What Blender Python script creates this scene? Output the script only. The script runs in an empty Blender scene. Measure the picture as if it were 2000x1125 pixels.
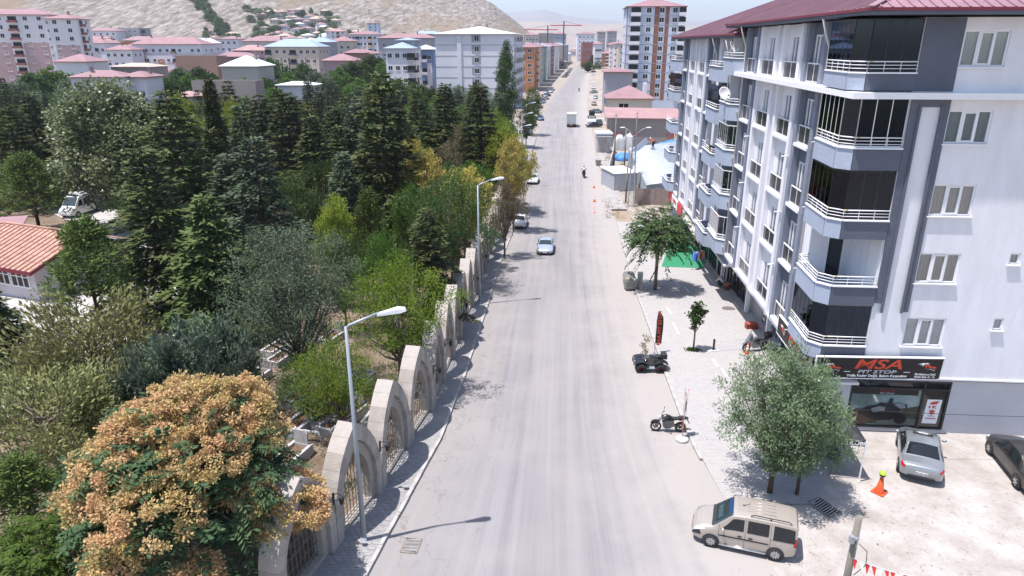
import bpy, bmesh, math, random
import numpy as np
from mathutils import Vector, Matrix
S = bpy.context.scene
COL = S.collection
PI = math.pi
R = math.radians

# ------------------------------------------------------------------ camera
CAMH = 18.3
PITCH = R(19.5)
cam_d = bpy.data.cameras.new('camera')
cam = bpy.data.objects.new('camera', cam_d)
COL.objects.link(cam)
cam.location = (0, 0, CAMH)
cam.rotation_euler = (PI/2 - PITCH, 0, 0)
cam_d.sensor_width = 36
cam_d.lens = 24.3
cam_d.clip_start = 0.3
cam_d.clip_end = 40000
S.camera = cam

# ------------------------------------------------------------------ light
SUN_EL = R(72.5)
SUN_AZ = math.atan2(-2.6, -0.95)          # the sun stands behind the left shoulder
w = bpy.data.worlds.new("World")
S.world = w
w.use_nodes = True
wn = w.node_tree.nodes
bg = wn['Background']
sky = wn.new('ShaderNodeTexSky')
sky.sky_type = 'NISHITA'
sky.sun_disc = False
sky.sun_elevation = SUN_EL
sky.sun_rotation = SUN_AZ
sky.altitude = 1000
sky.air_density = 1.0
sky.dust_density = 2.2
sky.ozone_density = 1.5
w.node_tree.links.new(sky.outputs[0], bg.inputs[0])
bg.inputs[1].default_value = 0.145
sd = bpy.data.lights.new('sun', 'SUN')
sd.energy = 4.6
sd.angle = R(0.55)
sd.color = (1.0, 0.955, 0.93)
sun = bpy.data.objects.new('sun', sd)
COL.objects.link(sun)
to_sun = Vector((math.sin(SUN_AZ)*math.cos(SUN_EL), math.cos(SUN_AZ)*math.cos(SUN_EL), math.sin(SUN_EL)))
sun.rotation_euler = to_sun.to_track_quat('Z', 'Y').to_euler()
sun.location = (-20, -10, 60)
S.view_settings.view_transform = 'Standard'
S.view_settings.look = 'None'
S.view_settings.gamma = 1
S.view_settings.use_curve_mapping = False
S.view_settings.exposure = 0.8
S.cycles.max_bounces = 6
S.cycles.diffuse_bounces = 3
S.cycles.transparent_max_bounces = 12
S.cycles.volume_bounces = 0
S.cycles.use_adaptive_sampling = True
S.cycles.adaptive_threshold = 0.02
S.cycles.use_denoising = True

# ------------------------------------------------------------------ where things stand
_ys = np.arange(-200, 4000, 0.5)
_sl = np.interp(_ys, [29, 35, 60, 88], [0, -.072, -.072, 0])
_gz = np.cumsum(_sl)*0.5
def gz(y):
    """height of the sloping street at distance y"""
    return float(np.interp(y, _ys, _gz))
_c, _s = math.cos(PITCH), math.sin(PITCH)
def ray(px, py):
    a, b = (px-1000)/1350., -(py-562.5)/1350.
    return Vector((a, _c+_s*b, -_s+_c*b))
def G(px, py, dz=0.0):
    """the ground point seen at a photograph pixel"""
    v = ray(px, py); z = 0.0
    for _ in range(60):
        t = (z+dz-CAMH)/v.z
        y = v.y*t
        z = .5*z+.5*gz(y)
    t = (gz(y)+dz-CAMH)/v.z
    return Vector((v.x*t, v.y*t, CAMH+v.z*t))
def A(px, py, Y):
    """the point at distance Y seen at a photograph pixel"""
    v = ray(px, py); t = Y/v.y
    return Vector((v.x*t, Y, CAMH+v.z*t))

# ------------------------------------------------------------------ objects
def tag(o, label=None, cat=None, group=None, kind=None):
    if label: o['label'] = label
    if cat: o['category'] = cat
    if group: o['group'] = group
    if kind: o['kind'] = kind
    return o
def thing(name, label, cat, loc=(0, 0, 0), rz=0, group=None, scale=None):
    o = bpy.data.objects.new(name, None)
    COL.objects.link(o)
    o.empty_display_size = .2
    o.location = loc
    o.rotation_euler = (0, 0, rz)
    if scale: o.scale = (scale,)*3 if not hasattr(scale, '__len__') else scale
    return tag(o, label, cat, group)
def link(name, mesh, parent=None, loc=None, rot=None, scale=None):
    o = bpy.data.objects.new(name, mesh)
    COL.objects.link(o)
    if parent: o.parent = parent
    if loc is not None: o.location = loc
    if rot is not None: o.rotation_euler = rot
    if scale is not None: o.scale = (scale,)*3 if not hasattr(scale, '__len__') else scale
    return o
KIDS = {}
def kids(o):
    return list(o.children)
def dup(o, parent=None, **kw):
    """a copy of a thing with copies of its parts and sub-parts, mesh data shared"""
    c = o.copy()
    COL.objects.link(c)
    c.parent = parent
    for ch in kids(o): dup(ch, c)
    for k, v in kw.items():
        if k == 'loc': c.location = v
        elif k == 'rz': c.rotation_euler = (0, 0, v)
        elif k == 'scale': c.scale = (v,)*3 if not hasattr(v, '__len__') else v
        elif k == 'cat': c['category'] = v
        else: c[k] = v
    return c

class MB:
    """collects shapes, then links them as one mesh object"""
    def __init__(s): s.v = []; s.f = []; s.m = []; s.sm = []; s.uv = None
    def add(s, vs, fs, m=0, smooth=False):
        b = len(s.v)
        s.v += [tuple(p) for p in vs]
        for f in fs:
            s.f.append(tuple(b+i for i in f)); s.m.append(m); s.sm.append(smooth)
        return s
    def box(s, x0, y0, z0, x1, y1, z1, m=0, M=None):
        vs = [Vector((x, y, z)) for z in (z0, z1) for y in (y0, y1) for x in (x0, x1)]
        if M is not None: vs = [M @ p for p in vs]
        return s.add(vs, [(0, 2, 3, 1), (4, 5, 7, 6), (0, 1, 5, 4), (2, 6, 7, 3), (0, 4, 6, 2), (1, 3, 7, 5)], m)
    def bar(s, a, b, w, h=None, m=0, up=(0, 0, 1)):
        a, b = Vector(a), Vector(b); h = h or w
        d = (b-a); L = d.length
        if L < 1e-6: return s
        d.normalize(); u = Vector(up)
        if abs(d.dot(u)) > .98: u = Vector((0, 1, 0))
        x = d.cross(u).normalized(); z = x.cross(d)
        vs = []
        for p in (a, b):
            for i, j in ((-1, -1), (1, -1), (1, 1), (-1, 1)): vs.append(p+x*(i*w/2)+z*(j*h/2))
        return s.add(vs, [(0, 3, 2, 1), (4, 5, 6, 7), (0, 1, 5, 4), (1, 2, 6, 5), (2, 3, 7, 6), (3, 0, 4, 7)], m)
    def tube(s, pts, r, n=8, m=0, cap=True, smooth=True):
        pts = [Vector(p) for p in pts]
        rs = r if hasattr(r, '__len__') else [r]*len(pts)
        vs = []; prev = None
        for i, p in enumerate(pts):
            d = (pts[min(i+1, len(pts)-1)]-pts[max(i-1, 0)])
            if d.length < 1e-9: d = Vector((0, 0, 1))
            d.normalize()
            if prev is None:
                u = Vector((1, 0, 0)) if abs(d.x) < .9 else Vector((0, 1, 0))
            else: u = prev
            x = (u-d*u.dot(d))
            if x.length < 1e-6: x = d.orthogonal()
            x.normalize(); prev = x; y = d.cross(x)
            for k in range(n):
                a = 2*PI*k/n
                vs.append(p+(x*math.cos(a)+y*math.sin(a))*rs[i])
        fs = []
        for i in range(len(pts)-1):
            for k in range(n):
                k2 = (k+1) % n
                fs.append((i*n+k, i*n+k2, (i+1)*n+k2, (i+1)*n+k))
        s.add(vs, fs, m, smooth)
        if cap:
            b = len(s.v)-len(vs)
            s.f.append(tuple(b+k for k in reversed(range(n)))); s.m.append(m); s.sm.append(False)
            s.f.append(tuple(b+(len(pts)-1)*n+k for k in range(n))); s.m.append(m); s.sm.append(False)
        return s
    def lathe(s, prof, n=16, m=0, M=None, smooth=True, cap=True):
        """profile of (radius, height) about z"""
        vs = []
        for r, z in prof:
            for k in range(n):
                a = 2*PI*k/n
                p = Vector((r*math.cos(a), r*math.sin(a), z))
                vs.append(M @ p if M is not None else p)
        fs = []
        for i in range(len(prof)-1):
            for k in range(n):
                k2 = (k+1) % n
                fs.append((i*n+k, i*n+k2, (i+1)*n+k2, (i+1)*n+k))
        if cap and prof[0][0] > 1e-4: fs.append(tuple(reversed(range(n))))
        if cap and prof[-1][0] > 1e-4: fs.append(tuple((len(prof)-1)*n+k for k in range(n)))
        return s.add(vs, fs, m, smooth)
    def ell(s, c, r, m=0, n=12, k=8, M=None):
        vs = []; c = Vector(c)
        for i in range(k+1):
            th = PI*i/k
            for j in range(n):
                a = 2*PI*j/n
                p = Vector((r[0]*math.sin(th)*math.cos(a), r[1]*math.sin(th)*math.sin(a), r[2]*math.cos(th)))
                vs.append(c+(M @ p if M is not None else p))
        fs = []
        for i in range(k):
            for j in range(n):
                j2 = (j+1) % n
                fs.append((i*n+j, (i+1)*n+j, (i+1)*n+j2, i*n+j2))
        return s.add(vs, fs, m, True)
    def prism(s, poly, d0, d1, axis='y', m=0, smooth=False):
        """2-D outline pushed through along an axis"""
        def P(a, b, t):
            return {'y': (a, t, b), 'x': (t, a, b), 'z': (a, b, t)}[axis]
        n = len(poly)
        vs = [P(a, b, d0) for a, b in poly]+[P(a, b, d1) for a, b in poly]
        fs = [tuple(range(n)), tuple(reversed(range(n, 2*n)))]
        for i in range(n):
            j = (i+1) % n
            fs.append((i, i+n, j+n, j))
        return s.add(vs, fs, m, smooth)
    def quad(s, a, b, c, d, m=0): return s.add([a, b, c, d], [(0, 1, 2, 3)], m)
    def mesh(s, name, mats, angle=None):
        me = bpy.data.meshes.new(name)
        me.from_pydata(s.v, [], s.f)
        for mt in (mats if isinstance(mats, (list, tuple)) else [mats]): me.materials.append(mt)
        if s.f:
            me.polygons.foreach_set('material_index', s.m)
            me.polygons.foreach_set('use_smooth', s.sm)
        bm = bmesh.new(); bm.from_mesh(me)
        bmesh.ops.recalc_face_normals(bm, faces=bm.faces)
        bm.to_mesh(me); bm.free()
        if angle is not None: me.set_sharp_from_angle(angle=R(angle))
        me.update()
        return me
    def build(s, name, mats, parent=None, loc=None, rot=None, angle=None):
        return link(name, s.mesh(name, mats, angle), parent, loc, rot)

# ------------------------------------------------------------------ materials
def mat(name, col, rough=.8, var=0, scale=3., bump=0, bscale=20., metal=0, spec=.35, detail=5, col2=None, coat=0, stretch=None, emit=None):
    m = bpy.data.materials.new(name)
    m.use_nodes = True
    nt = m.node_tree; n = nt.nodes; L = nt.links
    b = n['Principled BSDF']
    b.inputs['Roughness'].default_value = rough
    b.inputs['Metallic'].default_value = metal
    b.inputs['Specular IOR Level'].default_value = spec
    if coat: b.inputs['Coat Weight'].default_value = coat; b.inputs['Coat Roughness'].default_value = .08
    c = (*col, 1)
    b.inputs['Base Color'].default_value = c
    tc = n.new('ShaderNodeTexCoord'); src = tc.outputs['Object']
    if stretch:
        mp = n.new('ShaderNodeMapping'); mp.inputs['Scale'].default_value = stretch
        L.new(src, mp.inputs[0]); src = mp.outputs[0]
    if var or col2:
        t = n.new('ShaderNodeTexNoise'); t.inputs['Scale'].default_value = scale; t.inputs['Detail'].default_value = detail
        t.inputs['Roughness'].default_value = .65
        L.new(src, t.inputs['Vector'])
        r = n.new('ShaderNodeValToRGB')
        r.color_ramp.elements[0].position = .3; r.color_ramp.elements[1].position = .7
        lo = [x*(1-var) for x in col]; hi = [min(1, x*(1+var)) for x in col] if col2 is None else col2
        if col2 is not None: lo = col
        r.color_ramp.elements[0].color = (*lo, 1); r.color_ramp.elements[1].color = (*hi, 1)
        L.new(t.outputs['Fac'], r.inputs[0]); L.new(r.outputs[0], b.inputs['Base Color'])
    if bump:
        t2 = n.new('ShaderNodeTexNoise'); t2.inputs['Scale'].default_value = bscale; t2.inputs['Detail'].default_value = 4
        L.new(src, t2.inputs['Vector'])
        bp = n.new('ShaderNodeBump'); bp.inputs['Strength'].default_value = bump; bp.inputs['Distance'].default_value = .05
        L.new(t2.outputs['Fac'], bp.inputs['Height']); L.new(bp.outputs[0], b.inputs['Normal'])
    return m
def glass_mat(name, col, rough=.06, spec=.9):
    m = mat(name, col, rough, spec=spec)
    return m
def see_glass(name, tint=(.75, .8, .8), alpha=.35, rough=.03, gloss=(.9, .93, 1)):
    """a thin pane one can look through"""
    m = bpy.data.materials.new(name); m.use_nodes = True
    nt = m.node_tree; n = nt.nodes; L = nt.links
    n.remove(n['Principled BSDF'])
    tr = n.new('ShaderNodeBsdfTransparent'); tr.inputs[0].default_value = (*tint, 1)
    gl = n.new('ShaderNodeBsdfGlossy'); gl.inputs['Roughness'].default_value = rough
    gl.inputs['Color'].default_value = (*gloss, 1)
    fr = n.new('ShaderNodeFresnel'); fr.inputs[0].default_value = 1.5
    ad = n.new('ShaderNodeMath'); ad.operation = 'ADD'; ad.inputs[1].default_value = alpha*.35
    mx = n.new('ShaderNodeMixShader')
    L.new(fr.outputs[0], ad.inputs[0]); L.new(ad.outputs[0], mx.inputs[0])
    L.new(tr.outputs[0], mx.inputs[1]); L.new(gl.outputs[0], mx.inputs[2])
    L.new(mx.outputs[0], n['Material Output'].inputs[0])
    return m
def leaf_mat(name, a, b, trans=.25, scale=.8, rough=.6, objvar=.25, spec=.1):
    m = bpy.data.materials.new(name); m.use_nodes = True
    nt = m.node_tree; n = nt.nodes; L = nt.links
    p = n['Principled BSDF']; p.inputs['Roughness'].default_value = rough; p.inputs['Specular IOR Level'].default_value = spec
    tc = n.new('ShaderNodeTexCoord')
    t = n.new('ShaderNodeTexNoise'); t.inputs['Scale'].default_value = scale; t.inputs['Detail'].default_value = 6; t.inputs['Roughness'].default_value = .75
    L.new(tc.outputs['Object'], t.inputs['Vector'])
    r = n.new('ShaderNodeValToRGB'); r.color_ramp.elements[0].position = .34; r.color_ramp.elements[1].position = .66
    r.color_ramp.elements[0].color = (*a, 1); r.color_ramp.elements[1].color = (*b, 1)
    L.new(t.outputs['Fac'], r.inputs[0])
    oi = n.new('ShaderNodeObjectInfo')
    mr = n.new('ShaderNodeMapRange'); mr.inputs[3].default_value = 1-objvar; mr.inputs[4].default_value = 1+objvar
    L.new(oi.outputs['Random'], mr.inputs[0])
    mr2 = n.new('ShaderNodeMapRange'); mr2.inputs[3].default_value = .488; mr2.inputs[4].default_value = .512
    L.new(oi.outputs['Random'], mr2.inputs[0])
    hs = n.new('ShaderNodeHueSaturation'); L.new(r.outputs[0], hs.inputs['Color']); L.new(mr.outputs[0], hs.inputs['Value']); L.new(mr2.outputs[0], hs.inputs['Hue'])
    L.new(hs.outputs[0], p.inputs['Base Color'])
    tl = n.new('ShaderNodeBsdfTranslucent'); L.new(hs.outputs[0], tl.inputs[0])
    mx = n.new('ShaderNodeMixShader'); mx.inputs[0].default_value = trans
    L.new(p.outputs[0], mx.inputs[1]); L.new(tl.outputs[0], mx.inputs[2])
    L.new(mx.outputs[0], n['Material Output'].inputs[0])
    return m
# ------------------------------------------------------------------ setting materials
def ground_mat(name, lo, hi, fleck=None, scale=.35, fs=9., bump=.5, bscale=6., flo=.62, rough=.95):
    m = mat(name, lo, rough, spec=.15)
    nt = m.node_tree; n = nt.nodes; L = nt.links; b = n['Principled BSDF']
    tc = n.new('ShaderNodeTexCoord')
    def noise(sc, det=8, ro=.7):
        t = n.new('ShaderNodeTexNoise'); t.inputs['Scale'].default_value = sc; t.inputs['Detail'].default_value = det; t.inputs['Roughness'].default_value = ro
        L.new(tc.outputs['Object'], t.inputs['Vector']); return t
    t = noise(scale)
    r = n.new('ShaderNodeValToRGB'); r.color_ramp.elements[0].position = .35; r.color_ramp.elements[1].position = .65
    r.color_ramp.elements[0].color = (*lo, 1); r.color_ramp.elements[1].color = (*hi, 1)
    L.new(t.outputs['Fac'], r.inputs[0]); out = r.outputs[0]
    if fleck:
        t2 = noise(fs, 6, .75)
        r2 = n.new('ShaderNodeValToRGB'); r2.color_ramp.elements[0].position = flo; r2.color_ramp.elements[1].position = flo+.1
        r2.color_ramp.elements[0].color = (0, 0, 0, 1); r2.color_ramp.elements[1].color = (1, 1, 1, 1)
        L.new(t2.outputs['Fac'], r2.inputs[0])
        mx = n.new('ShaderNodeMix'); mx.data_type = 'RGBA'
        L.new(r2.outputs[0], mx.inputs[0]); L.new(out, mx.inputs[6]); mx.inputs[7].default_value = (*fleck, 1)
        out = mx.outputs[2]
    L.new(out, b.inputs['Base Color'])
    if bump:
        t3 = noise(bscale, 6, .7)
        bp = n.new('ShaderNodeBump'); bp.inputs['Strength'].default_value = bump; bp.inputs['Distance'].default_value = .12
        L.new(t3.outputs['Fac'], bp.inputs['Height']); L.new(bp.outputs[0], b.inputs['Normal'])
    return m

def road_mat(name, base, dust, edge=True):
    """dusty asphalt: streaks along the lanes, dust blown in from both kerbs, fine cracks"""
    m = mat(name, base, .88, spec=.25)
    nt = m.node_tree; n = nt.nodes; L = nt.links; b = n['Principled BSDF']
    uv = n.new('ShaderNodeUVMap'); uv.uv_map = 'lane'
    tc = n.new('ShaderNodeTexCoord')
    def noise(vec, sc, det=6, ro=.65):
        t = n.new('ShaderNodeTexNoise'); t.inputs['Scale'].default_value = sc; t.inputs['Detail'].default_value = det; t.inputs['Roughness'].default_value = ro
        L.new(vec, t.inputs['Vector']); return t.outputs['Fac']
    def mapp(vec, sc):
        mp = n.new('ShaderNodeMapping'); mp.inputs['Scale'].default_value = sc; L.new(vec, mp.inputs[0]); return mp.outputs[0]
    def ramp(v, p0, p1, c0=(0, 0, 0), c1=(1, 1, 1)):
        r = n.new('ShaderNodeValToRGB'); r.color_ramp.elements[0].position = p0; r.color_ramp.elements[1].position = p1
        r.color_ramp.elements[0].color = (*c0, 1); r.color_ramp.elements[1].color = (*c1, 1); L.new(v, r.inputs[0]); return r.outputs[0]
    def mixc(f, a, c):
        mx = n.new('ShaderNodeMix'); mx.data_type = 'RGBA'
        for s_, v in ((0, f), (6, a), (7, c)):
            if isinstance(v, tuple): mx.inputs[s_].default_value = (*v, 1)
            elif isinstance(v, float): mx.inputs[s_].default_value = v
            else: L.new(v, mx.inputs[s_])
        return mx.outputs[2]
    def math_(op, a, c):
        q = n.new('ShaderNodeMath'); q.operation = op
        for s_, v in ((0, a), (1, c)):
            if isinstance(v, (int, float)): q.inputs[s_].default_value = v
            else: L.new(v, q.inputs[s_])
        return q.outputs[0]
    sep = n.new('ShaderNodeSeparateXYZ'); L.new(uv.outputs[0], sep.inputs[0]); u = sep.outputs[0]
    streak = noise(mapp(uv.outputs[0], (24, .035, 1)), 1.0, 5, .6)
    streak2 = noise(mapp(uv.outputs[0], (7, .02, 1)), 1.0, 3, .5)
    grain = noise(tc.outputs['Object'], 30, 3, .8)
    blotch = noise(tc.outputs['Object'], .22, 6, .6)
    lo = tuple(x*.84 for x in base); hi = tuple(min(1, x*1.14) for x in base)
    c = mixc(ramp(streak, .35, .65), lo, hi)
    c = mixc(math_('MULTIPLY', ramp(streak2, .42, .62), .45), c, tuple(x*.82 for x in dust))
    c = mixc(math_('MULTIPLY', ramp(blotch, .45, .72), .5), c, dust)
    if edge:
        wob = math_('MULTIPLY', math_('SUBTRACT', noise(tc.outputs['Object'], .5, 7, .7), .5), .42)
        wob2 = math_('MULTIPLY', math_('SUBTRACT', streak, .5), .25)
        uw = math_('ADD', math_('ADD', u, wob), wob2)
        c = mixc(math_('MULTIPLY', ramp(uw, .02, .2, (1, 1, 1), (0, 0, 0)), .65), c, tuple(x*.92 for x in dust))
        c = mixc(ramp(uw, .58, .88), c, tuple(min(1, x*1.08) for x in dust))
        vo = n.new('ShaderNodeTexVoronoi'); vo.feature = 'DISTANCE_TO_EDGE'; vo.inputs['Scale'].default_value = 1
        wv = n.new('ShaderNodeVectorMath'); wv.operation = 'ADD'
        nz = n.new('ShaderNodeTexNoise'); nz.inputs['Scale'].default_value = .8; nz.inputs['Detail'].default_value = 5
        L.new(tc.outputs['Object'], nz.inputs['Vector'])
        sc = n.new('ShaderNodeVectorMath'); sc.operation = 'SCALE'; sc.inputs[3].default_value = 1.3; L.new(nz.outputs['Color'], sc.inputs[0])
        L.new(mapp(tc.outputs['Object'], (.42, .07, 1)), wv.inputs[0]); L.new(sc.outputs[0], wv.inputs[1]); L.new(wv.outputs[0], vo.inputs['Vector'])
        crack = math_('MULTIPLY', ramp(vo.outputs[0], .0, .012, (1, 1, 1), (0, 0, 0)), ramp(uw, .05, .4, (1, 1, 1), (0, 0, 0)))
        c = mixc(math_('MULTIPLY', crack, .55), c, (.09, .08, .075))
    c = mixc(math_('MULTIPLY', ramp(grain, .3, .7), .14), c, (.06, .06, .06))
    L.new(c, b.inputs['Base Color'])
    bp = n.new('ShaderNodeBump'); bp.inputs['Strength'].default_value = .25; bp.inputs['Distance'].default_value = .03
    L.new(noise(tc.outputs['Object'], 7, 6, .75), bp.inputs['Height']); L.new(bp.outputs[0], b.inputs['Normal'])
    return m

def paver_mat(name, col, bw=.2, bh=.1, mortar=.55, rot=0, blot=(.36, .33, .3)):
    m = mat(name, col, .9, spec=.2)
    nt = m.node_tree; n = nt.nodes; L = nt.links; b = n['Principled BSDF']
    tc = n.new('ShaderNodeTexCoord'); mp = n.new('ShaderNodeMapping'); mp.inputs['Rotation'].default_value = (0, 0, rot)
    L.new(tc.outputs['Object'], mp.inputs[0])
    br = n.new('ShaderNodeTexBrick'); br.inputs['Scale'].default_value = 1; br.inputs['Brick Width'].default_value = bw; br.inputs['Row Height'].default_value = bh
    br.inputs['Mortar Size'].default_value = .008; br.inputs['Color1'].default_value = (*[x*.93 for x in col], 1); br.inputs['Color2'].default_value = (*[min(1, x*1.07) for x in col], 1)
    br.inputs['Mortar'].default_value = (*[x*mortar for x in col], 1)
    L.new(mp.outputs[0], br.inputs[0])
    t = n.new('ShaderNodeTexNoise'); t.inputs['Scale'].default_value = .55; t.inputs['Detail'].default_value = 8; t.inputs['Roughness'].default_value = .7
    L.new(tc.outputs['Object'], t.inputs['Vector'])
    r = n.new('ShaderNodeValToRGB'); r.color_ramp.elements[0].position = .45; r.color_ramp.elements[1].position = .75
    r.color_ramp.elements[0].color = (0, 0, 0, 1); r.color_ramp.elements[1].color = (.75, .75, .75, 1); L.new(t.outputs['Fac'], r.inputs[0])
    mx = n.new('ShaderNodeMix'); mx.data_type = 'RGBA'; L.new(r.outputs[0], mx.inputs[0]); L.new(br.outputs[0], mx.inputs[6]); mx.inputs[7].default_value = (*blot, 1)
    t2 = n.new('ShaderNodeTexNoise'); t2.inputs['Scale'].default_value = 5; t2.inputs['Detail'].default_value = 6; t2.inputs['Roughness'].default_value = .8
    L.new(tc.outputs['Object'], t2.inputs['Vector'])
    r2 = n.new('ShaderNodeValToRGB'); r2.color_ramp.elements[0].position = .64; r2.color_ramp.elements[1].position = .72; L.new(t2.outputs['Fac'], r2.inputs[0])
    mx2 = n.new('ShaderNodeMix'); mx2.data_type = 'RGBA'; L.new(r2.outputs[0], mx2.inputs[0]); L.new(mx.outputs[2], mx2.inputs[6]); mx2.inputs[7].default_value = (*[x*.55 for x in col], 1)
    L.new(mx2.outputs[2], b.inputs['Base Color'])
    bp = n.new('ShaderNodeBump'); bp.inputs['Strength'].default_value = .35; bp.inputs['Distance'].default_value = .01
    L.new(br.outputs['Fac'], bp.inputs['Height']); bp.invert = True; L.new(bp.outputs[0], b.inputs['Normal'])
    return m

M_TERR = ground_mat('dry_soil', (.23, .18, .135), (.33, .27, .21), (.42, .37, .31), .02, .9, .4, 1.)
M_CEM = ground_mat('cemetery_soil', (.12, .085, .06), (.26, .2, .15), (.36, .31, .26), .3, 3., .8, 5.)
M_LOT = ground_mat('pale_gravel', (.295, .262, .235), (.43, .405, .385), (.23, .2, .17), .5, 3.2, .55, 5., .58)
M_ROAD = road_mat('dusty_asphalt', (.228, .219, .226), (.31, .285, .268))
M_VERGE = ground_mat('dusty_verge', (.25, .21, .175), (.36, .32, .285), (.14, .12, .1), .22, 1.6, .5, 3., .6)
M_PAVE = paver_mat('pale_pavers', (.36, .345, .34), .22, .11)
M_PAVE2 = paver_mat('grey_pavers', (.27, .262, .262), .3, .15, .62)
M_KERB = mat('kerb_concrete', (.36, .34, .325), .9, .25, 2.5, .3, 25)
M_WHITEPATH = paver_mat('white_path_pavers', (.4, .385, .37), .3, .15, .75)
M_SLABC = mat('cracked_concrete', (.3, .28, .27), .9, .22, .8, .4, 14)

def sheet(name, xl, xr, ys, dz, m, nx=6, kind='structure', uvname=None):
    """a ground sheet that follows the slope, between two edges given as functions of y"""
    vs, fs, uvs = [], [], []
    for y in ys:
        a, b = xl(y), xr(y); hh = dz(y) if callable(dz) else dz
        for i in range(nx+1):
            vs.append((a+(b-a)*i/nx, y, gz(y)+hh)); uvs.append((i/nx, y))
    for j in range(len(ys)-1):
        for i in range(nx):
            p = j*(nx+1)+i
            fs.append((p, p+1, p+nx+2, p+nx+1))
    me = bpy.data.meshes.new(name); me.from_pydata(vs, [], fs); me.materials.append(m)
    if uvname:
        lay = me.uv_layers.new(name=uvname)
        for li, l in enumerate(me.loops): lay.data[li].uv = uvs[l.vertex_index]
    return tag(link(name, me), kind=kind)
def poly(pts):
    ys = [p[1] for p in pts]; xs = [p[0] for p in pts]
    return lambda y: float(np.interp(y, ys, xs)) if ys[0] <= y <= ys[-1] else (
        xs[0]+(y-ys[0])*(xs[1]-xs[0])/(ys[1]-ys[0]) if y < ys[0] else xs[-1]+(y-ys[-1])*(xs[-1]-xs[-2])/(ys[-1]-ys[-2]))
def yrange(a, b):
    ys = [a]
    while ys[-1] < b:
        y = ys[-1]; ys.append(min(b, y+(1. if y < 95 else (4. if y < 200 else 30.))))
    return ys
KL = poly([G(*p) for p in [(745, 1074), (866, 851), (907, 741), (954, 595), (980, 506), (1002, 453), (1021, 371), (1034, 329), (1042, 295), (1053, 250), (1063, 218), (1078, 190), (1104, 160), (1131, 124), (1141, 108)]])
KR = poly([G(*p) for p in [(1400, 960), (1355, 880), (1325, 807), (1298, 733), (1268, 645), (1243, 576), (1205, 435), (1185, 393), (1164, 299), (1156, 255), (1148, 220), (1147, 195), (1150, 160), (1156, 124), (1159, 108)]])
FAR = 1100.
YS = yrange(6, FAR)
# terrain to the horizon
_yt = [-80, -20, 6]+YS[1:]+[1600, 2600, 4500, 8000, 15500]
sheet('ground', lambda y: -14000, lambda y: 14000, _yt, -.08, M_TERR, 40)
def kr_wide(y):            # the apron at the side-street mouth belongs to the lot, the asphalt ends near the bend of the kerb
    return KR(y)+(.0 if y > 31 else (31-y)*.05)
sheet('road', KL, kr_wide, YS, 0, M_ROAD, 12, uvname='lane')
sheet('gravel_lot', lambda y: kr_wide(y)-.6, lambda y: 60, [y for y in YS if y <= 36], -.02, M_LOT, 24)
# cemetery ground
FENCE_PX = [(660, 1075), (752, 958), (806, 868), (850, 800), (890, 697), (906, 652), (935, 575), (962, 492), (982, 430), (1000, 383), (1013, 338), (1024, 295), (1032, 262)]
FL = poly([G(*p) for p in FENCE_PX])
sheet('cemetery_ground', lambda y: -140, lambda y: FL(y)-.2, [y for y in YS if y <= 290], -.03, M_CEM, 40)
# pavements: raised slabs with kerb stones
def pave(name, a, b, y0, y1, h, m):
    return sheet(name, a, b, yrange(y0, y1), h, m, 6)
pave('left_pavement', lambda y: FL(y)-.7, lambda y: KL(y)-.14, 7, 168, .12, M_PAVE2)
PVR0, PVR1 = 24.4, G(1205, 435).y
pave('right_pavement', lambda y: KR(y)+.14, lambda y: 17.6+.0787*(y-30.3) if y > 30.5 else 14.9-max(0, 27.5-y)*.7, PVR0, PVR1, lambda y: .12 if y > 29 else .02+max(0, y-25.5)*.1/3.5, M_PAVE)
pave('right_far_pavement', lambda y: KR(y)+.14, lambda y: KR(y)+2.2, PVR1+7, 150, .12, M_SLABC)
kerb_me = MB().box(-.07, 0, -.2, .08, .985, .135).mesh('kerb_stone', M_KERB)
def kerb(name, K, y0, y1):
    k = tag(thing(name, None, None), kind='structure')
    y = y0
    while y < y1:
        p, q = Vector((K(y), y, gz(y))), Vector((K(y+1), y+1, gz(y+1)))
        d = q-p
        o = link('kerb_stone', kerb_me, k, p+Vector((random.uniform(-.012, .012), 0, random.uniform(-.01, .006))),
                 (math.atan2(d.z, math.hypot(d.x, d.y)), 0, -math.atan2(d.x, d.y)))
        y += d.y/d.length*1.0
    return k
random.seed(5)
kerb('left_kerb', lambda y: KL(y)-.07, 9, 82)
kerb('right_kerb', lambda y: KR(y)+.07, PVR0+3.2, PVR1-.5)
kerb('right_far_kerb', lambda y: KR(y)+.07, PVR1+7, 120)
# pavers one can pick apart by the near fence
pv_me = [MB().box(-.145, -.07, 0, .145, .07, .128+.004*i).mesh('paver', mat('paver_concrete%d' % i, (.25+.02*i, .243+.02*i, .243+.018*i), .9, .18, 3, .3, 40)) for i in range(3)]
pvr = bpy.data.objects['left_pavement']
n_ = 0; y = 17.2
while y < 30 and n_ < 296:
    row = int((y-17.2)/.155+.5); x = FL(y)+.1+(.15 if row % 2 else 0)
    while x < KL(y)-.3 and n_ < 296:
        link('paver', random.choice(pv_me), pvr, (x, y, gz(y)+random.uniform(-.004, .006)), (0, 0, R(random.uniform(-1, 1)-6))); n_ += 1
        x += .305
    y += .155
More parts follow.
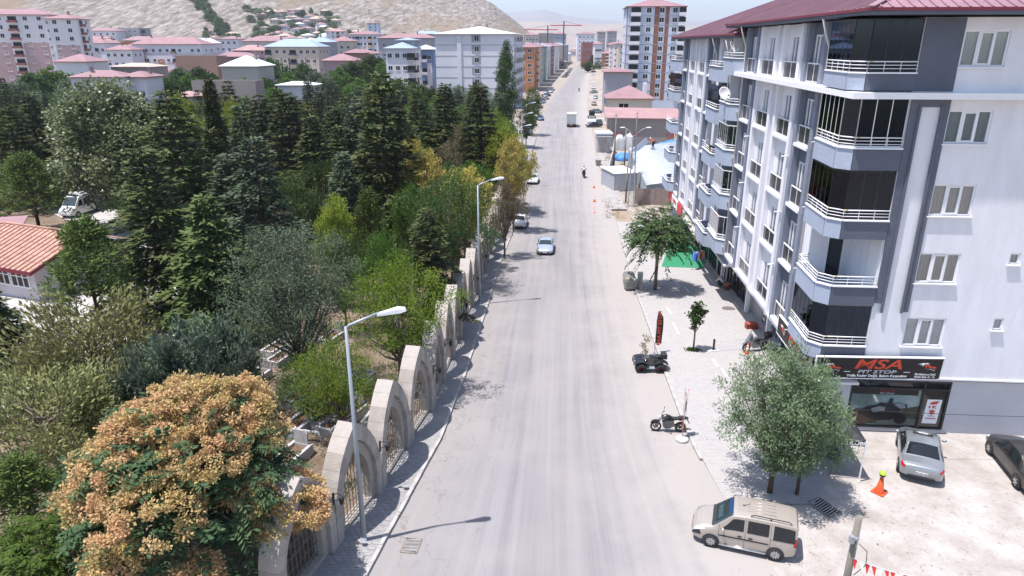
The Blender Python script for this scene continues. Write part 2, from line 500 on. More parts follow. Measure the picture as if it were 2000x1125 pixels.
# far road sides: dusty strips where the pavement is still being laid
LB = poly([G(*p) for p in [(1030, 262), (1044, 205), (1062, 175), (1085, 150), (1112, 122), (1128, 108)]])
RB = poly([G(*p) for p in [(1196, 240), (1186, 195), (1180, 160), (1174, 124), (1170, 108)]])
sheet('left_verge', lambda y: LB(y)-6, lambda y: KL(y)+.8, yrange(168, FAR), -.01, M_VERGE, 6)
sheet('right_verge', lambda y: KR(y)-.8, lambda y: RB(y)+5, yrange(150, FAR), -.01, M_VERGE, 6)
sheet('yard_ground', lambda y: KR(y)+2.2, lambda y: 70, yrange(PVR1+.2, 150), -.04, M_VERGE, 12)
# white paved yard and lane inside the cemetery
def patch(name, pts, dz, m, kind='structure'):
    vs = [(x, y, gz(y)+dz) for x, y in pts]
    me = bpy.data.meshes.new(name); me.from_pydata(vs, [], [tuple(range(len(vs)))]); me.materials.append(m)
    return tag(link(name, me), kind=kind)
def strip(name, L_, Rr, dz, m):
    vs, fs = [], []
    for a, b in zip(L_, Rr):
        for t in (0, .5, 1): 
            x, y = a[0]+(b[0]-a[0])*t, a[1]+(b[1]-a[1])*t; vs.append((x, y, gz(y)+dz))
    for j in range(len(L_)-1):
        for i in (0, 1): p = j*3+i; fs.append((p, p+1, p+4, p+3))
    me = bpy.data.meshes.new(name); me.from_pydata(vs, [], fs); me.materials.append(m)
    return tag(link(name, me), kind='structure')
def seg(pts, n=14):
    out = []
    for i in range(n+1):
        t = i/n*(len(pts)-1); k = min(int(t), len(pts)-2); f = t-k
        out.append((pts[k][0]*(1-f)+pts[k+1][0]*f, pts[k][1]*(1-f)+pts[k+1][1]*f))
    return out
strip('cemetery_lane', seg([G(-40, 800)[:2], G(-60, 600)[:2], G(140, 520)[:2], G(150, 440)[:2], G(60, 395)[:2]], 24), seg([G(60, 800)[:2], G(420, 640)[:2], G(420, 530)[:2], G(235, 440)[:2], G(220, 370)[:2]], 24), .02, M_WHITEPATH)
GREEN = mat('green_turf_mat', (.03, .2, .1), .95, .2, 6, .3, 60)
REDM = mat('red_mat', (.38, .03, .05), .95, .15, 6)

# ------------------------------------------------------------------ hills
def fbm(x, y, seed, octv=5):
    rs = np.random.RandomState(seed); v = np.zeros_like(x); a = 1.; f = 1.
    for _ in range(octv):
        for _k in range(3):
            th = rs.rand()*2*PI; ph = rs.rand()*6.28
            v += a*np.sin((x*math.cos(th)+y*math.sin(th))*f+ph)*.4
        a *= .52; f *= 2.07
    return v
SKY_PX = [(-400, -150), (0, -150), (400, -120), (700, -70), (860, -28), (930, -2), (960, 10), (1000, 38), (1030, 62), (1050, 76), (1075, 90), (1400, 100)]
_ax = [ray(x, y).x/ray(x, y).y for x, y in SKY_PX]; _ae = [ray(x, y).z/ray(x, y).y for x, y in SKY_PX]
HD0, HD1 = 330., 1650.
BASEZ = gz(900)
def hill_z(x, y):
    x = np.asarray(x, float); y = np.asarray(y, float)
    top = np.interp(x/y, _ax, _ae)*HD1+CAMH-BASEZ
    t = np.clip((y-HD0)/(HD1-HD0), 0, 1)
    q = np.clip((y-840)/(HD1-840), 0, 1); pr = .12*np.clip((y-HD0)/510, 0, 1)**1.5+.88*q**1.15*(1.25-.25*q)
    back = np.clip((y-HD1)/1500, 0, 1)
    side = np.clip((.062-x/y)/.03, 0, 1); top = top*side
    z = top*pr*(1-back*back)
    return BASEZ+np.maximum(z, -.5)*(1+.05*fbm(x/160, y/160, 3))+np.clip(t*3, 0, 1)*np.clip(top/60, 0, 1)*2.2*fbm(x/60, y/140, 4)-1.2*(1-side)
def grid_mesh(name, X, Y, Z, m):
    ny, nx = X.shape
    me = bpy.data.meshes.new(name)
    v = np.stack([X, Y, Z], -1).reshape(-1, 3)
    i = (np.arange(ny-1)[:, None]*nx+np.arange(nx-1)[None, :]).ravel()
    q = np.stack([i, i+1, i+nx+1, i+nx], -1)
    me.vertices.add(len(v)); me.vertices.foreach_set('co', v.ravel())
    me.loops.add(q.size); me.loops.foreach_set('vertex_index', q.ravel().astype(np.int32))
    me.polygons.add(len(q)); me.polygons.foreach_set('loop_start', (np.arange(len(q))*4).astype(np.int32))
    me.polygons.foreach_set('use_smooth', np.ones(len(q), bool))
    me.update(calc_edges=True); me.validate(); me.materials.append(m)
    return tag(link(name, me), kind='structure')
def hill_mat():
    m = mat('limestone_slope', (.4, .33, .25), .95, spec=.1)
    nt = m.node_tree; n = nt.nodes; L = nt.links; b = n['Principled BSDF']
    tc = n.new('ShaderNodeTexCoord')
    def noise(sc, det, ro, st=None):
        t = n.new('ShaderNodeTexNoise'); t.inputs['Scale'].default_value = sc; t.inputs['Detail'].default_value = det; t.inputs['Roughness'].default_value = ro
        if st:
            mp = n.new('ShaderNodeMapping'); mp.inputs['Scale'].default_value = st; L.new(tc.outputs['Object'], mp.inputs[0]); L.new(mp.outputs[0], t.inputs['Vector'])
        else: L.new(tc.outputs['Object'], t.inputs['Vector'])
        return t.outputs['Fac']
    def ramp(v, *st):
        r = n.new('ShaderNodeValToRGB'); e = r.color_ramp.elements
        while len(e) < len(st): e.new(.5)
        for k, (p, c) in enumerate(st): e[k].position = p; e[k].color = (*c, 1)
        L.new(v, r.inputs[0]); return r.outputs[0]
    def mixc(f, a, c):
        mx = n.new('ShaderNodeMix'); mx.data_type = 'RGBA'
        for s_, v in ((0, f), (6, a), (7, c)):
            if isinstance(v, tuple): mx.inputs[s_].default_value = (*v, 1)
            else: L.new(v, mx.inputs[s_])
        return mx.outputs[2]
    grass = ramp(noise(.006, 4, .6, (1, .22, 1)), (.35, (.19, .138, .085)), (.65, (.24, .185, .125)))
    rock = ramp(noise(.14, 6, .8, (1, .16, 1)), (.36, (.1, .082, .064)), (.5, (.215, .185, .158)), (.64, (.36, .33, .305)))
    msk = ramp(noise(.0035, 4, .6, (1, .22, 1)), (.44, (0, 0, 0)), (.52, (1, 1, 1)))
    c = mixc(msk, grass, rock)
    sh = ramp(noise(.02, 7, .8, (1, .22, 1)), (.64, (0, 0, 0)), (.69, (1, 1, 1)))
    c = mixc(sh, c, (.09, .095, .05))
    L.new(c, b.inputs['Base Color'])
    bp = n.new('ShaderNodeBump'); bp.inputs['Strength'].default_value = .9; bp.inputs['Distance'].default_value = 4
    L.new(noise(.1, 6, .8, (1, .2, 1)), bp.inputs['Height']); L.new(bp.outputs[0], b.inputs['Normal'])
    return m
M_HILL = hill_mat()
yy = np.concatenate([np.linspace(331, 1750, 150), np.linspace(1760, 3400, 40)])
aa = np.linspace(-1.15, .16, 260)
YY, AA = np.meshgrid(yy, aa, indexing='ij')
grid_mesh('hill', AA*YY, YY, hill_z(AA*YY, YY), M_HILL)
def ridge(name, D, px, m, seed, amp, z0):
    ax = [ray(x, y).x/ray(x, y).y for x, y in px]; ae = [ray(x, y).z/ray(x, y).y for x, y in px]
    aa = np.linspace(-.9, .9, 300); yy = np.linspace(D*.72, D*1.25, 50)
    YY, AA = np.meshgrid(yy, aa, indexing='ij')
    top = np.interp(AA, ax, ae)*D+CAMH-z0
    t = 1-np.abs(YY-D)/(D*np.where(YY < D, .28, .25)); t = np.clip(t, 0, 1)
    Z = z0+top*(t*t*(3-2*t))*(1+amp*fbm(AA*60, YY/D*30, seed)*.4*(1-t*.8))
    grid_mesh(name, AA*YY, YY, Z-.6, m)
M_DH = mat('dry_hills', (.3, .24, .19), .95, .25, .002, 0)
M_DM = mat('far_mountain', (.26, .23, .2), .95, .2, .001, 0)
ridge('distant_hills', 6200, [(-900, 60), (400, 55), (900, 50), (1000, 42), (1050, 43), (1095, 48), (1150, 46), (1190, 45), (1235, 48), (1500, 55), (2400, 60)], M_DH, 11, .5, -4)
ridge('distant_mountains', 12500, [(-900, 40), (700, 35), (1000, 27), (1040, 20), (1065, 18), (1090, 27), (1130, 36), (1180, 40), (1240, 42), (1400, 40), (2400, 40)], M_DM, 12, .3, -4)

# ------------------------------------------------------------------ air
hz = bpy.data.materials.new('pale_air'); hz.use_nodes = True
hn = hz.node_tree.nodes; hn.remove(hn['Principled BSDF'])
pv = hn.new('ShaderNodeVolumePrincipled'); pv.inputs['Color'].default_value = (.86, .9, 1.0, 1); pv.inputs['Density'].default_value = 1.15e-4; pv.inputs['Anisotropy'].default_value = .25
hz.node_tree.links.new(pv.outputs[0], hn['Material Output'].inputs['Volume'])
tag(MB().box(-13900, -60, -5.5, 13900, 15400, 640).build('haze', hz), kind='stuff')
# ------------------------------------------------------------------ the near apartment building
M_WHITE = mat('white_render', (.7, .69, .715), .85, .075, 1.3, .22, 6, spec=.2, stretch=(1, 1, .22))
M_WHITE2 = mat('white_trim', (.76, .75, .76), .6, .03, 2, spec=.3)
M_GREY = mat('slate_render', (.115, .125, .155), .85, .08, .8, .2, 7, spec=.2)
M_LGREY = mat('pale_blue_render', (.34, .38, .46), .85, .06, 1., .2, 7, spec=.2)
M_LOWER = mat('smooth_grey_render', (.5, .495, .52), .6, .07, .6, .05, 4, spec=.3)
M_REDROOF = mat('red_sheet_roof', (.275, .16, .185), .5, .16, .6, .05, 4, spec=.4)
M_REDDARK = mat('dark_red_fascia', (.17, .025, .04), .55)
M_BLUEROOF = mat('blue_sheet_roof', (.24, .31, .38), .5, .1, 1.2)
M_FRAME = mat('white_window_frame', (.76, .75, .76), .45)
M_DFRAME = mat('dark_window_frame', (.03, .03, .033), .5)
M_PANE = glass_mat('window_pane', (.055, .065, .075), .05, .8)
M_PANE2 = glass_mat('dark_balcony_glass', (.018, .018, .022), .06, .7)
M_RAILGL = glass_mat('smoked_rail_glass', (.05, .052, .055), .1, .6)
M_GRNGL = glass_mat('pale_green_glass', (.3, .42, .42), .12, .7)
M_CURT = mat('white_curtain', (.45, .525, .58), .9, .05, 3, stretch=(8, 8, .4))
M_CURT2 = mat('grey_curtain_french', (.2, .23, .26), .9, .3, 2.2, stretch=(3, 6, .2))
M_NET = see_glass('clear_pane', (.82, .86, .87), .3)
M_RAIL = mat('white_steel_rail', (.75, .74, .75), .4)
M_YEL = mat('brass_joint', (.5, .34, .08), .5)
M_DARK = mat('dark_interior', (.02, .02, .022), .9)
M_BLACK = mat('black_board', (.022, .018, .018), .55)
M_PIPE = mat('cream_pipe', (.62, .58, .54), .5)
M_SHOPWALL = mat('grey_marble_cladding', (.33, .32, .32), .5, .12, 4)
M_STEEL = mat('galvanised_steel', (.36, .38, .41), .45, .08, 3, metal=.4)
M_RED = mat('bright_red', (.55, .035, .03), .5)
M_WLET = mat('white_lettering', (.8, .8, .8), .5)
M_GLET = mat('grey_lettering', (.5, .5, .52), .5)
M_ORED = mat('orange_red_lettering', (.62, .075, .035), .5)

def holes_wall(mb, a0, a1, z0, z1, holes, d0, d1, axis='y', m=0):
    """a wall in a vertical plane, made up of blocks round its openings"""
    xs = sorted({a0, a1, *[h[0] for h in holes], *[h[1] for h in holes]})
    for i in range(len(xs)-1):
        xa, xb = xs[i], xs[i+1]
        if xb <= a0 or xa >= a1: continue
        hs = sorted([(h[2], h[3]) for h in holes if h[0] < xb-1e-6 and h[1] > xa+1e-6])
        z = z0
        for ha, hb in hs+[(z1, z1)]:
            if ha > z+1e-6:
                if axis == 'y': mb.box(xa, d0, z, xb, d1, ha, m)
                else: mb.box(d0, xa, z, d1, xb, ha, m)
            z = max(z, hb)
    return mb
def text(s, size, m, parent, loc, rot, name='lettering', ext=.006, sx=1., shear=0., align='CENTER', bold=0.0):
    c = bpy.data.curves.new(name, 'FONT'); c.body = s; c.size = size; c.extrude = ext; c.align_x = align; c.align_y = 'CENTER'
    c.shear = shear; c.offset = bold; c.materials.append(m); c.resolution_u = 3
    o = link(name, c, parent, loc, rot, (sx, 1, 1))
    bpy.context.view_layer.update()
    me = bpy.data.meshes.new_from_object(o.evaluated_get(bpy.context.evaluated_depsgraph_get()))
    bpy.data.objects.remove(o); bpy.data.curves.remove(c)
    o = link(name, me, parent, loc, rot, (sx, 1, 1))
    return o

BLD = thing('apartment_building', 'white and slate grey five storey apartment building with red sheet roof, shops below', 'building', (15.0, 30.3, 0), R(-4.5))
BW = 19.0     # width to the right
FZ = [(4.76, 6.2), (7.93, 9.35), (11.08, 12.48), (14.24, 15.64), (17.38, 18.82)]
PT = [(3.95, 4.72), (6.74, 7.73), (9.94, 10.84), (13.06, 14.04), (16.42, 17.16)]     # corner balcony parapets
L1, L2 = 25.6, 54.8
front = MB()
fh = [(3.47, 5.28, a, b) for a, b in FZ]+[(7.37, 7.83, 5.7, 6.29), (7.37, 7.83, 8.9, 9.43), (11.0, 12.8, 17.38, 18.82), (11., 12.8, 14.24, 15.64), (11., 12.8, 11.08, 12.48)]
holes_wall(front, 1.85, BW, 3.1, 19.3, fh, 0, .3)
front.box(0.0, 0.0, 3.1, 1.85, .3, 3.9)                       # below the lowest corner balcony
front.build('front_wall', M_WHITE, BLD)
lw = MB()
holes_wall(lw, 0.2, BW, -.3, 3.1, [(1.72, 6.4, .12, 2.76)], .36, .6)
lw.build('ground_floor_wall', M_LOWER, BLD)
MB().box(BW-.3, .36, -.3, BW, L2, 19.3).box(.6, L2-.3, -4, BW, L2, 19).box(1.9, 20, 19.2, BW, L2, 19.3).box(1.9, .36, 2.8, BW, 20, 3.1).build('rear_walls', M_WHITE, BLD)
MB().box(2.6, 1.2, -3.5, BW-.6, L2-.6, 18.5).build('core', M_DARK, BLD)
# notch behind the corner balconies
nw = MB()
nw.box(1.85, .3, 3.1, 2.05, 3.6, 19.3)
holes_wall(nw, .6, 2.05, 3.1, 19.3, [(.75, 1.55, a+.2, a+2.35) for a, b in PT], 3.6, 3.8)
nw.box(-.1, 3.62, 2.75, .6, 4.45, 19.3)
nw.build('balcony_wall', M_WHITE, BLD)
for a, b in PT:
    d = MB().box(.75, 3.66, a+.2, 1.55, 3.72, a+2.35, 0).build('balcony_door', M_PANE2, BLD)
    MB().box(.72, 3.56, a+.2, .79, 3.655, a+2.35).box(1.51, 3.56, a+.2, 1.58, 3.655, a+2.35).box(.79, 3.56, a+2.28, 1.51, 3.655, a+2.35).build('frame', M_FRAME, d)

# corner balconies
def outline(k):
    return [(1.85, -.03), (-.15, -.03), (-.68, .5), (-.62, 3.45), (-.05, 3.62)]
def along(pl, h0, h1, th, mb, m=0, inset=0.):
    for (x0, y0), (x1, y1) in zip(pl[:-1], pl[1:]):
        mb.bar((x0, y0, (h0+h1)/2), (x1, y1, (h0+h1)/2), th, h1-h0, m)
def rails(name, pl, z0, h, parent, nbar=3, step=.62, joint=True):
    mb = MB()
    for (x0, y0), (x1, y1) in zip(pl[:-1], pl[1:]):
        a, b = Vector((x0, y0, 0)), Vector((x1, y1, 0)); L = (b-a).length
        for k in range(nbar):
            z = z0+h*(k+1)/nbar
            r = .028 if k == nbar-1 else .018
            mb.tube([(x0, y0, z), (x1, y1, z)], r, 6, 0)
        n = max(1, int(L/step))
        for i in range(n+1):
            p = a.lerp(b, i/n); mb.tube([(p.x, p.y, z0), (p.x, p.y, z0+h)], .016, 5, 0)
        if joint:
            mb.tube([(x1+(x0-x1)*.03, y1+(y0-y1)*.03, z0+h), (x1+(x0-x1)*.08, y1+(y0-y1)*.08, z0+h)], .034, 6, 1)
    return mb.build(name, [M_RAIL, M_YEL], parent)
def glazing(pl, z0, z1, parent, style, n=4):
    for si, ((x0, y0), (x1, y1)) in enumerate(zip(pl[:-1], pl[1:])):
        a, b = Vector((x0, y0, 0)), Vector((x1, y1, 0)); L = (b-a).length
        k = max(1, round(L/.62))
        for i in range(k):
            p, q = a.lerp(b, (i+.03)/k), a.lerp(b, (i+.97)/k)
            MB().bar((p.x, p.y, (z0+z1)/2), (q.x, q.y, (z0+z1)/2), .02, z1-z0-.1).build('glass_panel', style[0], parent)
        fr = MB()
        for i in range(k+1):
            p = a.lerp(b, i/k); fr.bar((p.x, p.y, z0), (p.x, p.y, z1), .035)
        fr.bar((x0, y0, z0+.03), (x1, y1, z0+.03), .05, .06); fr.bar((x0, y0, z1-.03), (x1, y1, z1-.03), .05, .06)
        fr.build('frame', style[1], parent)
M_SMOKE = see_glass('smoked_pane', (.3, .34, .42), .1, gloss=(.38, .46, .62))
for k, (a, b) in enumerate(PT):
    pl = outline(k)
    bal = MB()
    along(pl[:2], a, b-.06, .12, bal, 1); along(pl[1:], a, b-.06, .12, bal, 0)
    bal.prism([(1.85, 0.0), (-.12, 0.0), (-.62, .52), (-.57, 3.45), (0, 3.6), (1.85, 3.6)], a-.02, a+.16, 'z', 1 if k == 4 else 0)
    bo = bal.build('corner_balcony', [M_LGREY, M_GREY], BLD)
    cp = MB(); along([(x, y-.02) for x, y in pl], b-.06, b, .2, cp, 0); cp.build('coping', M_WHITE2, bo)
    ins = [(1.83, .03), (-.13, .03), (-.6, .52), (-.54, 3.42), (.55, 3.58)]
    rails('railing', [(x-.0, y-.0) for x, y in pl], b, .42, bo)
    top = (PT[k+1][0]-.03) if k < 4 else 19.28
    if k in (0, 2, 3, 4):
        glazing([(x*.97+.02, y+.09) for x, y in pl], b, top-.02, bo, (M_SMOKE, M_FRAME if k == 3 else M_DFRAME))
        cu = MB()                                         # drawn curtains behind the smoked panes
        for j in range(26):
            x = -.35+2.05*j/26; dx = 2.05/26
            cu.quad((x, .42+.05*(j % 2), b), (x+dx, .42+.05*((j+1) % 2), b), (x+dx, .42+.05*((j+1) % 2), top), (x, .42+.05*(j % 2), top))
        for j in range(30):
            y = .45+2.9*j/30; dy = 2.9/30
            cu.quad((-.35+.05*(j % 2), y, b), (-.35+.05*((j+1) % 2), y+dy, b), (-.35+.05*((j+1) % 2), y+dy, top), (-.35+.05*(j % 2), y, top))
        cu.build('curtain', mat('grey_curtain%d' % k, [(.08, .092, .125), 0, (.035, .042, .075), (.016, .02, .026), (.032, .04, .075)][k], .9, .15, 3, stretch=(6, 6, .3)), bo)
    else:
        MB().box(1.79, .1, b-.2, 1.845, 1.2, top).build('side_panel', M_WHITE2, bo)
    # dark opening head
# slate paint fields and framed strip of the front
g = MB()
g.box(1.87, -.05, 16.4, 3.44, 0, 19.28)
g.box(1.87, -.07, 6.9, 2.23, 0, 16.06).box(3.12, -.07, 6.5, 3.46, 0, 16.06).box(2.23, -.07, 15.76, 3.12, 0, 16.06)
for x in (2.2, 3.09): g.box(x, -.14, 6.45, x+.1, -.07, 15.86)
g.build('slate_bands', M_GREY, BLD)
lg = MB().box(-.72, -.5, 16.1, BW+.2, 0.0, 16.36)
lg.box(-.72, 0.0, 16.1, .6, L1, 16.36)
lg.build('ledge', M_WHITE2, BLD)
MB().box(-.2, -.06, 3.06, BW, .02, 3.14).build('ground_floor_ledge', M_WHITE2, BLD)
# front windows
def sash_window(name, x0, x1, z0, z1, n, parent, y=0.1, tilt=False):
    f = MB(); t = .075
    f.box(x0, y-.05, z0, x1, y+.04, z0+t).box(x0, y-.05, z1-t, x1, y+.04, z1)
    for i in range(n+1):
        x = x0+(x1-x0-t)*i/n; f.box(x, y-.055, z0+t, x+t+(.05 if 0 < i < n else 0), y+.045, z1-t)
    o = f.build(name, M_FRAME, parent)
    for i in range(n):
        a = x0+(x1-x0)*i/n; b = x0+(x1-x0)*(i+1)/n
        MB().box(a+.03, y-.01, z0+.05, b-.03, y, z1-.05).build('pane', M_NET, o)
    if n > 1:
        x = x0+(x1-x0)/3; x2 = x0+2*(x1-x0)/3
        MB().box(x+.06, y-.075, z0+.08, x2+.02, y-.056, z0+.14).box(x+.06, y-.075, z1-.14, x2+.02, y-.056, z1-.08).box(x+.06, y-.075, z0+.14, x+.13, y-.056, z1-.14).box(x2-.05, y-.075, z0+.14, x2+.02, y-.056, z1-.14).build('sash', M_FRAME, o)
    c = MB(); k = int((x1-x0)/.05)
    gaps = random.uniform(.3, .7)
    for i in range(k):
        xa = x0+(x1-x0)*i/k; xb = x0+(x1-x0)*(i+1)/k
        ya, yb = y+.12+.035*math.sin(i*2.1), y+.12+.035*math.sin((i+1)*2.1)
        c.quad((xa, ya, z0), (xb, yb, z0), (xb, yb, z1), (xa, ya, z1))
    c.build('curtain', M_CURT, o)
    MB().box(x0-.06, -.105, z0-.06, x1+.06, y, z0).build('sill', M_WHITE2, o)
    return o
random.seed(3)
for a, b in FZ: sash_window('window', 3.47, 5.28, a, b, 3, BLD)
for a, b in FZ[2:]: sash_window('window', 11.0, 12.8, a, b, 3, BLD)
for a, b in ((5.7, 6.29), (8.9, 9.43)): sash_window('small_window', 7.37, 7.83, a, b, 1, BLD)
MB().box(6.95, -.2, 15.1, 7.3, 0, 15.85).box(7.3, -.25, 15.5, 7.5, 0, 15.8).build('wall_vent', mat('vent_plastic', (.1, .1, .12), .6), BLD)

# street side: recessed french windows between fins, two blocks stepping down the street
ZS1 = [3.0, 6.55, 9.87, 13.18, 16.36]
ZS2 = [2.25, 5.6, 8.9, 12.4, 15.65]
left = MB(); dark = MB(); fins = MB(); gfins = MB()
M_FIN = mat('mid_slate_render', (.2,.22,.275), .85, .07, 1, .2, 7)
def bays(bl, ZS, zb, ztop, u0, u1):
    hol = []
    for (a, b, dk) in bl:
        for z in ZS: hol.append(((a+b)/2-.42+.1, (a+b)/2+.72+.1, z+.02, z+2.35))
    d_ranges = [(a-.4, b+.4) for a, b, dk in bl if dk]
    cuts = sorted({u0, u1, *[x for r in d_ranges for x in r]})
    for i in range(len(cuts)-1):
        c0, c1 = max(cuts[i], u0), min(cuts[i+1], u1)
        if c1 <= c0: continue
        isd = any(r[0] <= (c0+c1)/2 <= r[1] for r in d_ranges)
        if isd: holes_wall(MB(), c0, c1, zb, ztop, hol, .14, .37, 'x').build('slate_wall', M_GREY, BLD)
        else: holes_wall(left, c0, c1, zb, ztop, hol, .14, .37, 'x')
    for (a, b, dk) in bl:
        for q0, q1 in ((a-.5, a-.03), (b+.03, b+.5)): MB().box(-.16, q0, zb, .138, q1, ztop).build('fin', M_FIN if dk else M_WHITE, BLD)
        for z in ZS:
            if not (abs(z-16.36) < .05): MB().box(-.22, a-.028, z-.16, .138, b+.028, z).build('french_sill', M_WHITE2, BLD)
            wa, wb = (a+b)/2-.42+.1, (a+b)/2+.72+.1
            f = MB()
            f.box(.16, wa, z+.02, .26, wa+.08, z+2.35).box(.16, wb-.08, z+.02, .26, wb, z+2.35).box(.16, wa+.08, z+2.27, .26, wb-.08, z+2.35).box(.16, wa+.08, z+.02, .26, wb-.08, z+.1).box(.15, (wa+wb)/2-.06, z+.1, .27, (wa+wb)/2+.06, z+2.27)
            o = f.build('french_window', M_FRAME, BLD)
            MB().box(.21, wa+.08, z+.1, .22, (wa+wb)/2-.06, z+2.27).build('pane', M_NET, o)
            MB().box(.21, (wa+wb)/2+.06, z+.1, .22, wb-.08, z+2.27).build('pane', M_NET, o)
            MB().box(.31, wa, z, .34, wb, z+2.35).build('curtain', M_CURT2, o)
            r = MB(); r.box(-.03, a, z+.92, .03, b, z+.98).box(-.02, a, z+.04, .02, b, z+.08)
            for q in (a+.03, (a+b)/2, b-.03): r.box(-.025, q-.025, z, .025, q+.025, z+.92)
            ro = r.build('french_railing', M_RAIL, BLD)
            MB().box(-.012, a+.06, z+.1, .0, (a+b)/2-.04, z+.9).build('rail_glass', M_RAILGL, ro)
            MB().box(-.012, (a+b)/2+.04, z+.1, .0, b-.06, z+.9).build('rail_glass', M_RAILGL, ro)
B1 = [(5.9, 8.05, 1), (9.55, 12.3, 0), (14.1, 17.2, 0), (18.6, 21.0, 1)]
B2 = [(32.6, 35.0, 1), (36.6, 39.7, 0), (41.8, 44.7, 0), (46.4, 48.6, 1)]
bays(B1, ZS1, 2.72, 19.3, 4.45, 21.3)
bays(B2, ZS2, 1.95, 18.7, 31.0, 49.3)
for (u0, u1, ZS, top) in ((21.3, 25.7, ZS1, 19.3), (25.7, 31.0, ZS2, 18.7), (49.3, 54.8, ZS2, 18.7)):
    hol = [(u0+1.2, u0+2.1, z+.1, z+2.3) for z in ZS]+[(u0+2.6, u0+3.6, z+.9, z+2.2) for z in ZS]
    holes_wall(left, u0, u1, ZS[0]-.3, top, hol, 1.35, 1.55, 'x')
    for z in ZS:
        MB().box(1.42, u0+1.2, z+.1, 1.45, u0+2.1, z+2.3).build('balcony_door', M_PANE2, BLD)
        MB().box(1.42, u0+2.6, z+.9, 1.45, u0+3.6, z+2.2).build('balcony_window', M_PANE, BLD)
left.box(.375, 21.2, 2.7, 1.35, 21.3, 19.3).box(.375, 25.62, 1.95, 1.35, 25.78, 19.3).box(.375, 30.95, 1.95, 1.35, 31.05, 18.7).box(.375, 49.25, 1.95, 1.35, 49.35, 18.7)
left.box(-.1, 25.55, 1.9, .6, 25.8, 18.7)
left.build('street_wall', M_WHITE, BLD); pass
pass
def bay_balcony(u0, u1, z, enclosed, parent, h=.95):
    b = MB(); pl = [(.62, u0), (-.05, u0), (-.78, u0+.65), (-.78, u1-.3), (.3, u1)]
    pl = pl[1:]
    along(pl, z-.25, z+h-.06, .1, b, 0)
    b.prism([(1.4, u0), (-.05, u0), (-.74, u0+.65), (-.74, u1-.3), (.3, u1), (1.4, u1)], z-.27, z-.1, 'z', 0)
    o = b.build('bay_balcony', M_LGREY, parent)
    c = MB(); along([(x-.01, y) for x, y in pl], z+h-.14, z+h-.06, .15, c, 1); along([(x-.02, y) for x, y in pl], z+h-.06, z+h, .2, c, 0); c.build('coping', [M_WHITE2, M_GREY], o)
    if enclosed is not None:
        glazing([(x+.06, y+.03) for x, y in pl[:3]], z+h, z+2.72, o, enclosed)
        rails('railing', [(x-.03, y) for x, y in pl[:3]], z+h, .35, o, 2, .8, False)
    else: rails('railing', [(x-.02, y) for x, y in pl[:3]], z+h, .35, o, 2, .8, False)
GRN = (see_glass('pale_green_pane', (.55, .68, .68), .7), M_FRAME); DRK = (M_SMOKE, M_DFRAME)
for i, z in enumerate(ZS1):
    bay_balcony(21.3, 25.5, z, GRN if i in (0, 1, 2) else None, BLD)
for i, z in enumerate(ZS2):
    bay_balcony(25.85, 30.9, z, DRK if i == 3 else None, BLD)
    bay_balcony(49.4, 54.6, z, DRK if i == 3 else None, BLD)
# roofs
def hip_roof(u0, u1, v0, v1, z, h, inset, parent, rib=.42):
    vm = (v0+v1)/2
    ua, ub = u0+inset, u1-inset
    r = MB(); t = .02
    P = {'a': (v0, u0, z), 'b': (v1, u0, z), 'c': (v1, u1, z), 'd': (v0, u1, z), 'e': (vm, ua, z+h), 'f': (vm, ub, z+h)}
    r.add([P['a'], P['b'], P['e']], [(0, 1, 2)]).add([P['c'], P['d'], P['f']], [(0, 1, 2)])
    r.add([P['a'], P['e'], P['f'], P['d']], [(0, 1, 2, 3)]).add([P['b'], P['c'], P['f'], P['e']], [(0, 1, 2, 3)])
    o = r.build('roof', M_REDROOF, parent)
    n = int((v1-v0)/rib)
    for i in range(1, n):                                   # seams of the front slope
        v = v0+(v1-v0)*i/n; f = 1-abs(v-vm)/(vm-v0)
        MB().bar((v, u0+.01, z+.03), (v, u0+inset*f, z+h*f+.03), .07, .06).build('roof_seam', M_REDROOF, o)
    n = int((u1-u0)/rib/1.5)
    for i in range(1, n):
        u = u0+(u1-u0)*i/n; f = min(1, (u-u0)/inset, (u1-u)/inset)
        MB().bar((v0+.01, u, z+.03), (v0+(vm-v0)*f, u, z+h*f+.03), .06, .05).build('roof_seam', M_REDROOF, o)
    for q in (('a', 'e'), ('b', 'e'), ('d', 'f'), ('c', 'f'), ('e', 'f')):
        MB().bar(Vector(P[q[0]])+Vector((0, 0, .05)), Vector(P[q[1]])+Vector((0, 0, .05)), .3, .06).build('ridge_cap', M_REDROOF, o)
    fa = MB()
    fa.box(v0-.02, u0-.02, z-.1, v1, u0+.02, z+.02).box(v0-.02, u0+.02, z-.1, v0+.02, u1, z+.02)
    fa.build('fascia', M_REDDARK, o)
    MB().box(v0+.03, u0+.03, z-.24, v1-.03, u1-.03, z-.1).build('eaves_board', M_GREY, o)
    return o
hip_roof(-1.0, L1+.3, -.78, BW+.8, 19.62, 4.0, 10.2, BLD)
hip_roof(L1-3, L2+.6, -.78, BW+.8, 18.95, 3.9, 10.2, BLD)
MB().box(.62, L1+.05, 18.7, BW, L1+.3, 19.3).build('step_wall', M_WHITE, BLD)
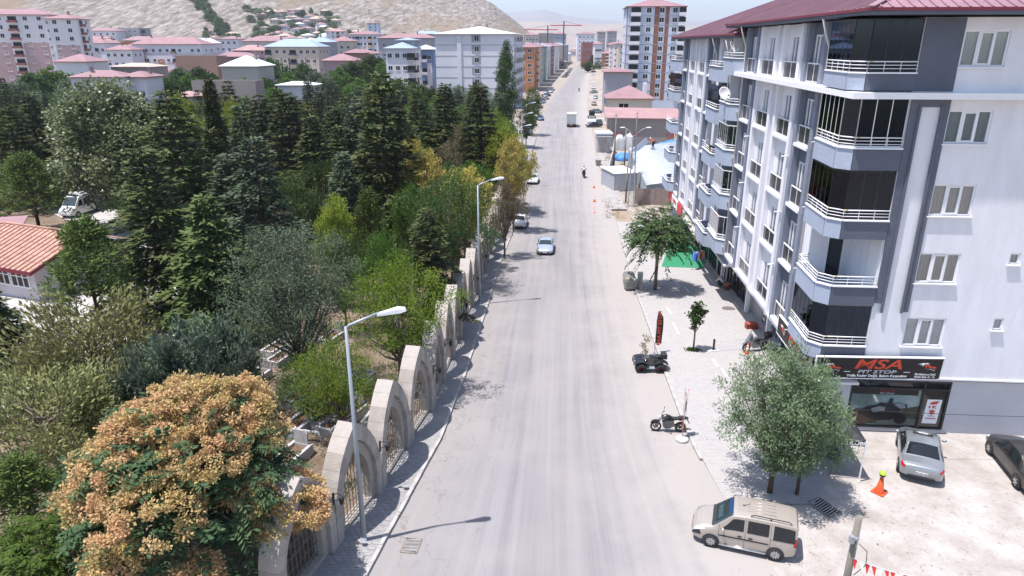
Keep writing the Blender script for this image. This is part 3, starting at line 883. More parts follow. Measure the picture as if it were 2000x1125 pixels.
# rain pipes with elbows, spouts
for u, z0, zt in ((4.55, 2.9, 18.9), (21.1, 2.8, 18.9), (31.05, 2.0, 18.2), (25.7, 2, 18.)):
    pp = MB().tube([(-.7, u, zt+.5), (-.45, u, zt-.3), (-.24, u, zt-.8), (-.24, u, z0)], .055, 8)
    for z in ZS1[:4]: pp.tube([(-.24, u+.02, z+.5), (-.34, u+.25, z+.45), (-.3, u+.3, z+.1)], .035, 6)
    pp.build('rain_pipe', M_PIPE, BLD)
sp = [(u, z) for u in (9.0, 17.9, 36.1) for z in (12.3, 9.1, 5.9)]
for u, z in sp: MB().tube([(-.1, u, z), (-.5, u, z-.03)], .04, 6).build('spout', M_RAIL, BLD)
# ground floor along the street: shopfronts under the overhang
sh = MB()
sh.box(1.9, .6, -4.2, 2.1, L2, 2.7)
sh.build('shop_wall', M_SHOPWALL, BLD)
MB().box(-.1, 21.3, 1.8, 1.9, L2, 1.95).box(-.14, .0, 2.6, 1.9, 21.3, 2.72).build('overhang_soffit', M_WHITE2, BLD)
MB().box(.2, 21.0, 1.95, 1.9, 21.3, 2.6).build('overhang_step', M_WHITE2, BLD)
def ug(u): return gz(30.3+u)+.12
for u0, u1, kind in ((3.9, 6.6, 0), (7.2, 9.4, 0), (9.6, 12.2, 1), (12.3, 13.5, 0), (13.7, 16.4, 1), (20.5, 22.8, 2), (23.0, 25.2, 2), (25.4, 27.6, 2), (29, 31.5, 2), (33, 36, 2), (37, 40, 2), (42, 46, 2), (47, 51, 2)):
    zb = ug((u0+u1)/2)+.2; zt = (2.4 if u0 < 21 else 1.4)
    f = MB().box(1.78, u0, zb-.08, 1.9, u1, zb).box(1.78, u0, zt, 1.9, u1, zt+.1)
    n = max(2, round((u1-u0)/.9))
    for i in range(n+1):
        u = u0+(u1-u0)*i/n; f.box(1.78, u-.04, zb, 1.9, u+.04, zt)
    o = f.build('shopfront', M_STEEL if kind < 2 else M_DFRAME, BLD)
    for i in range(n):
        a, b = u0+(u1-u0)*i/n+.04, u0+(u1-u0)*(i+1)/n-.04
        MB().box(1.84, a, zb, 1.86, b, zt).build('pane', M_PANE if kind < 2 else M_PANE2, o)
        if kind == 1:
            MB().box(1.825, a+.1, zb+.2, 1.835, b-.1, zb+.2+random.uniform(.7, 1.1)).build('poster', M_WLET if i != 1 else mat('ochre_poster', (.5, .33, .12), .7), o)
            MB().box(1.815, a+.2, zb+.35, 1.825, b-.2, zb+.62).build('poster_print', mat('dark_print', (.1, .05, .05), .7), o)
    MB().box(1.55, u0-.1, ug((u0+u1)/2)-.3, 1.9, u1+.1, ug((u0+u1)/2)+.1).build('step', M_SHOPWALL, BLD)
for u in (6.85, 13.6, 19.4, 28.2): MB().box(1.35, u-.14, ug(u)-.3, 1.62, u+.14, 2.6 if u < 21 else 1.8).build('column', M_WHITE2, BLD)
# shop window of the corner: mural of a motorcycle, glazed door with maker posters
sf = MB(); zf = .12
for x in (1.72, 5.15, 6.32): sf.box(x, .34, zf, x+.1, .5, 2.76)
sf.box(1.82, .34, zf, 5.15, .5, zf+.1).box(5.25, .34, zf, 6.32, .5, zf+.06).box(1.82, .34, 2.66, 6.32, .5, 2.76).box(1.82, .34, 2.28, 6.32, .5, 2.36)
SF = sf.build('shop_window', M_DFRAME, BLD)
MB().box(1.82, .43, zf+.1, 5.15, .45, 2.28).build('mural_glass', mat('mural_sky', (.16, .22, .21), .12, .55, .5, spec=.6), SF)
MB().box(1.82, .43, 2.36, 6.32, .45, 2.66).build('top_glass', M_PANE2, SF)
MB().box(5.25, .43, zf+.06, 6.32, .45, 2.28).build('door_glass', mat('brown_glass', (.05, .04, .038), .1, spec=.7), SF)
def flat(name, pts, m, parent, y, th=.008):
    return MB().prism(pts, y-th, y, 'y').build(name, m, parent)
M_MOTO = mat('mural_black', (.02, .02, .022), .3); M_MOTOG = mat('mural_grey', (.2, .21, .22), .3); M_HILLM = mat('mural_dark_hill', (.045, .05, .035), .4); M_MROAD = mat('mural_road', (.1, .12, .11), .4); M_MUD = mat('mural_brown', (.09, .05, .04), .4)
flat('mural_hills', [(1.83, .3), (5.14, .3), (5.14, 1.35), (4.7, 1.25), (4.2, .95), (3.4, .8), (2.5, .9), (1.83, .75)], M_HILLM, SF, .424)
flat('mural_road', [(3.2, .25), (5.14, .25), (5.14, .62), (4.1, .7), (3.3, .6)], M_MROAD, SF, .414)
circ = lambda cx, cz, r, n=20, sx=1.: [(cx+r*sx*math.cos(2*PI*i/n), cz+r*math.sin(2*PI*i/n)) for i in range(n)]
flat('mural_wheel', circ(2.35, .62, .5, 20, 1.1), M_MUD, SF, .404)
flat('mural_motorcycle', [(2.2, .9), (2.7, 1.25), (3.1, 1.35), (3.3, 1.5), (3.62, 1.45), (3.72, 1.75), (3.85, 1.72), (3.84, 1.45), (4.2, 1.5), (4.55, 1.42), (4.6, 1.2), (4.3, 1.1), (4.2, .8), (3.9, .55), (3.3, .5), (2.8, .62)], M_MOTO, SF, .394)
flat('mural_fairing', [(3.9, 1.42), (4.15, 1.52), (4.42, 1.45), (4.52, 1.25), (4.25, 1.2)], M_MOTOG, SF, .384)
flat('mural_tank', [(2.85, 1.15), (3.2, 1.3), (3.55, 1.25), (3.5, 1.05), (3., .95)], M_MOTOG, SF, .384)
flat('mural_wheel', circ(4.35, .62, .3, 16), M_MOTO, SF, .39)
flat('window_banner', [(1.84, 1.93), (4.98, 1.93), (4.98, 2.27), (1.84, 2.27)], M_BLACK, SF, .42)
text('MSA', .26, mat('dim_red', (.2, .03, .02), .5), SF, (3.5, .405, 2.16), (PI/2, 0, 0), sx=1.5)
text('PIT STOP', .12, M_GLET, SF, (3.5, .405, 2.0), (PI/2, 0, 0), sx=1.4)
flat('maker_poster', [(5.42, .42), (6.12, .42), (6.18, 1.75), (5.48, 1.75)], M_WLET, SF, .42)
MK = mat('poster_red', (.5, .07, .05), .5)
flat('wing_emblem', [(5.6, 1.5), (5.75, 1.47), (5.95, 1.5), (6.05, 1.68), (5.9, 1.66), (5.78, 1.64), (5.66, 1.58)], MK, SF, .41)
flat('letter_mark', [(5.6, 1.26), (5.68, 1.26), (5.68, 1.4), (5.6, 1.4)], MK, SF, .41)
text('K', .2, MK, SF, (5.86, .405, 1.33), (PI/2, 0, 0), sx=1.5, bold=.01)
flat('s_emblem', [(5.62, 1.0), (5.8, .9), (5.98, 1.0), (5.86, 1.06), (5.98, 1.12), (5.8, 1.2), (5.62, 1.12), (5.75, 1.05)], MK, SF, .41)
text('SUZUKI', .06, mat('poster_navy', (.05, .06, .15), .5), SF, (5.8, .405, .84), (PI/2, 0, 0), sx=1.6)
text('YAMAHA', .085, MK, SF, (5.8, .405, .7), (PI/2, 0, 0), sx=1.5, bold=.004)
MB().tube([(5.3, .3, .95), (5.3, .26, .98), (5.3, .26, 1.22), (5.3, .3, 1.25)], .016, 6).build('door_handle', M_STEEL, SF)

# signs (things of their own, fixed to the building)
def sign_frame(t, w, h, th=.12):
    b = MB().box(-w/2, 0, -h/2, w/2, th, h/2).build('board', M_BLACK, t)
    e = .045
    MB().box(-w/2-e, -.015, -h/2-e, w/2+e, th, -h/2).box(-w/2-e, -.015, h/2, w/2+e, th, h/2+e).box(-w/2-e, -.015, -h/2, -w/2, th, h/2).box(w/2, -.015, -h/2, w/2+e, th, h/2).build('border', M_WHITE2, t)
def rider_logo(t, cx, cz, s, y=-.02):
    def P(pts): return [(cx+a*s, cz+b*s) for a, b in pts]
    flat('logo', P([(-.15, .28), (.1, .32), (.3, .2), (.5, .02), (.9, -.02), (1., -.12), (.6, -.2), (.3, -.1), (.1, .05), (0, -.25), (-.1, .05)]), M_ORED, t, y)
    flat('logo', P([(-.75, .28), (-.45, .34), (-.3, .44), (-.2, .36), (.05, .42), (.28, .32), (.0, .3), (-.2, .22), (-.3, .02), (-.38, .2), (-.55, .16), (-.42, .26)]), M_WLET, t, y-.002)
    flat('logo', P([(.1, -.24), (.5, -.3), (.8, -.46), (.84, -.42), (.86, -.2), (.8, -.4), (.5, -.25)]), M_GLET, t, y-.002)
SG = thing('shop_sign', 'wide black sign with red MSA letters on the wall facing the camera', 'sign')
BM = Matrix.Translation((15.0, 30.3, 0)) @ Matrix.Rotation(R(-4.5), 4, 'Z')
SG.matrix_world = BM @ Matrix.Translation((2.5, -.3, 3.68)) @ Matrix.Rotation(R(-1.2), 4, 'Y') @ Matrix.Rotation(R(6), 4, 'X')
sign_frame(SG, 5.75, 1.12)
RX = (PI/2, 0, 0)
text('MSA', .72, M_ORED, SG, (-.05, -.012, .2), RX, sx=1.62, shear=.25, bold=.012)
text('PIT STOP', .25, M_GLET, SG, (-.05, -.012, -.2), RX, sx=1.75, shear=.2, bold=.004)
MB().box(-1.55, -.014, -.21, -1.25, 0, -.19).box(1.2, -.014, -.21, 1.5, 0, -.19).build('lettering', M_GLET, SG)
text('Yolda Kader Değil, Bakım Kazandırır', .18, M_WLET, SG, (-.0, -.012, -.42), RX, sx=1.03, bold=.003)
text('Dr.Mahmut Said', .15, M_WLET, SG, (2.2, -.012, -.3), RX, sx=.95, bold=.003)
text('0930 826 41 12', .14, M_WLET, SG, (2.2, -.012, -.45), RX, sx=1.05, bold=.003)
rider_logo(SG, 2.15, .14, .5)
rider_logo(SG, -2.2, .05, .5)
SL = thing('shop_sign', 'black sign with red MSA letters on the street side, above the shop entrance', 'sign')
SL.matrix_world = BM @ Matrix.Translation((-.3, 3.5, 3.2)) @ Matrix.Rotation(R(-90), 4, 'Z')
sign_frame(SL, 5.4, 1.05)
text('MSA', .66, M_ORED, SL, (.3, -.012, .12), RX, sx=1.5, shear=.25, bold=.01)
text('PIT STOP', .2, M_GLET, SL, (.3, -.012, -.26), RX, sx=1.6, shear=.2)
rider_logo(SL, -1.8, .05, .5); rider_logo(SL, 2.2, .05, .45)
SR = thing('shop_sign', 'red and white sign board at the far end of the street front', 'sign')
SR.matrix_world = BM @ Matrix.Translation((-.32, 46.6, 1.35)) @ Matrix.Rotation(R(-90), 4, 'Z')
MB().box(-5, 0, -.5, -2, .12, .5).build('red_panel', M_RED, SR); MB().box(2, 0, -.5, 5, .12, .5).build('red_panel', M_RED, SR)
MB().box(-2, -.01, -.5, 2, .12, .5).build('white_panel', M_WLET, SR)
text('KUAFÖR', .55, M_RED, SR, (0, -.03, .1), RX, sx=1.2, bold=.01)
SW = thing('shop_sign', 'grey fascia with raised cream letters in the middle of the street front', 'sign')
SW.matrix_world = BM @ Matrix.Translation((-.32, 36, 1.4)) @ Matrix.Rotation(R(-90), 4, 'Z')
MB().box(-5, 0, -.42, 5, .1, .42).build('board', M_SHOPWALL, SW)
text('GIYIM MAGAZA', .8, mat('cream_letters', (.62, .56, .5), .6), SW, (0, -.06, 0), RX, ext=.06, sx=1.25, bold=.012)
# satellite dishes and small things on the balconies
def dish(loc, rz, size=.45, label=None):
    d = thing('satellite_dish', label, 'satellite dish', loc, rz)
    MB().lathe([(.01, 0), (size*.5, .04*size), (size*.85, .16*size), (size, .24*size), (size*.98, .26*size), (size*.8, .16*size), (.01, .02)], 20, 0, Matrix.Rotation(R(65), 4, 'X')).build('bowl', M_WHITE2, d)
    MB().tube([(0, 0, 0), (0, .1, -.3), (0, .12, -.6)], .025, 6).tube([(0, -.1, -size*.8), (0, -size*1.1, -.1)], .014, 5).box(-.05, -size*1.15-.05, -.14, .05, -size*1.15+.05, -.02).build('mount', M_STEEL, d)
    return d
def bl(v, u, z): return BM @ Vector((v, u, z))
dish(bl(-1.0, 23.2, 14.75), R(20), .5, 'white satellite dish on a fourth floor bay balcony of the apartment building')
dish(bl(-.9, 22.6, 18.0), R(60), .45, 'pale satellite dish on the topmost bay balcony under the red eaves')
pl_ = thing('potted_plant', 'small potted plant on the coping of a middle balcony', 'plant', bl(-.8, 27.2, 9.92))
MB().lathe([(.1, 0), (.14, .22), (.12, .22), (.01, .2)], 12).build('pot', mat('terracotta', (.35, .12, .06), .8), pl_)
mb = MB()
for i in range(30):
    a = random.random()*6.28; e = random.uniform(.3, 1.3); q = Vector((math.cos(a)*math.cos(e), math.sin(a)*math.cos(e), math.sin(e)))*.3
    mb.add([(0, 0, .2), q+Vector((.03, .03, .2)), q*1.2+Vector((-.03, 0, .2))], [(0, 1, 2)])
mb.build('leaves', mat('pot_leaf', (.05, .12, .03), .6), pl_)
# ------------------------------------------------------------------ cemetery wall of pointed arches
M_STONE = mat('warm_stone', (.33, .29, .255), .9, .12, 1.6, .4, 12, spec=.2)
M_STONES = [mat('stone_block_%s' % n, c, .9, .1, 2.2, .4, 14, spec=.2) for n, c in (('a', (.36, .325, .295)), ('b', (.315, .28, .25)), ('c', (.385, .345, .31)))]
M_IRON = mat('black_iron', (.02, .02, .022), .5)
M_GRILLE = mat('grey_grille', (.13, .12, .11), .6)
AW, AH, AZ0 = 3.72, 4.45, 1.25
def ogive(a, z0, H, n):
    """half outline of a pointed arch from the springing to the apex"""
    h = H-z0; c = (h*h-a*a)/(2*a); Rr = a+c
    th1 = math.atan2(h, c)
    return [(-(-c+Rr*math.cos(th1*i/n)), z0+Rr*math.sin(th1*i/n)) for i in range(n+1)]
def half(a, z0, H, n, zb=-.6): return [(-a, zb)]+ogive(a, z0, H, n)
NB = 6
outer, mid, inner, hole = (ogive(a, AZ0, H, NB*2) for a, H in ((AW/2-.02, AH), (AW/2-.44, AH-.75), (AW/2-.46, AH-.78), (AW/2-.78, AH-1.3)))
def mirror(p): return [(-x, z) for x, z in p]
block_me = []
for sgn in (1, -1):
    b = MB(); q = [(-AW/2+.02, -.7), (-AW/2+.44, -.7), (-AW/2+.44, AZ0-.012), (-AW/2+.02, AZ0-.012)]
    b.prism([(x*sgn, z) for x, z in q], -.36, .36, 'y'); block_me.append(b.mesh('stone_block', M_STONES[0]))
    for k in range(NB):
        o_, m_ = outer[2*k:2*k+3], mid[2*k:2*k+3]
        cx = sum(p[0] for p in o_+m_)/6; cz = sum(p[1] for p in o_+m_)/6
        q = o_+m_[::-1]; q = [(cx+(x-cx)*.988, cz+(z-cz)*.988) for x, z in q]
        if k == NB-1: q = [(min(x, -.008), z) for x, z in q]
        d = .36+.004*((k*7) % 3)
        block_me.append(MB().prism([(x*sgn, z) for x, z in q], -d, d, 'y').mesh('stone_block', M_STONES[(k+(sgn > 0)) % 3]))
ring = MB()
io = [(inner[0][0], -.65)]+inner; ih = [(hole[0][0], -.65)]+hole
for sgn in (1, -1):
    for k in range(len(io)-1):
        q = [io[k], io[k+1], ih[k+1], ih[k]]
        ring.prism([(x*sgn, z) for x, z in q], -.2, .2, 'y')
ring.box(hole[0][0], -.2, -.65, -hole[0][0], .2, .28)
ring_me = ring.mesh('inner_ring', M_STONE)
gr = MB(); hw = AW/2-.78
for i in range(9):
    x = -hw+.1+(2*hw-.2)*i/8
    ztop = AZ0+(AH-1.3-AZ0)*(1-(abs(x)/hw)**1.7)*.98
    gr.bar((x, 0, .25), (x, 0, max(1.2, ztop)), .025)
for z in (.4, .9, 1.4, 1.9): gr.bar((-hw, 0, z), (hw, 0, z), .03)
for x in (-.5, .5):
    gr.tube([(x+.26*math.cos(2*PI*k/14), 0, 1.62+.2*math.sin(2*PI*k/14)) for k in range(15)], .014, 5)
gr.tube([(.22*math.cos(2*PI*k/14), 0, 2.3+.28*math.sin(2*PI*k/14)) for k in range(15)], .014, 5)
gr_me = gr.mesh('grille', M_GRILLE)
far_arch = MB(); fo = [(outer[0][0], -.7)]+outer; fm = [(mid[0][0], -.7)]+mid
for sgn in (1, -1):
    for k in range(0, len(fo)-1):
        far_arch.prism([(x*sgn, z) for x, z in (fo[k], fo[k+1], fm[k+1], fm[k])], -.36, .36, 'y')
far_me = far_arch.mesh('arch_ring', M_STONE)
lan = MB()
lan.box(-.05, .0, -.25, .05, .04, .25).tube([(0, .02, .15), (0, .2, .28), (0, .36, .22)], .018, 6).tube([(0, .02, -.1), (0, .2, -.02), (0, .36, .2)], .014, 6)
lan.lathe([(.03, .24), (.1, .14), (.11, .12), (.07, -.12), (.03, -.16), (.0, -.2)], 6, 0, Matrix.Translation((0, .36, -.02)))
lan_me = lan.mesh('wall_lantern', M_IRON)
WALL = thing('cemetery_wall', 'long cream stone wall of pointed arches with iron grilles along the left pavement', 'wall', G(660, 1075))
def fence_pt(s):
    """the point at arc length s along the foot of the wall"""
    y = 12.
    acc = 0.; p = Vector((FL(y), y))
    while True:
        q = Vector((FL(y+.25), y+.25)); d = (q-p).length
        if acc+d >= s: return p.lerp(q, (s-acc)/d), (q-p).normalized()
        acc += d; p = q; y += .25
def s_of(y): 
    yy = np.arange(12, y, .25); xs = np.array([FL(t) for t in yy]); return float(np.hypot(np.diff(xs), .25).sum())
s0 = s_of(G(752, 958).y)-2*AW
inv = WALL.matrix_world.copy(); WB = Vector(WALL.location)
LANT = []
for i in range(34):
    p, d = fence_pt(max(0.3, s0+(i+.5)*AW))
    if p.y > 142: break
    z = gz(p.y)
    n = Vector((-d.y, d.x))                                     # towards the cemetery
    loc = Vector((p.x+n.x*.36, p.y+n.y*.36, z))-WB
    rz = math.atan2(d.y, d.x)
    arch = link('arch', ring_me, WALL, loc, (0, 0, rz))
    if i < 11:
        for bm_ in block_me: link('stone_block', bm_, arch)
        link('grille', gr_me, arch, (0, .02, 0))
    else:
        link('arch_ring', far_me, arch)
        if i < 20: link('grille', gr_me, arch, (0, .02, 0))
    if i in (0, 1, 3, 4, 6, 8, 10, 13):
        link('wall_lantern', lan_me, arch, (AW/2-.1, -.37, 2.35), (0, 0, PI))

# ------------------------------------------------------------------ street lamps
M_POLE = mat('lamp_grey_steel', (.3, .33, .36), .5, .06, 2, metal=.3)
M_LAMPH = mat('lamp_housing', (.62, .63, .64), .45)
def street_lamp(base, h, armdir, arm=2.6, label='', group=None):
    t = thing('street_lamp', label, 'street lamp', base, 0, group)
    a = Vector((math.cos(armdir), math.sin(armdir), 0))
    MB().tube([(0, 0, -.1), (0, 0, h*.45), (0, 0, h)], [.11, .085, .055], 10).build('pole', M_POLE, t)
    MB().lathe([(.2, 0), (.2, .03), (.12, .04), (.11, .3)], 10).build('base_plate', M_POLE, t)
    e = a*arm+Vector((0, 0, h+.42))
    MB().tube([(0, 0, h-.06), (a.x*.12, a.y*.12, h+.05), tuple(e)], .045, 8).build('arm', M_POLE, t)
    Mx = Matrix.Translation(e+a*.42) @ Matrix.Rotation(armdir, 4, 'Z') @ Matrix.Rotation(R(-8), 4, 'Y')
    hb = MB()
    hb.add([Mx @ Vector(p) for p in [(-.5, -.07, -.04), (-.5, .07, -.04), (.3, .17, -.06), (.52, .1, -.05), (.52, -.1, -.05), (.3, -.17, -.06), (-.5, -.06, .05), (-.5, .06, .05), (.25, .14, .1), (.5, .07, .05), (.5, -.07, .05), (.25, -.14, .1)]],
           [(0, 1, 2, 3, 4, 5), (11, 10, 9, 8, 7, 6), (0, 6, 7, 1), (1, 7, 8, 2), (2, 8, 9, 3), (3, 9, 10, 4), (4, 10, 11, 5), (5, 11, 6, 0)], 0)
    hb.build('lamp_head', M_LAMPH, t)
    return t
b = G(712, 1060); street_lamp(b, A(680, 638, b.y).z-b.z, R(12), 1.15, 'tall grey street lamp nearest the camera, beside the stone arches', 'street lamps along the left pavement')
b = G(937, 594); street_lamp(b, A(933, 362, b.y).z-b.z, R(14), 1.1, 'grey street lamp second along the arches, its shadow across the road by the silver car', 'street lamps along the left pavement')
for (px, py, pyt, l) in ((1015, 366, 262, 'third street lamp along the arches, beside the hanging red flag'), (1021, 325, 228, 'fourth street lamp along the arches, by the yellow-green tree'), (1029, 290, 199, 'fifth street lamp along the arches, near the blue parked car'), (1037, 250, 182, 'sixth street lamp, at the far end of the arches')):
    b = G(px, py); b.x -= .2; street_lamp(b, 9.1, R(10), 1.1, l, 'street lamps along the left pavement')

# ------------------------------------------------------------------ trees
def np_mesh(name, V, F, mats, mi=None, smooth=False):
    V = np.asarray(V, np.float32); F = np.asarray(F, np.int32)
    me = bpy.data.meshes.new(name)
    me.vertices.add(len(V)); me.vertices.foreach_set('co', V.ravel())
    k = F.shape[1]
    me.loops.add(F.size); me.loops.foreach_set('vertex_index', F.ravel())
    me.polygons.add(len(F)); me.polygons.foreach_set('loop_start', (np.arange(len(F))*k).astype(np.int32))
    if smooth: me.polygons.foreach_set('use_smooth', np.ones(len(F), bool))
    for m in (mats if isinstance(mats, (list, tuple)) else [mats]): me.materials.append(m)
    if mi is not None: me.polygons.foreach_set('material_index', np.asarray(mi, np.int32))
    me.update(calc_edges=True)
    return me
def unit(v): return v/np.maximum(np.linalg.norm(v, axis=-1, keepdims=True), 1e-9)
def leaves(P, D, L, Wd, rs, up=.5, jit=.6):
    """one diamond leaf per point P, lying along direction D"""
    n = len(P); D = unit(D+rs.normal(0, jit, (n, 3)))
    N = rs.normal(0, 1, (n, 3)); N[:, 2] += up*3
    S_ = unit(np.cross(D, N)); L = np.broadcast_to(np.asarray(L), (n,))*rs.uniform(.7, 1.25, n); Wd = np.broadcast_to(np.asarray(Wd), (n,))*rs.uniform(.7, 1.25, n)
    a = P; b = P+D*(L*.55)[:, None]+S_*(Wd*.5)[:, None]; c = P+D*L[:, None]; d = P+D*(L*.55)[:, None]-S_*(Wd*.5)[:, None]
    V = np.stack([a, b, c, d], 1).reshape(-1, 3)
    return V, np.arange(n*4).reshape(n, 4)
def limb_mesh(segs, m, name='trunk', n=7):
    mb = MB()
    for pts, rr in segs: mb.tube(pts, rr, n, 0)
    return mb.mesh(name, m)
M_BARK = mat('brown_bark', (.085, .06, .042), .95, .3, 6, .6, 18)
M_BARKG = mat('grey_bark', (.17, .14, .115), .95, .3, 6, .6, 18)
M_BARKP = mat('pale_twigs', (.22, .18, .145), .95, .2, 6)

def cedar(rs, h, r, nsp, m, spire=1.0, layer=.86, droop=.3, z0=.1, wid=.05):
    """tiered conifer: whorls of flat drooping boughs with needle sprays"""
    P, D, seg = [], [], [([(0, 0, -.3), (0, 0, h*.5), (0, 0, h*.97)], [r*.055+.06, r*.035+.03, .015])]
    z = h*z0
    while z < h*.985:
        f = (z-h*z0)/(h*(1-z0)); Lm = r*(1-f)**spire*(.9 if f < .12 else 1)+.12
        nb = max(5, int(9-3*f)); a0 = rs.uniform(0, 6.28)
        for k in range(nb):
            a = a0+6.283*k/nb+rs.uniform(-.3, .3); L = Lm*rs.uniform(.5, 1.22)
            up = .22+.5*f+rs.uniform(-.1, .12)
            ca, sa = math.cos(a), math.sin(a)
            t = np.linspace(.12, 1, 5)
            bx = L*t; bz = z+L*(up*t-(droop+up*.6)*t*t)
            seg.append(([(0, 0, z)]+[(ca*x, sa*x, zz) for x, zz in zip(bx[::2], bz[::2])], [.012+.012*L]+[.01+.006*L*(1-q) for q in t[::2]]))
            n = max(9, int(nsp*2.0*L/r*(1.2-.3*f))+4)
            tt = rs.uniform(.1, 1, n)**.72
            side = rs.uniform(-1, 1, n)*(.34*L*(1.08-tt)+.05)
            X = L*tt; Z = z+L*(up*tt-(droop+up*.6)*tt*tt)-np.abs(side)*.22+rs.normal(0, .035, n)
            P.append(np.stack([ca*X-sa*side, sa*X+ca*side, Z], 1))
            sg = np.sign(side)*np.clip(np.abs(side)/(.2*L+.05), .25, 1)*.9
            D.append(np.stack([ca*.75-sa*sg, sa*.75+ca*sg, np.full(n, -.12)+.3*(rs.rand(n)-.3)], 1))
        z += layer*rs.uniform(.75, 1.2)*(1-.45*f)
    P = np.concatenate(P); D = np.concatenate(D)
    V, F = leaves(P, D, .34+.035*r, .17, rs, 1.0, .3)
    return limb_mesh(seg, M_BARK, n=5), np_mesh('crown', V, F, m)
def broadleaf(rs, h, r, ncl, nlf, m, lsize=.16, z0=.32, shape=1.0, cl=.85, bark=M_BARKG, up=.5, jit=.9, squash=1., flat=.75, lean=0, shell=.5, asp=.5):
    """limbs carrying leaf clumps spread through the crown's volume, with gaps between them"""
    cz = h*(1+z0)/2; hz_ = h*(1-z0)/2
    C = []; ph = rs.uniform(0, 6.28, 3)
    while len(C) < ncl:
        p = rs.uniform(-1, 1, 3); d = np.linalg.norm(p)
        if d > 1 or d < shell*rs.rand(): continue
        wz = (1-.35*max(0, p[2])**2*shape)*(1+.24*math.sin(2*math.atan2(p[1], p[0])+ph[0]+2*p[2])+.13*math.sin(5*math.atan2(p[1], p[0])+3*p[2]+ph[1]))
        C.append((p[0]*r*wz*rs.uniform(.82, 1.12), p[1]*r*wz*rs.uniform(.82, 1.12), cz+p[2]*hz_*rs.uniform(.9, 1.06)))
    C = np.array(C)
    seg = [([(0, 0, -.3), (lean*.3, 0, h*z0*.6), (lean, 0, h*z0), (lean, 0, h*.62)], [.05+.035*r, .04+.03*r, .035+.026*r, .05])]
    for c in C[:: max(1, ncl//26)]:
        q = np.array((lean, 0, h*z0*rs.uniform(.75, 1.25))); mdl = (q+c)/2+np.array((0, 0, -.06*r))
        seg.append(([tuple(q), tuple(mdl), tuple(c)], [.022*r+.015, .012*r+.01, .008]))
    n = rs.poisson(nlf, len(C)); idx = np.repeat(np.arange(len(C)), n)
    size = r*.24*cl*rs.uniform(.65, 1.3, len(C))
    off = rs.normal(0, 1, (len(idx), 3)); off = unit(off)*(rs.rand(len(idx), 1)**.45)
    off[:, 2] *= flat
    P = C[idx]+off*size[idx, None]
    D = off*.8+unit(C[idx]-np.array((0, 0, cz-hz_*.4)))*.5
    V, F = leaves(P, D, lsize, lsize*asp, rs, up, jit)
    return limb_mesh(seg, bark, n=6), np_mesh('crown', V, F, m)
def pine(rs, h, r, ntuft, nn, m, z0=.25, nl=.3):
    """open pine: boughs ending in brush-like needle tufts"""
    seg = [([(0, 0, -.3), (.05, 0, h*.5), (0, .05, h*.97)], [.05+.03*r, .04+.02*r, .02])]
    P, D = [], []
    for k in range(ntuft):
        f = rs.rand()**.85; z = h*(z0+(1-z0)*f); L = r*((1-f)**.7)*rs.uniform(.35, 1.08)+.15
        a = rs.uniform(0, 6.28); tip = np.array((math.cos(a)*L, math.sin(a)*L, z+L*.25+rs.uniform(-.1, .2)))
        if k % 2 == 0: seg.append(([(0, 0, z-.15), tuple(tip*.6+np.array((0, 0, z))*.4-np.array((0, 0, .05))), tuple(tip)], [.02+.01*r, .02, .01]))
        n = nn; d = rs.normal(0, 1, (n, 3)); d[:, 2] += .7; d[:, 0] += math.cos(a)*.7; d[:, 1] += math.sin(a)*.7; d = unit(d)
        P.append(tip+d*rs.uniform(0, .3, (n, 1))*r*.3+rs.normal(0, .06*r, (n, 3))); D.append(d)
    V, F = leaves(np.concatenate(P), np.concatenate(D), nl, .085, rs, .2, .25)
    return limb_mesh(seg, M_BARK, n=5), np_mesh('crown', V, F, m)
def juniper(rs, h, r, nbr, nsp, m, bark=M_BARKP, bare=.25, lsz=.3, asc=.75):
    """ascending feathery boughs, branches partly bare"""
    seg = [([(0, 0, -.3), (0, 0, h*.45)], [.16, .07])]; P, D = [], []
    for k in range(nbr):
        a = rs.uniform(0, 6.28); f = rs.rand(); z = h*.06+h*.4*f
        L = r*(1.05-.35*f)*rs.uniform(.7, 1.15); rise = (h-z)*(.25+.75*f)*asc*rs.uniform(.7, 1.1)
        ca, sa = math.cos(a), math.sin(a)
        t = np.linspace(0, 1, 5); pts = [(ca*L*q, sa*L*q, z+rise*q**1.25) for q in t]
        seg.append((pts, [.05, .04, .03, .018, .008]))
        tt = rs.uniform(bare, 1.05, nsp)**.8; spread = (.16+.22*(1-tt))*r
        c = np.stack([ca*L*tt, sa*L*tt, z+rise*tt**1.25], 1)
        P.append(c+rs.normal(0, 1, (nsp, 3))*spread[:, None]*np.array((.55, .55, .45)))
        D.append(np.tile(np.array((ca*.6, sa*.6, .75)), (nsp, 1)))
    V, F = leaves(np.concatenate(P), np.concatenate(D), lsz, .11, rs, .5, .45)
    return limb_mesh(seg, bark, n=5), np_mesh('crown', V, F, m)
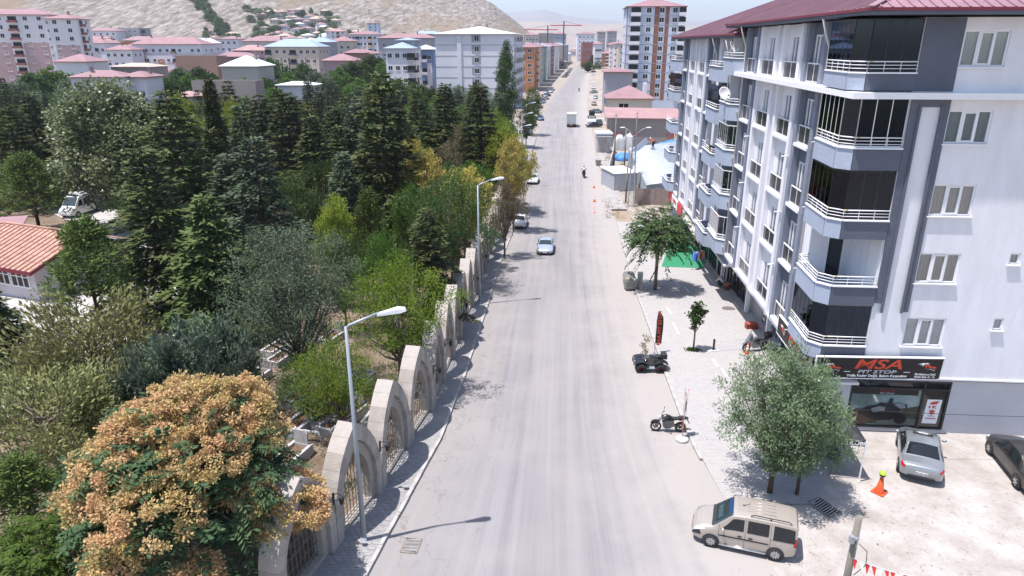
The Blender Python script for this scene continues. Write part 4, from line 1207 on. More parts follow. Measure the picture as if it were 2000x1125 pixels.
def frond_tree(rs, h, r, nfr, m, z0=.5, lf=1.0, bark=M_BARKG, rise=.25):
    """dome of drooping feather leaves, each a rib with leaflets"""
    seg = [([(0, 0, -.3), (0, 0, h*z0), (0, 0, h*.8)], [.17, .14, .06])]
    V, F = [], []
    cz = h*z0+.2*h
    P, D = [], []
    for k in range(nfr):
        p = rs.normal(0, 1, 3); p[2] = abs(p[2])*.9-.25; p = p/np.linalg.norm(p); rad = rs.uniform(.35, .95)
        q = np.array((p[0]*r*rad*.85, p[1]*r*rad*.85, cz+p[2]*(h-cz)*rad*.95))
        if k % 9 == 0: seg.append(([(0, 0, h*z0*.95), tuple(q*.5+np.array((0, 0, cz))*.5), tuple(q)], [.06, .04, .015]))
        o = np.array((p[0], p[1], rise+p[2]*.6)); o += rs.normal(0, .35, 3); o /= np.linalg.norm(o)
        s = np.cross(o, (0, 0, 1)); s /= np.linalg.norm(s)+1e-6
        L = lf*rs.uniform(.7, 1.2); nl = 9
        t = np.repeat(np.linspace(.15, 1, nl), 2); sg = np.tile((1, -1), nl)
        c = q+np.outer(t*L, o)+np.outer(-(t**2)*L*.42, (0, 0, 1))
        P.append(c); D.append(np.outer(sg, s)*.9+o*.5+np.array((0, 0, -.35)))
    P = np.concatenate(P); D = np.concatenate(D)
    V, F = leaves(P, D, lf*.27, lf*.11, rs, .8, .15)
    return limb_mesh(seg, bark, n=7), np_mesh('crown', V, F, m)

LM = {
 'cedar': leaf_mat('cedar_needles', (.046, .06, .022), (.1, .118, .044), .15, .7),
 'cedar_light': leaf_mat('light_cedar_needles', (.065, .1, .032), (.125, .165, .058), .18, .7),
 'cedar_blue': leaf_mat('blue_cedar_needles', (.052, .076, .042), (.108, .136, .082), .15, .7),
 'pine': leaf_mat('pine_needles', (.06, .09, .024), (.13, .165, .048), .2, .8),
 'green': leaf_mat('green_leaves', (.04, .082, .014), (.105, .17, .033), .35, .6),
 'bright': leaf_mat('bright_green_leaves', (.085, .15, .018), (.19, .26, .035), .4, .6),
 'deep': leaf_mat('deep_green_leaves', (.03, .062, .018), (.075, .12, .036), .3, .6),
 'olive': leaf_mat('grey_green_leaves', (.075, .112, .06), (.18, .235, .14), .25, .8, rough=.5, spec=.2),
 'plane': leaf_mat('plane_leaves', (.07, .1, .03), (.24, .275, .15), .3, 1.6, rough=.4, spec=.5),
 'juniper': leaf_mat('olive_juniper', (.14, .15, .055), (.27, .265, .115), .25, .9),
 'bluejun': leaf_mat('blue_juniper', (.075, .11, .07), (.15, .195, .135), .25, .9),
 'poplar': leaf_mat('poplar_leaves', (.035, .068, .02), (.08, .125, .038), .25, 1.0),
 'seed': leaf_mat('orange_seed_clusters', (.47, .4, .155), (.62, .36, .22), .35, .5, rough=.7, objvar=.03),
 'seedy': leaf_mat('yellow_seed_clusters', (.3, .28, .06), (.46, .36, .12), .3, .6, rough=.7, objvar=.08),
 'ail': leaf_mat('ailanthus_leaves', (.035, .07, .035), (.09, .135, .06), .25, .7),
 'yellow': leaf_mat('yellow_green_leaves', (.13, .18, .022), (.27, .29, .045), .4, .7),
 'robin': leaf_mat('robinia_leaves', (.045, .08, .03), (.105, .155, .06), .25, 1.2),
 'shop': leaf_mat('feathery_grey_green_leaves', (.1, .15, .075), (.22, .285, .16), .35, 1.0),
 'dry': leaf_mat('dry_brown_leaves', (.13, .11, .06), (.22, .19, .11), .25, .9),
}
rs = np.random.RandomState
KIND = {}
def kind(k, fn): KIND[k] = fn
KIND['cedar'] = [cedar(rs(1), 14, 3.4, 44, LM['cedar']), cedar(rs(2), 14, 3.0, 42, LM['cedar'], 1.1), cedar(rs(3), 14, 2.4, 36, LM['cedar'], .9, .75)]
KIND['cedar_light'] = [cedar(rs(4), 11, 3.4, 60, LM['cedar_light'], .95, .66)]
KIND['cedar_blue'] = [cedar(rs(5), 13, 3.4, 46, LM['cedar_blue'], .85, .85), cedar(rs(6), 13, 2.9, 44, LM['cedar_blue'], 1., .75)]
KIND['spire'] = [cedar(rs(7), 15, 1.5, 30, LM['cedar'], .7, .42, .5)]
KIND['pine'] = [pine(rs(8), 8, 2.3, 150, 46, LM['pine']), pine(rs(9), 9, 2.6, 170, 46, LM['pine'], .2)]
KIND['green'] = [broadleaf(rs(10), 9, 3.4, 190, 64, LM['green'], .2), broadleaf(rs(11), 9, 3.2, 170, 64, LM['green'], .2, .25)]
KIND['bright'] = [broadleaf(rs(12), 7.5, 3.2, 170, 70, LM['bright'], .16, .35, asp=.4)]
KIND['deep'] = [broadleaf(rs(13), 9, 4.0, 240, 70, LM['deep'], .17, .25), broadleaf(rs(14), 9, 3.3, 180, 70, LM['deep'], .18, .2)]
KIND['olive'] = [broadleaf(rs(15), 10, 3.9, 330, 95, LM['olive'], .17, .2, asp=.34, cl=.75)]
KIND['plane'] = [broadleaf(rs(16), 13, 5.0, 430, 80, LM['plane'], .27, .12, .5, asp=.8, cl=.8, up=.8)]
KIND['juniper'] = [juniper(rs(17), 5.5, 3.6, 56, 140, LM['juniper'], bare=.3), juniper(rs(18), 4.5, 3.6, 50, 130, LM['juniper'], bare=.35)]
KIND['bluejun'] = [juniper(rs(19), 4.2, 2.2, 56, 230, LM['bluejun'], bare=.12, asc=.95)]
KIND['poplar'] = [broadleaf(rs(20), 20, 2.6, 420, 46, LM['poplar'], .3, .06, 1.6, cl=1.25, up=-.2, shell=.3)]
KIND['yellow'] = [broadleaf(rs(21), 7.5, 2.8, 140, 60, LM['yellow'], .22)]
KIND['seedy'] = [broadleaf(rs(22), 7, 2.4, 110, 70, LM['seedy'], .2, .35)]
KIND['dry'] = [broadleaf(rs(23), 6, 2.4, 120, 52, LM['dry'], .16, .3)]
KIND['far_deep'] = [broadleaf(rs(70), 9, 3.8, 120, 46, LM['deep'], .48, .12, asp=.75, cl=1.1), broadleaf(rs(71), 9, 3.4, 110, 46, LM['deep'], .48, .1, asp=.75, cl=1.1)]
KIND['far_green'] = [broadleaf(rs(72), 9, 3.8, 120, 46, LM['green'], .48, .12, asp=.75, cl=1.1), broadleaf(rs(73), 9, 3.4, 110, 46, LM['green'], .48, .1, asp=.75, cl=1.1)]
KIND['far_olive'] = [broadleaf(rs(74), 9, 3.8, 120, 46, LM['olive'], .48, .12, asp=.75, cl=1.1)]
KIND['ail'] = [frond_tree(rs(24), 7, 2.6, 420, LM['green'], .4, 1.0)]
def tree(kd, var, loc, h, w, label, group=None, rz=None, name=None):
    tm, cm = KIND[kd][var % len(KIND[kd])]
    if not cm.get('dim'):
        co = np.empty(len(cm.vertices)*3, np.float32); cm.vertices.foreach_get('co', co); co = co.reshape(-1, 3)
        cm['dim'] = (float(np.percentile(np.hypot(co[:, 0], co[:, 1]), 97)), float(co[:, 2].max()))
    r0, h0 = cm['dim']
    t = thing(name or {'cedar': 'cedar_tree', 'cedar_light': 'cedar_tree', 'cedar_blue': 'cedar_tree', 'spire': 'spruce_tree', 'pine': 'pine_tree', 'juniper': 'juniper_bush', 'bluejun': 'juniper_bush', 'poplar': 'poplar_tree'}.get(kd, 'leafy_tree'),
              label, 'tree', loc, random.uniform(0, 6.28) if rz is None else rz, group, (w/r0, w/r0, h/h0))
    link('trunk', tm, t); link('crown', cm, t)
    return t
def tree_px(kd, var, x, ytop, wpx, Y, label, group=None, **k):
    """x, ytop: the crown's tip in the photograph; wpx: its width there; Y: how far away it stands"""
    tip = A(x, ytop, Y); z = gz(Y); h = tip.z-z
    w = (1.22 if kd.startswith('cedar') else 1.)*wpx/2/1350*((Y*_c+(CAMH-(z+h*.4))*_s))
    return tree(kd, var, (tip.x, Y, z), h, w, label, group, **k)
# ------------------------------------------------------------------ the trees of the photograph
random.seed(11)
TG = 'trees of the cemetery wood'
# orange ailanthus nearest the camera
def ailanthus():
    r_ = rs(30); h, r = 8.2, 3.95
    tm, cm = frond_tree(r_, h*.9, r*1.0, 1250, LM['ail'], .3, .9)
    P, D = [], []
    lobes = [(.3, 0, .76*h, 1.5), (-.9, .5, .7*h, 1.3), (2.5, -2.6, .36*h, 1.15)]
    for k in range(17):
        a = 2.4*k+r_.uniform(-.3, .3); f = (k+.5)/17; rad = r*(.34+.62*f)*r_.uniform(.85, 1.1)
        lobes.append((math.cos(a)*rad*r_.uniform(.85, 1.12), math.sin(a)*rad*r_.uniform(.85, 1.12), h*(.74-.48*f)+r_.uniform(-.55, .55), r_.uniform(.85, 1.6)))
    for (lx, ly, lz, lr) in lobes:
        for k in range(74):
            p = r_.normal(0, 1, 3); p[2] = abs(p[2])*1.2-.25; p /= np.linalg.norm(p)
            q = np.array((lx, ly, lz))+p*lr*r_.uniform(.86, 1.08)*np.array((1, 1, .85))
            n = r_.randint(60, 150); s = r_.uniform(.14, .34)
            d = unit(r_.normal(0, 1, (n, 3))); d[:, 2] *= .75
            P.append(q+d*s*(r_.rand(n, 1)**.4)); D.append(d)
    V, F = leaves(np.concatenate(P), np.concatenate(D), .098, .075, r_, .3, .6)
    sm = np_mesh('seed_clusters', V, F, LM['seed'])
    p = A(322, 722, 20.2)
    t = thing('ailanthus_tree', 'big leafy tree covered in orange and yellow seed clusters, nearest the camera', 'tree', (p.x, 20.2, 0), R(40), None, (1.0, 1.0, (p.z+.1)/8.2))
    link('trunk', tm, t); link('crown', cm, t); link('seed_clusters', sm, t)
ailanthus()
T = tree_px
T('olive', 0, 557, 425, 275, 35, 'big dense grey-green tree in front of the dark cedars', TG)
T('bright', 0, 768, 488, 225, 34., 'bright green spreading tree hanging over the stone arches', TG)
T('bright', 0, 655, 655, 200, 28.6, 'thin light green tree just behind the nearest street lamp', TG)
T('deep', 1, 600, 690, 170, 31, 'dark leafy tree added to shade the graves beside the thin light green tree', TG)  # extra tree, added for the shade it casts on the graves
T('juniper', 0, 150, 560, 300, 33.5, 'large sparse olive juniper with bare pale branches on the left', TG)
T('juniper', 1, 55, 700, 300, 27.5, 'sprawling olive juniper at the left edge above the orange tree', TG)
T('juniper', 1, 190, 690, 220, 29.5, 'olive juniper between the bluish bush and the left edge', TG)
T('bluejun', 0, 360, 600, 190, 31, 'bluish green juniper bush behind the orange tree', TG)
T('bluejun', 0, 275, 655, 150, 29.4, 'bluish juniper bush left of its larger neighbour', TG)
T('bluejun', 0, 440, 640, 120, 29.8, 'bluish juniper bush close to the dense grey-green tree', TG)
T('cedar_light', 0, 395, 378, 185, 44, 'light green cedar with tiered boughs standing by the white paved lane', TG)
T('cedar', 1, 272, 285, 215, 48, 'dark broad cedar left of the light green one', TG)
T('cedar', 0, 322, 172, 190, 62, 'tall dark cedar with a thin tip behind the two lane cedars', TG)
T('plane', 0, 200, 146, 270, 82, 'large plane tree with silvery pale leaves behind the white van', TG)
T('pine', 0, 150, 415, 175, 40.5, 'pine with a long bare leader before the tiled house', TG)
T('cedar_blue', 0, 492, 262, 175, 53, 'bluish cedar left of the centre of the wood', TG)
T('spire', 0, 405, 148, 62, 78, 'slender dark spruce spire rising above the wood', TG)
T('cedar_blue', 1, 440, 300, 140, 60, 'bluish cedar behind the light green cedar', TG)
T('cedar', 0, 742, 138, 185, 66, 'tallest broad cedar near the middle of the wood', TG)
T('cedar', 1, 556, 178, 140, 84, 'dark pointed cedar beside the slender spruce spire', TG)
T('cedar', 2, 606, 222, 120, 78, 'narrow dark cedar between two broad cedars', TG)
T('cedar', 0, 505, 182, 130, 96, 'dark cedar left of the pointed pair', TG)
T('cedar', 1, 648, 205, 120, 90, 'dark cedar left of the tallest one', TG)
T('cedar_blue', 0, 690, 190, 110, 98, 'bluish cedar just left of the tallest cedar', TG)
T('pine', 1, 714, 360, 98, 52, 'small round-topped pine above the bright spreading tree', TG)
T('yellow', 0, 648, 372, 105, 51, 'bright yellow-green tree beside the small pine', TG)
T('deep', 0, 878, 322, 200, 57, 'large deep green tree leaning over the far arches', TG)
T('cedar', 0, 832, 405, 130, 44.5, 'low dark cedar behind the stone arches', TG)
T('seedy', 0, 832, 290, 120, 66, 'tree with yellow seed clusters beside the tallest cedar', TG)
T('seedy', 0, 905, 318, 130, 63, 'tree with yellow and brown clusters above the deep green tree', TG)
T('seedy', 0, 806, 255, 66, 79, 'small tree with orange clusters among the cedars', TG)
T('cedar', 1, 938, 165, 130, 92, 'broad cedar next to the street end of the wood', TG)
T('cedar', 2, 868, 160, 110, 104, 'pointed cedar left of the street-end cedar', TG)
T('yellow', 0, 990, 245, 115, 90, 'yellow-green tree against the arches beyond the red flag', TG)
T('seedy', 0, 1003, 262, 80, 80, 'tree with yellow clusters hanging over the arches', TG)
T('bright', 0, 962, 205, 110, 108, 'bright green rounded tree below the poplar', TG)
T('poplar', 0, 988, 76, 50, 150, 'tall columnar poplar beside the white building', None)
T('green', 0, 1040, 166, 52, 172, 'green tree on the street corner beyond the poplar', None)
T('green', 1, 1028, 205, 44, 150, 'small green tree at the end of the arches', None)
T('dry', 0, 985, 345, 90, 68, 'greyish half-dry tree behind the arches near the flag', TG)
T('dry', 0, 890, 235, 80, 92, 'pale brownish tree in front of the street-end cedar', TG)
T('cedar', 1, 62, 190, 100, 110, 'dark cedar behind the plane tree on the left', TG)
T('cedar', 0, 12, 205, 110, 96, 'dark cedar cut by the left edge', TG)
T('pine', 1, 40, 292, 150, 80, 'bright pine at the left edge above the small red roof', TG)
T('pine', 0, 70, 318, 110, 92, 'bright pine behind the turkish flags', TG)
T('pine', 0, 25, 880, 190, 20.5, 'soft green pine in the lower left corner', TG)
T('ail', 0, 70, 1010, 200, 18.2, 'low bright ailanthus shoots in the bottom left corner', TG)
T('cedar_light', 0, -25, 560, 130, 37, 'green cedar boughs reaching in from the left edge', TG)
T('cedar_blue', 1, 455, 425, 110, 47, 'small bluish cedar against the grey-green tree', TG)
T('green', 0, 745, 440, 110, 42, 'round green tree between the small pine and the arches', TG)
T('deep', 1, 560, 330, 130, 68, 'dark leafy tree in the middle of the wood', TG)
T('deep', 1, 620, 300, 120, 72, 'dark leafy tree left of the tallest cedar', TG)
T('dry', 0, 520, 360, 90, 62, 'brownish tree in the shade between the cedars', TG)
T('deep', 0, 660, 440, 120, 45, 'dark leafy tree behind the bright spreading one', TG)
T('green', 1, 800, 350, 90, 58, 'green tree under the yellow-clustered one', TG)
T('cedar', 2, 780, 215, 100, 86, 'dark narrow cedar right of the tallest one', TG)
T('deep', 1, 250, 215, 130, 88, 'deep green tree behind the plane tree', TG)
T('yellow', 0, 345, 175, 90, 98, 'yellow-green tree behind the tall dark cedar', TG)
T('yellow', 0, 452, 185, 80, 100, 'yellow-green tree right of the spruce spire', TG)
# the rest of the wood, thinning towards the houses
taken = [(o.location.x, o.location.y) for o in bpy.data.objects if o.get('category') == 'tree']
FILL = [('cedar', 0), ('cedar', 1), ('cedar', 2), ('deep', 0), ('deep', 1), ('green', 0), ('green', 1), ('cedar_blue', 0), ('cedar_blue', 1), ('pine', 0), ('yellow', 0), ('bright', 0)]
FW = [5, 5, 4, 6, 6, 4, 4, 3, 3, 2, 1.3, 1.5]
LBL = {'cedar': 'dark pointed cedar in the packed middle of the wood', 'deep': 'deep green leafy tree in the packed middle of the wood', 'green': 'mid green leafy tree in the packed middle of the wood',
       'cedar_blue': 'bluish cedar in the packed middle of the wood', 'pine': 'small pine in the packed middle of the wood', 'yellow': 'yellow-green tree in the packed middle of the wood', 'bright': 'bright green tree in the packed middle of the wood'}
MARKS = [(o.location.x, o.location.y, n_) for o, n_ in ((next((o for o in bpy.data.objects if (o.get('label') or '').startswith(a)), None), b) for a, b in (
    ('large plane', 'the plane tree'), ('slender dark spruce', 'the slender spruce spire'), ('tallest broad', 'the tallest broad cedar'), ('tall columnar', 'the columnar poplar'), ('broad cedar next', 'the street-end cedar'), ('large deep green', 'the large tree over the far arches'),
    ('tall dark cedar with', 'the tall thin-tipped cedar'), ('bluish cedar left', 'the big bluish cedar'), ('dark cedar left of the pointed', 'the cedar left of the pointed pair'), ('dark cedar behind the plane', 'the left-hand dark cedar'), ('bright pine at', 'the bright left-edge pine'), ('pointed cedar left', 'the pointed street-side cedar'))) if o]
WORDS = {'cedar': 'dark pointed cedar', 'deep': 'deep green leafy tree', 'green': 'mid green leafy tree', 'cedar_blue': 'bluish cedar', 'pine': 'small pine', 'yellow': 'yellow-green tree', 'bright': 'bright green tree'}
used_ = set()
def fill_label(k, X, Y, h, wd):
    for mx, my, nm_ in sorted(MARKS, key=lambda q: (q[0]/q[1]-X/Y)**2*9000+(q[1]-Y)**2*.35):
        dx = (X/Y-mx/my)*Y; dy = Y-my
        rel = ('behind' if dy > 9 else 'in front of' if dy < -9 else 'level with') + (', right of ' if dx > 2.5 else ', left of ' if dx < -2.5 else ' ')
        far = ('well ' if abs(dy) > 45 else 'just ' if abs(dy) < 22 else '')
        for sz in ((('tall ' if h > 11 else 'low ' if h < 7 else 'middling '))+('broad ' if wd/h > .33 else 'slim ' if wd/h < .27 else ''),):
            l = sz+WORDS[k]+' '+far+rel.replace(' ,', ',')+('' if rel.endswith(' ') else ' ')+nm_
            if l not in used_ and len(l.split()) <= 16:
                used_.add(l); return l
    return LBL[k]
cnt = 0
for att in range(6000):
    if cnt > 250: break
    Y = 62+ (random.random()**1.25)*185
    X = random.uniform(-.92*Y, FL(min(Y, 165))-3.5-(max(0, Y-165)*.06))
    md = 3.9 if Y < 120 else 5.4
    if any((X-a)**2+(Y-b)**2 < md*md for a, b in taken): continue
    vx = X/Y
    if Y < 92 and vx < -.52: continue                        # lane, van and sheds
    k, v = random.choices(FILL, FW)[0]
    yt = random.uniform(150, 194)+max(0, (110-Y))*.7
    top = A(1000, yt, Y).z
    h = min(top-gz(Y), random.uniform(11, 16.5) if k.startswith('cedar') else random.uniform(6.5, 10))
    if h < 4: continue
    wd = h*random.uniform(.24, .32) if k.startswith('cedar') else h*random.uniform(.38, .5)
    tree(k, v, (X, Y, gz(Y)), h, wd, fill_label(k, X, Y, h, wd), 'packed trees in the middle of the cemetery wood')
    taken.append((X, Y)); cnt += 1
# low growth between the graves
def scrub(name, pts, m, rsd, n=40, s=.5, label=None, hgt=.6):
    r_ = rs(rsd); P, D = [], []
    for (x, y) in pts:
        d = unit(r_.normal(0, 1, (n, 3))); d[:, 2] = np.abs(d[:, 2])
        P.append(np.array((x, y, gz(y)))+d*s*np.array((1, 1, hgt))*r_.rand(n, 1)); D.append(d)
    V, F = leaves(np.concatenate(P), np.concatenate(D), .17, .06, r_, .2, .5)
    return tag(link(name, np_mesh(name, V, F, m)), kind='stuff')
pts = []
for k in range(900):
    Y = random.uniform(17, 75); X = random.uniform(-.8*Y, FL(Y)-1.2)
    q = ray(1000, 562)
    if X/Y < -.5 and Y > 36: continue
    pts.append((X, Y))
scrub('undergrowth', pts[:450], LM['green'], 50, 36, .5)
scrub('dry_grass', pts[450:], LM['dry'], 51, 40, .45, hgt=.5)
# street trees on the right
def street_tree(tm, cm, base, h, w, dim, label):
    t = thing('street_tree', label, 'tree', base, random.uniform(0, 6), None, (w/dim[0], w/dim[0], h/dim[1]))
    link('trunk', tm, t); link('crown', cm, t); return t
b = G(1279, 566, .12); tm, cm = frond_tree(rs(33), 6.4, 2.9, 460, LM['robin'], .42, 1.15, M_BARKG, rise=.1)
street_tree(tm, cm, b, A(1275, 402, b.y).z-b.z, 2.75, (2.9, 6.5), 'round-headed tree with drooping feather leaves on the right pavement')
for i, (x, y, top, w, l) in enumerate(((1503, 962, 680, 2.25, 'left one of two grey-green feathery trees before the motorcycle shop'), (1556, 966, 714, 1.55, 'right one of two grey-green feathery trees before the motorcycle shop'))):
    b = G(x, y); tm, cm = broadleaf(rs(34+i), 6.2, 2.2, 210, 105, LM['shop'], .15, .2, .3, asp=.32, cl=.8, bark=M_BARK, jit=.7, up=.8, shell=.3)
    street_tree(tm, cm, b, A(x, top, b.y).z-b.z, w, (2.2, 6.2), l)
b = G(1354, 684, .12); tm, cm = broadleaf(rs(37), 3.6, .5, 60, 16, LM['deep'], .16, .42, asp=.8, cl=1.2)
street_tree(tm, cm, b, A(1361, 588, b.y).z-b.z, .52, (.5, 3.6), 'thin young tree with few leaves in a pavement opening')
scrub('pavement_weeds', [(b.x+random.uniform(-.5, .4), b.y+random.uniform(-.25, .25)) for _ in range(26)], LM['green'], 52, 40, .25)
w_ = []
for k in range(26):
    q = G(random.uniform(1230, 1300), random.uniform(560, 580), .12) if k < 8 else G(1262+random.uniform(-6, 8), 630+k*3, .12); w_.append((q.x, q.y))
scrub('kerb_weeds', w_, LM['dry'], 53, 14, .2)
w_ = [tuple(G(random.uniform(1180, 1330), random.uniform(392, 428))[:2]) for k in range(70)]+[tuple(G(random.uniform(1182, 1200), random.uniform(270, 345))[:2]) for k in range(50)]
scrub('yard_weeds', w_, LM['dry'], 54, 26, .45, hgt=1.)
scrub('yard_shrubs', [tuple(G(x, y)[:2]) for x, y in [(1225, 330), (1232, 325), (1215, 322), (1245, 372), (1268, 395), (1300, 412), (1318, 408), (1309, 400), (1325, 415)]], LM['yellow'], 55, 150, .8, hgt=1.2)
# ------------------------------------------------------------------ the town behind
random.seed(21)
def wmat(name, c, v=.07): return mat(name, c, .85, v, .12, spec=.2)
WM = {'white': wmat('town_white', (.62, .61, .64)), 'cream': wmat('town_cream', (.5, .44, .38)), 'pink': wmat('town_pink', (.38, .27, .28)), 'blue': wmat('town_pale_blue', (.5, .56, .66)), 'grey': wmat('town_grey', (.3, .3, .33)),
      'dark': wmat('town_dark', (.06, .06, .075)), 'orange': wmat('town_orange', (.42, .2, .1)), 'brown': wmat('town_brown', (.25, .16, .13)), 'yellow': wmat('town_yellow', (.5, .35, .15)), 'brick': wmat('town_brick', (.24, .12, .09)), 'bare': wmat('bare_block', (.27, .235, .22)),
      'lblue': wmat('town_blue_band', (.18, .26, .4)), 'teal': wmat('town_teal', (.2, .27, .24)), 'maroon': wmat('town_maroon', (.25, .1, .09))}
M_REDR = mat('town_red_roof', (.27, .158, .168), .6, .15, .3); M_BLUR = mat('town_blue_roof', (.27, .34, .42), .5, .1, .3); M_GRYR = mat('town_pale_roof', (.62, .63, .66), .5, .06, .3); M_TANR = mat('town_tan_roof', (.42, .33, .27), .8, .12, .3)
M_PINKR = mat('faded_red_roof', (.33, .2, .195), .6, .14, .3)
M_WIN = glass_mat('town_window_glass', (.014, .016, .02), .4, .15)
_wc = {}
def win_mesh(w, h):
    k = (round(w, 2), round(h, 2))
    if k not in _wc:
        b = MB(); t = .06
        b.box(-w/2, -.06, 0, w/2, .02, t, 0).box(-w/2, -.06, h-t, w/2, .02, h, 0).box(-w/2, -.06, t, -w/2+t, .02, h-t, 0).box(w/2-t, -.06, t, w/2, .02, h-t, 0).box(-.04, -.05, t, .04, .02, h-t, 0)
        b.box(-w/2+t, -.02, t, w/2-t, .01, h-t, 1).box(-w/2-.08, -.14, -.08, w/2+.08, .02, 0, 0)
        _wc[k] = b.mesh('window', [M_FRAME, M_WIN])
    return _wc[k]
_bc = {}
def balc_mesh(w, m1, dark):
    k = (round(w, 1), m1.name, dark)
    if k not in _bc:
        b = MB()
        b.box(-w/2, -1.2, -.15, w/2, 0, 0, 1).box(-w/2, -1.2, 0, w/2, -1.1, .95, 0).box(-w/2, -1.1, 0, -w/2+.1, 0, .95, 0).box(w/2-.1, -1.1, 0, w/2, 0, .95, 0)
        b.box(-w/2+.1, -.03, 0, w/2-.1, .0, 2.4, 2)
        if dark: b.box(-w/2+.06, -1.12, .95, w/2-.06, -1.06, 2.5, 2)
        _bc[k] = b.mesh('balcony', [m1, WM['white'], M_WIN])
    return _bc[k]
def building(name, label, loc, w, d, h, nf, wall, roof=None, rz=0, front=(), side=(), sidex=1, rh=2.6, bands=(), cat='building', gf=0., sz=(1.55, 1.55), floors=True, over=.7, chim=1, group=None, base=6, parapet=False):
    """front/side: lists of (position along the wall 0..1, kind); bands: (face, x0, x1, z0, z1, material)"""
    t = thing(name, label, cat, loc, rz, group)
    MB().box(-w/2, 0, -base, w/2, d, h).build('wall', wall, t)
    fh = (h-gf)/nf
    def place(face, u, z, mesh, nm):
        if face == 'f': link(nm, mesh, t, (-w/2+u*w, -.0, z))
        elif sidex > 0: link(nm, mesh, t, (w/2, u*d, z), (0, 0, PI/2))
        else: link(nm, mesh, t, (-w/2, (1-u)*d, z), (0, 0, -PI/2))
    for face, cols in (('f', front), ('s', side)):
        for c in cols:
            u, kd = c[0], c[1]
            for k in range(nf):
                z = gf+k*fh
                if kd == 'w': place(face, u, z+.95, win_mesh(*sz), 'window')
                elif kd == 'n': place(face, u, z+.95, win_mesh(.75, 1.2), 'window')
                elif kd == 'b': place(face, u, z+.12, balc_mesh(c[2] if len(c) > 2 else 2.8, c[3] if len(c) > 3 else wall, c[4] if len(c) > 4 else False), 'balcony')
    for (face, a, b, z0, z1, m) in bands:
        p = MB()
        if face == 'f': p.box(-w/2+a*w, -.05, z0, -w/2+b*w, 0, z1)
        elif sidex > 0: p.box(w/2, a*d, z0, w/2+.05, b*d, z1)
        else: p.box(-w/2-.05, (1-b)*d, z0, -w/2, (1-a)*d, z1)
        p.build('wall_panel', m, t)
    if floors:
        for k in range(1, nf): 
            z = gf+k*fh
            q = MB().box(-w/2-.06, -.06, z-.09, w/2+.06, 0, z+.09)
            if sidex > 0: q.box(w/2, 0, z-.09, w/2+.06, d, z+.09)
            else: q.box(-w/2-.06, 0, z-.09, -w/2, d, z+.09)
            q.build('floor_band', WM['grey'], t)
    if roof:
        b = MB(); o = over; x0, x1, y0, y1 = -w/2-o, w/2+o, -o, d+o
        if w >= d: e, f = (x0+(y1-y0)/2, (y0+y1)/2, h+rh), (x1-(y1-y0)/2, (y0+y1)/2, h+rh)
        else: e, f = ((x0+x1)/2, y0+(x1-x0)/2, h+rh), ((x0+x1)/2, y1-(x1-x0)/2, h+rh)
        A_, B_, C_, D_ = (x0, y0, h), (x1, y0, h), (x1, y1, h), (x0, y1, h)
        if w >= d: b.add([A_, B_, C_, D_, e, f], [(0, 1, 5, 4), (1, 2, 5), (2, 3, 4, 5), (3, 0, 4), (3, 2, 1, 0)])
        else: b.add([A_, B_, C_, D_, e, f], [(0, 1, 4), (1, 2, 5, 4), (2, 3, 5), (3, 0, 4, 5), (3, 2, 1, 0)])
        ro = b.build('roof', roof, t)
        MB().box(x0, y0-.02, h-.2, x1, y0+.02, h-.005).box(x0-.02, y0, h-.2, x0+.02, y1, h-.005).box(x1-.02, y0, h-.2, x1+.02, y1, h-.005).build('fascia', WM['brick'] if roof in (M_REDR, M_PINKR) else WM['grey'], ro)
        for c in range(chim):
            cx, cy = random.uniform(-w*.3, w*.3), d*random.uniform(.3, .7)
            MB().box(cx-.35, cy-.35, h+.3, cx+.35, cy+.35, h+rh+.9).box(cx-.45, cy-.45, h+rh+.9, cx+.45, cy+.45, h+rh+1.05).build('chimney', WM['bare'], ro)
    else:
        MB().box(-w/2, 0, h, w/2, .2, h+.7).box(-w/2, d-.2, h, w/2, d, h+.7).box(-w/2, .2, h, -w/2+.2, d-.2, h+.7).box(w/2-.2, .2, h, w/2, d-.2, h+.7).build('parapet', wall, t)
    return t
def bpx(name, label, x0, x1, ytop, D, nf, wall, roof=None, d=12, rz=0, side_deg=None, **k):
    """x0..x1: the front wall in the photograph, ytop: its eaves, D: distance"""
    a, b = A(x0, ytop, D), A(x1, ytop, D); z = float(hill_z((a.x+b.x)/2, D)) if D > HD0 else gz(D)
    z = k.pop('zb', z)
    return building(name, label, ((a.x+b.x)/2, D, z), b.x-a.x, d, a.z-z, nf, wall, roof, rz, **k)
W = lambda *u: [(q, 'w') for q in u]
N = lambda *u: [(q, 'n') for q in u]
# left tower
TB = bpx('apartment_tower', 'tall pink and white apartment tower cut by the left edge', -70, 88, 28, 292, 10, WM['white'], M_REDR, 14, R(8), front=W(.1, .2, .42, .72, .88)+N()+[(.57, 'b', 3.4, WM['maroon'])], side=W(.3, .7), rh=2.2,
    bands=(('f', .64, .96, 1, 21.5, WM['pink']), ('f', .02, .5, 1, 21.5, WM['pink'])), floors=False)
bpx('apartment_tower', 'pink and white stair wing of the tall tower on the left', 88, 146, 36, 288, 10, WM['white'], M_REDR, 12, R(8), front=W(.3, .75)+N(.06), side=[(.3, 'b', 3, WM['maroon']), (.7, 'w')], rh=1.8, bands=(('f', .2, .98, 1, 20.5, WM['pink']),), floors=False)
bpx('house', 'small white house with a hipped red roof at the foot of the tall tower', 104, 172, 120, 255, 2, WM['white'], M_REDR, 11, R(-8), front=W(.2, .5, .75), side=W(.3, .7), rh=2.4)
bpx('apartment_building', 'white block with red roof and grey balconies right of the tall tower', 147, 205, 84, 380, 4, WM['white'], M_REDR, 13, R(-4), front=W(.12, .34, .9)+[(.65, 'b', 3.2, WM['grey'], True)], side=W(.3, .7), floors=False)
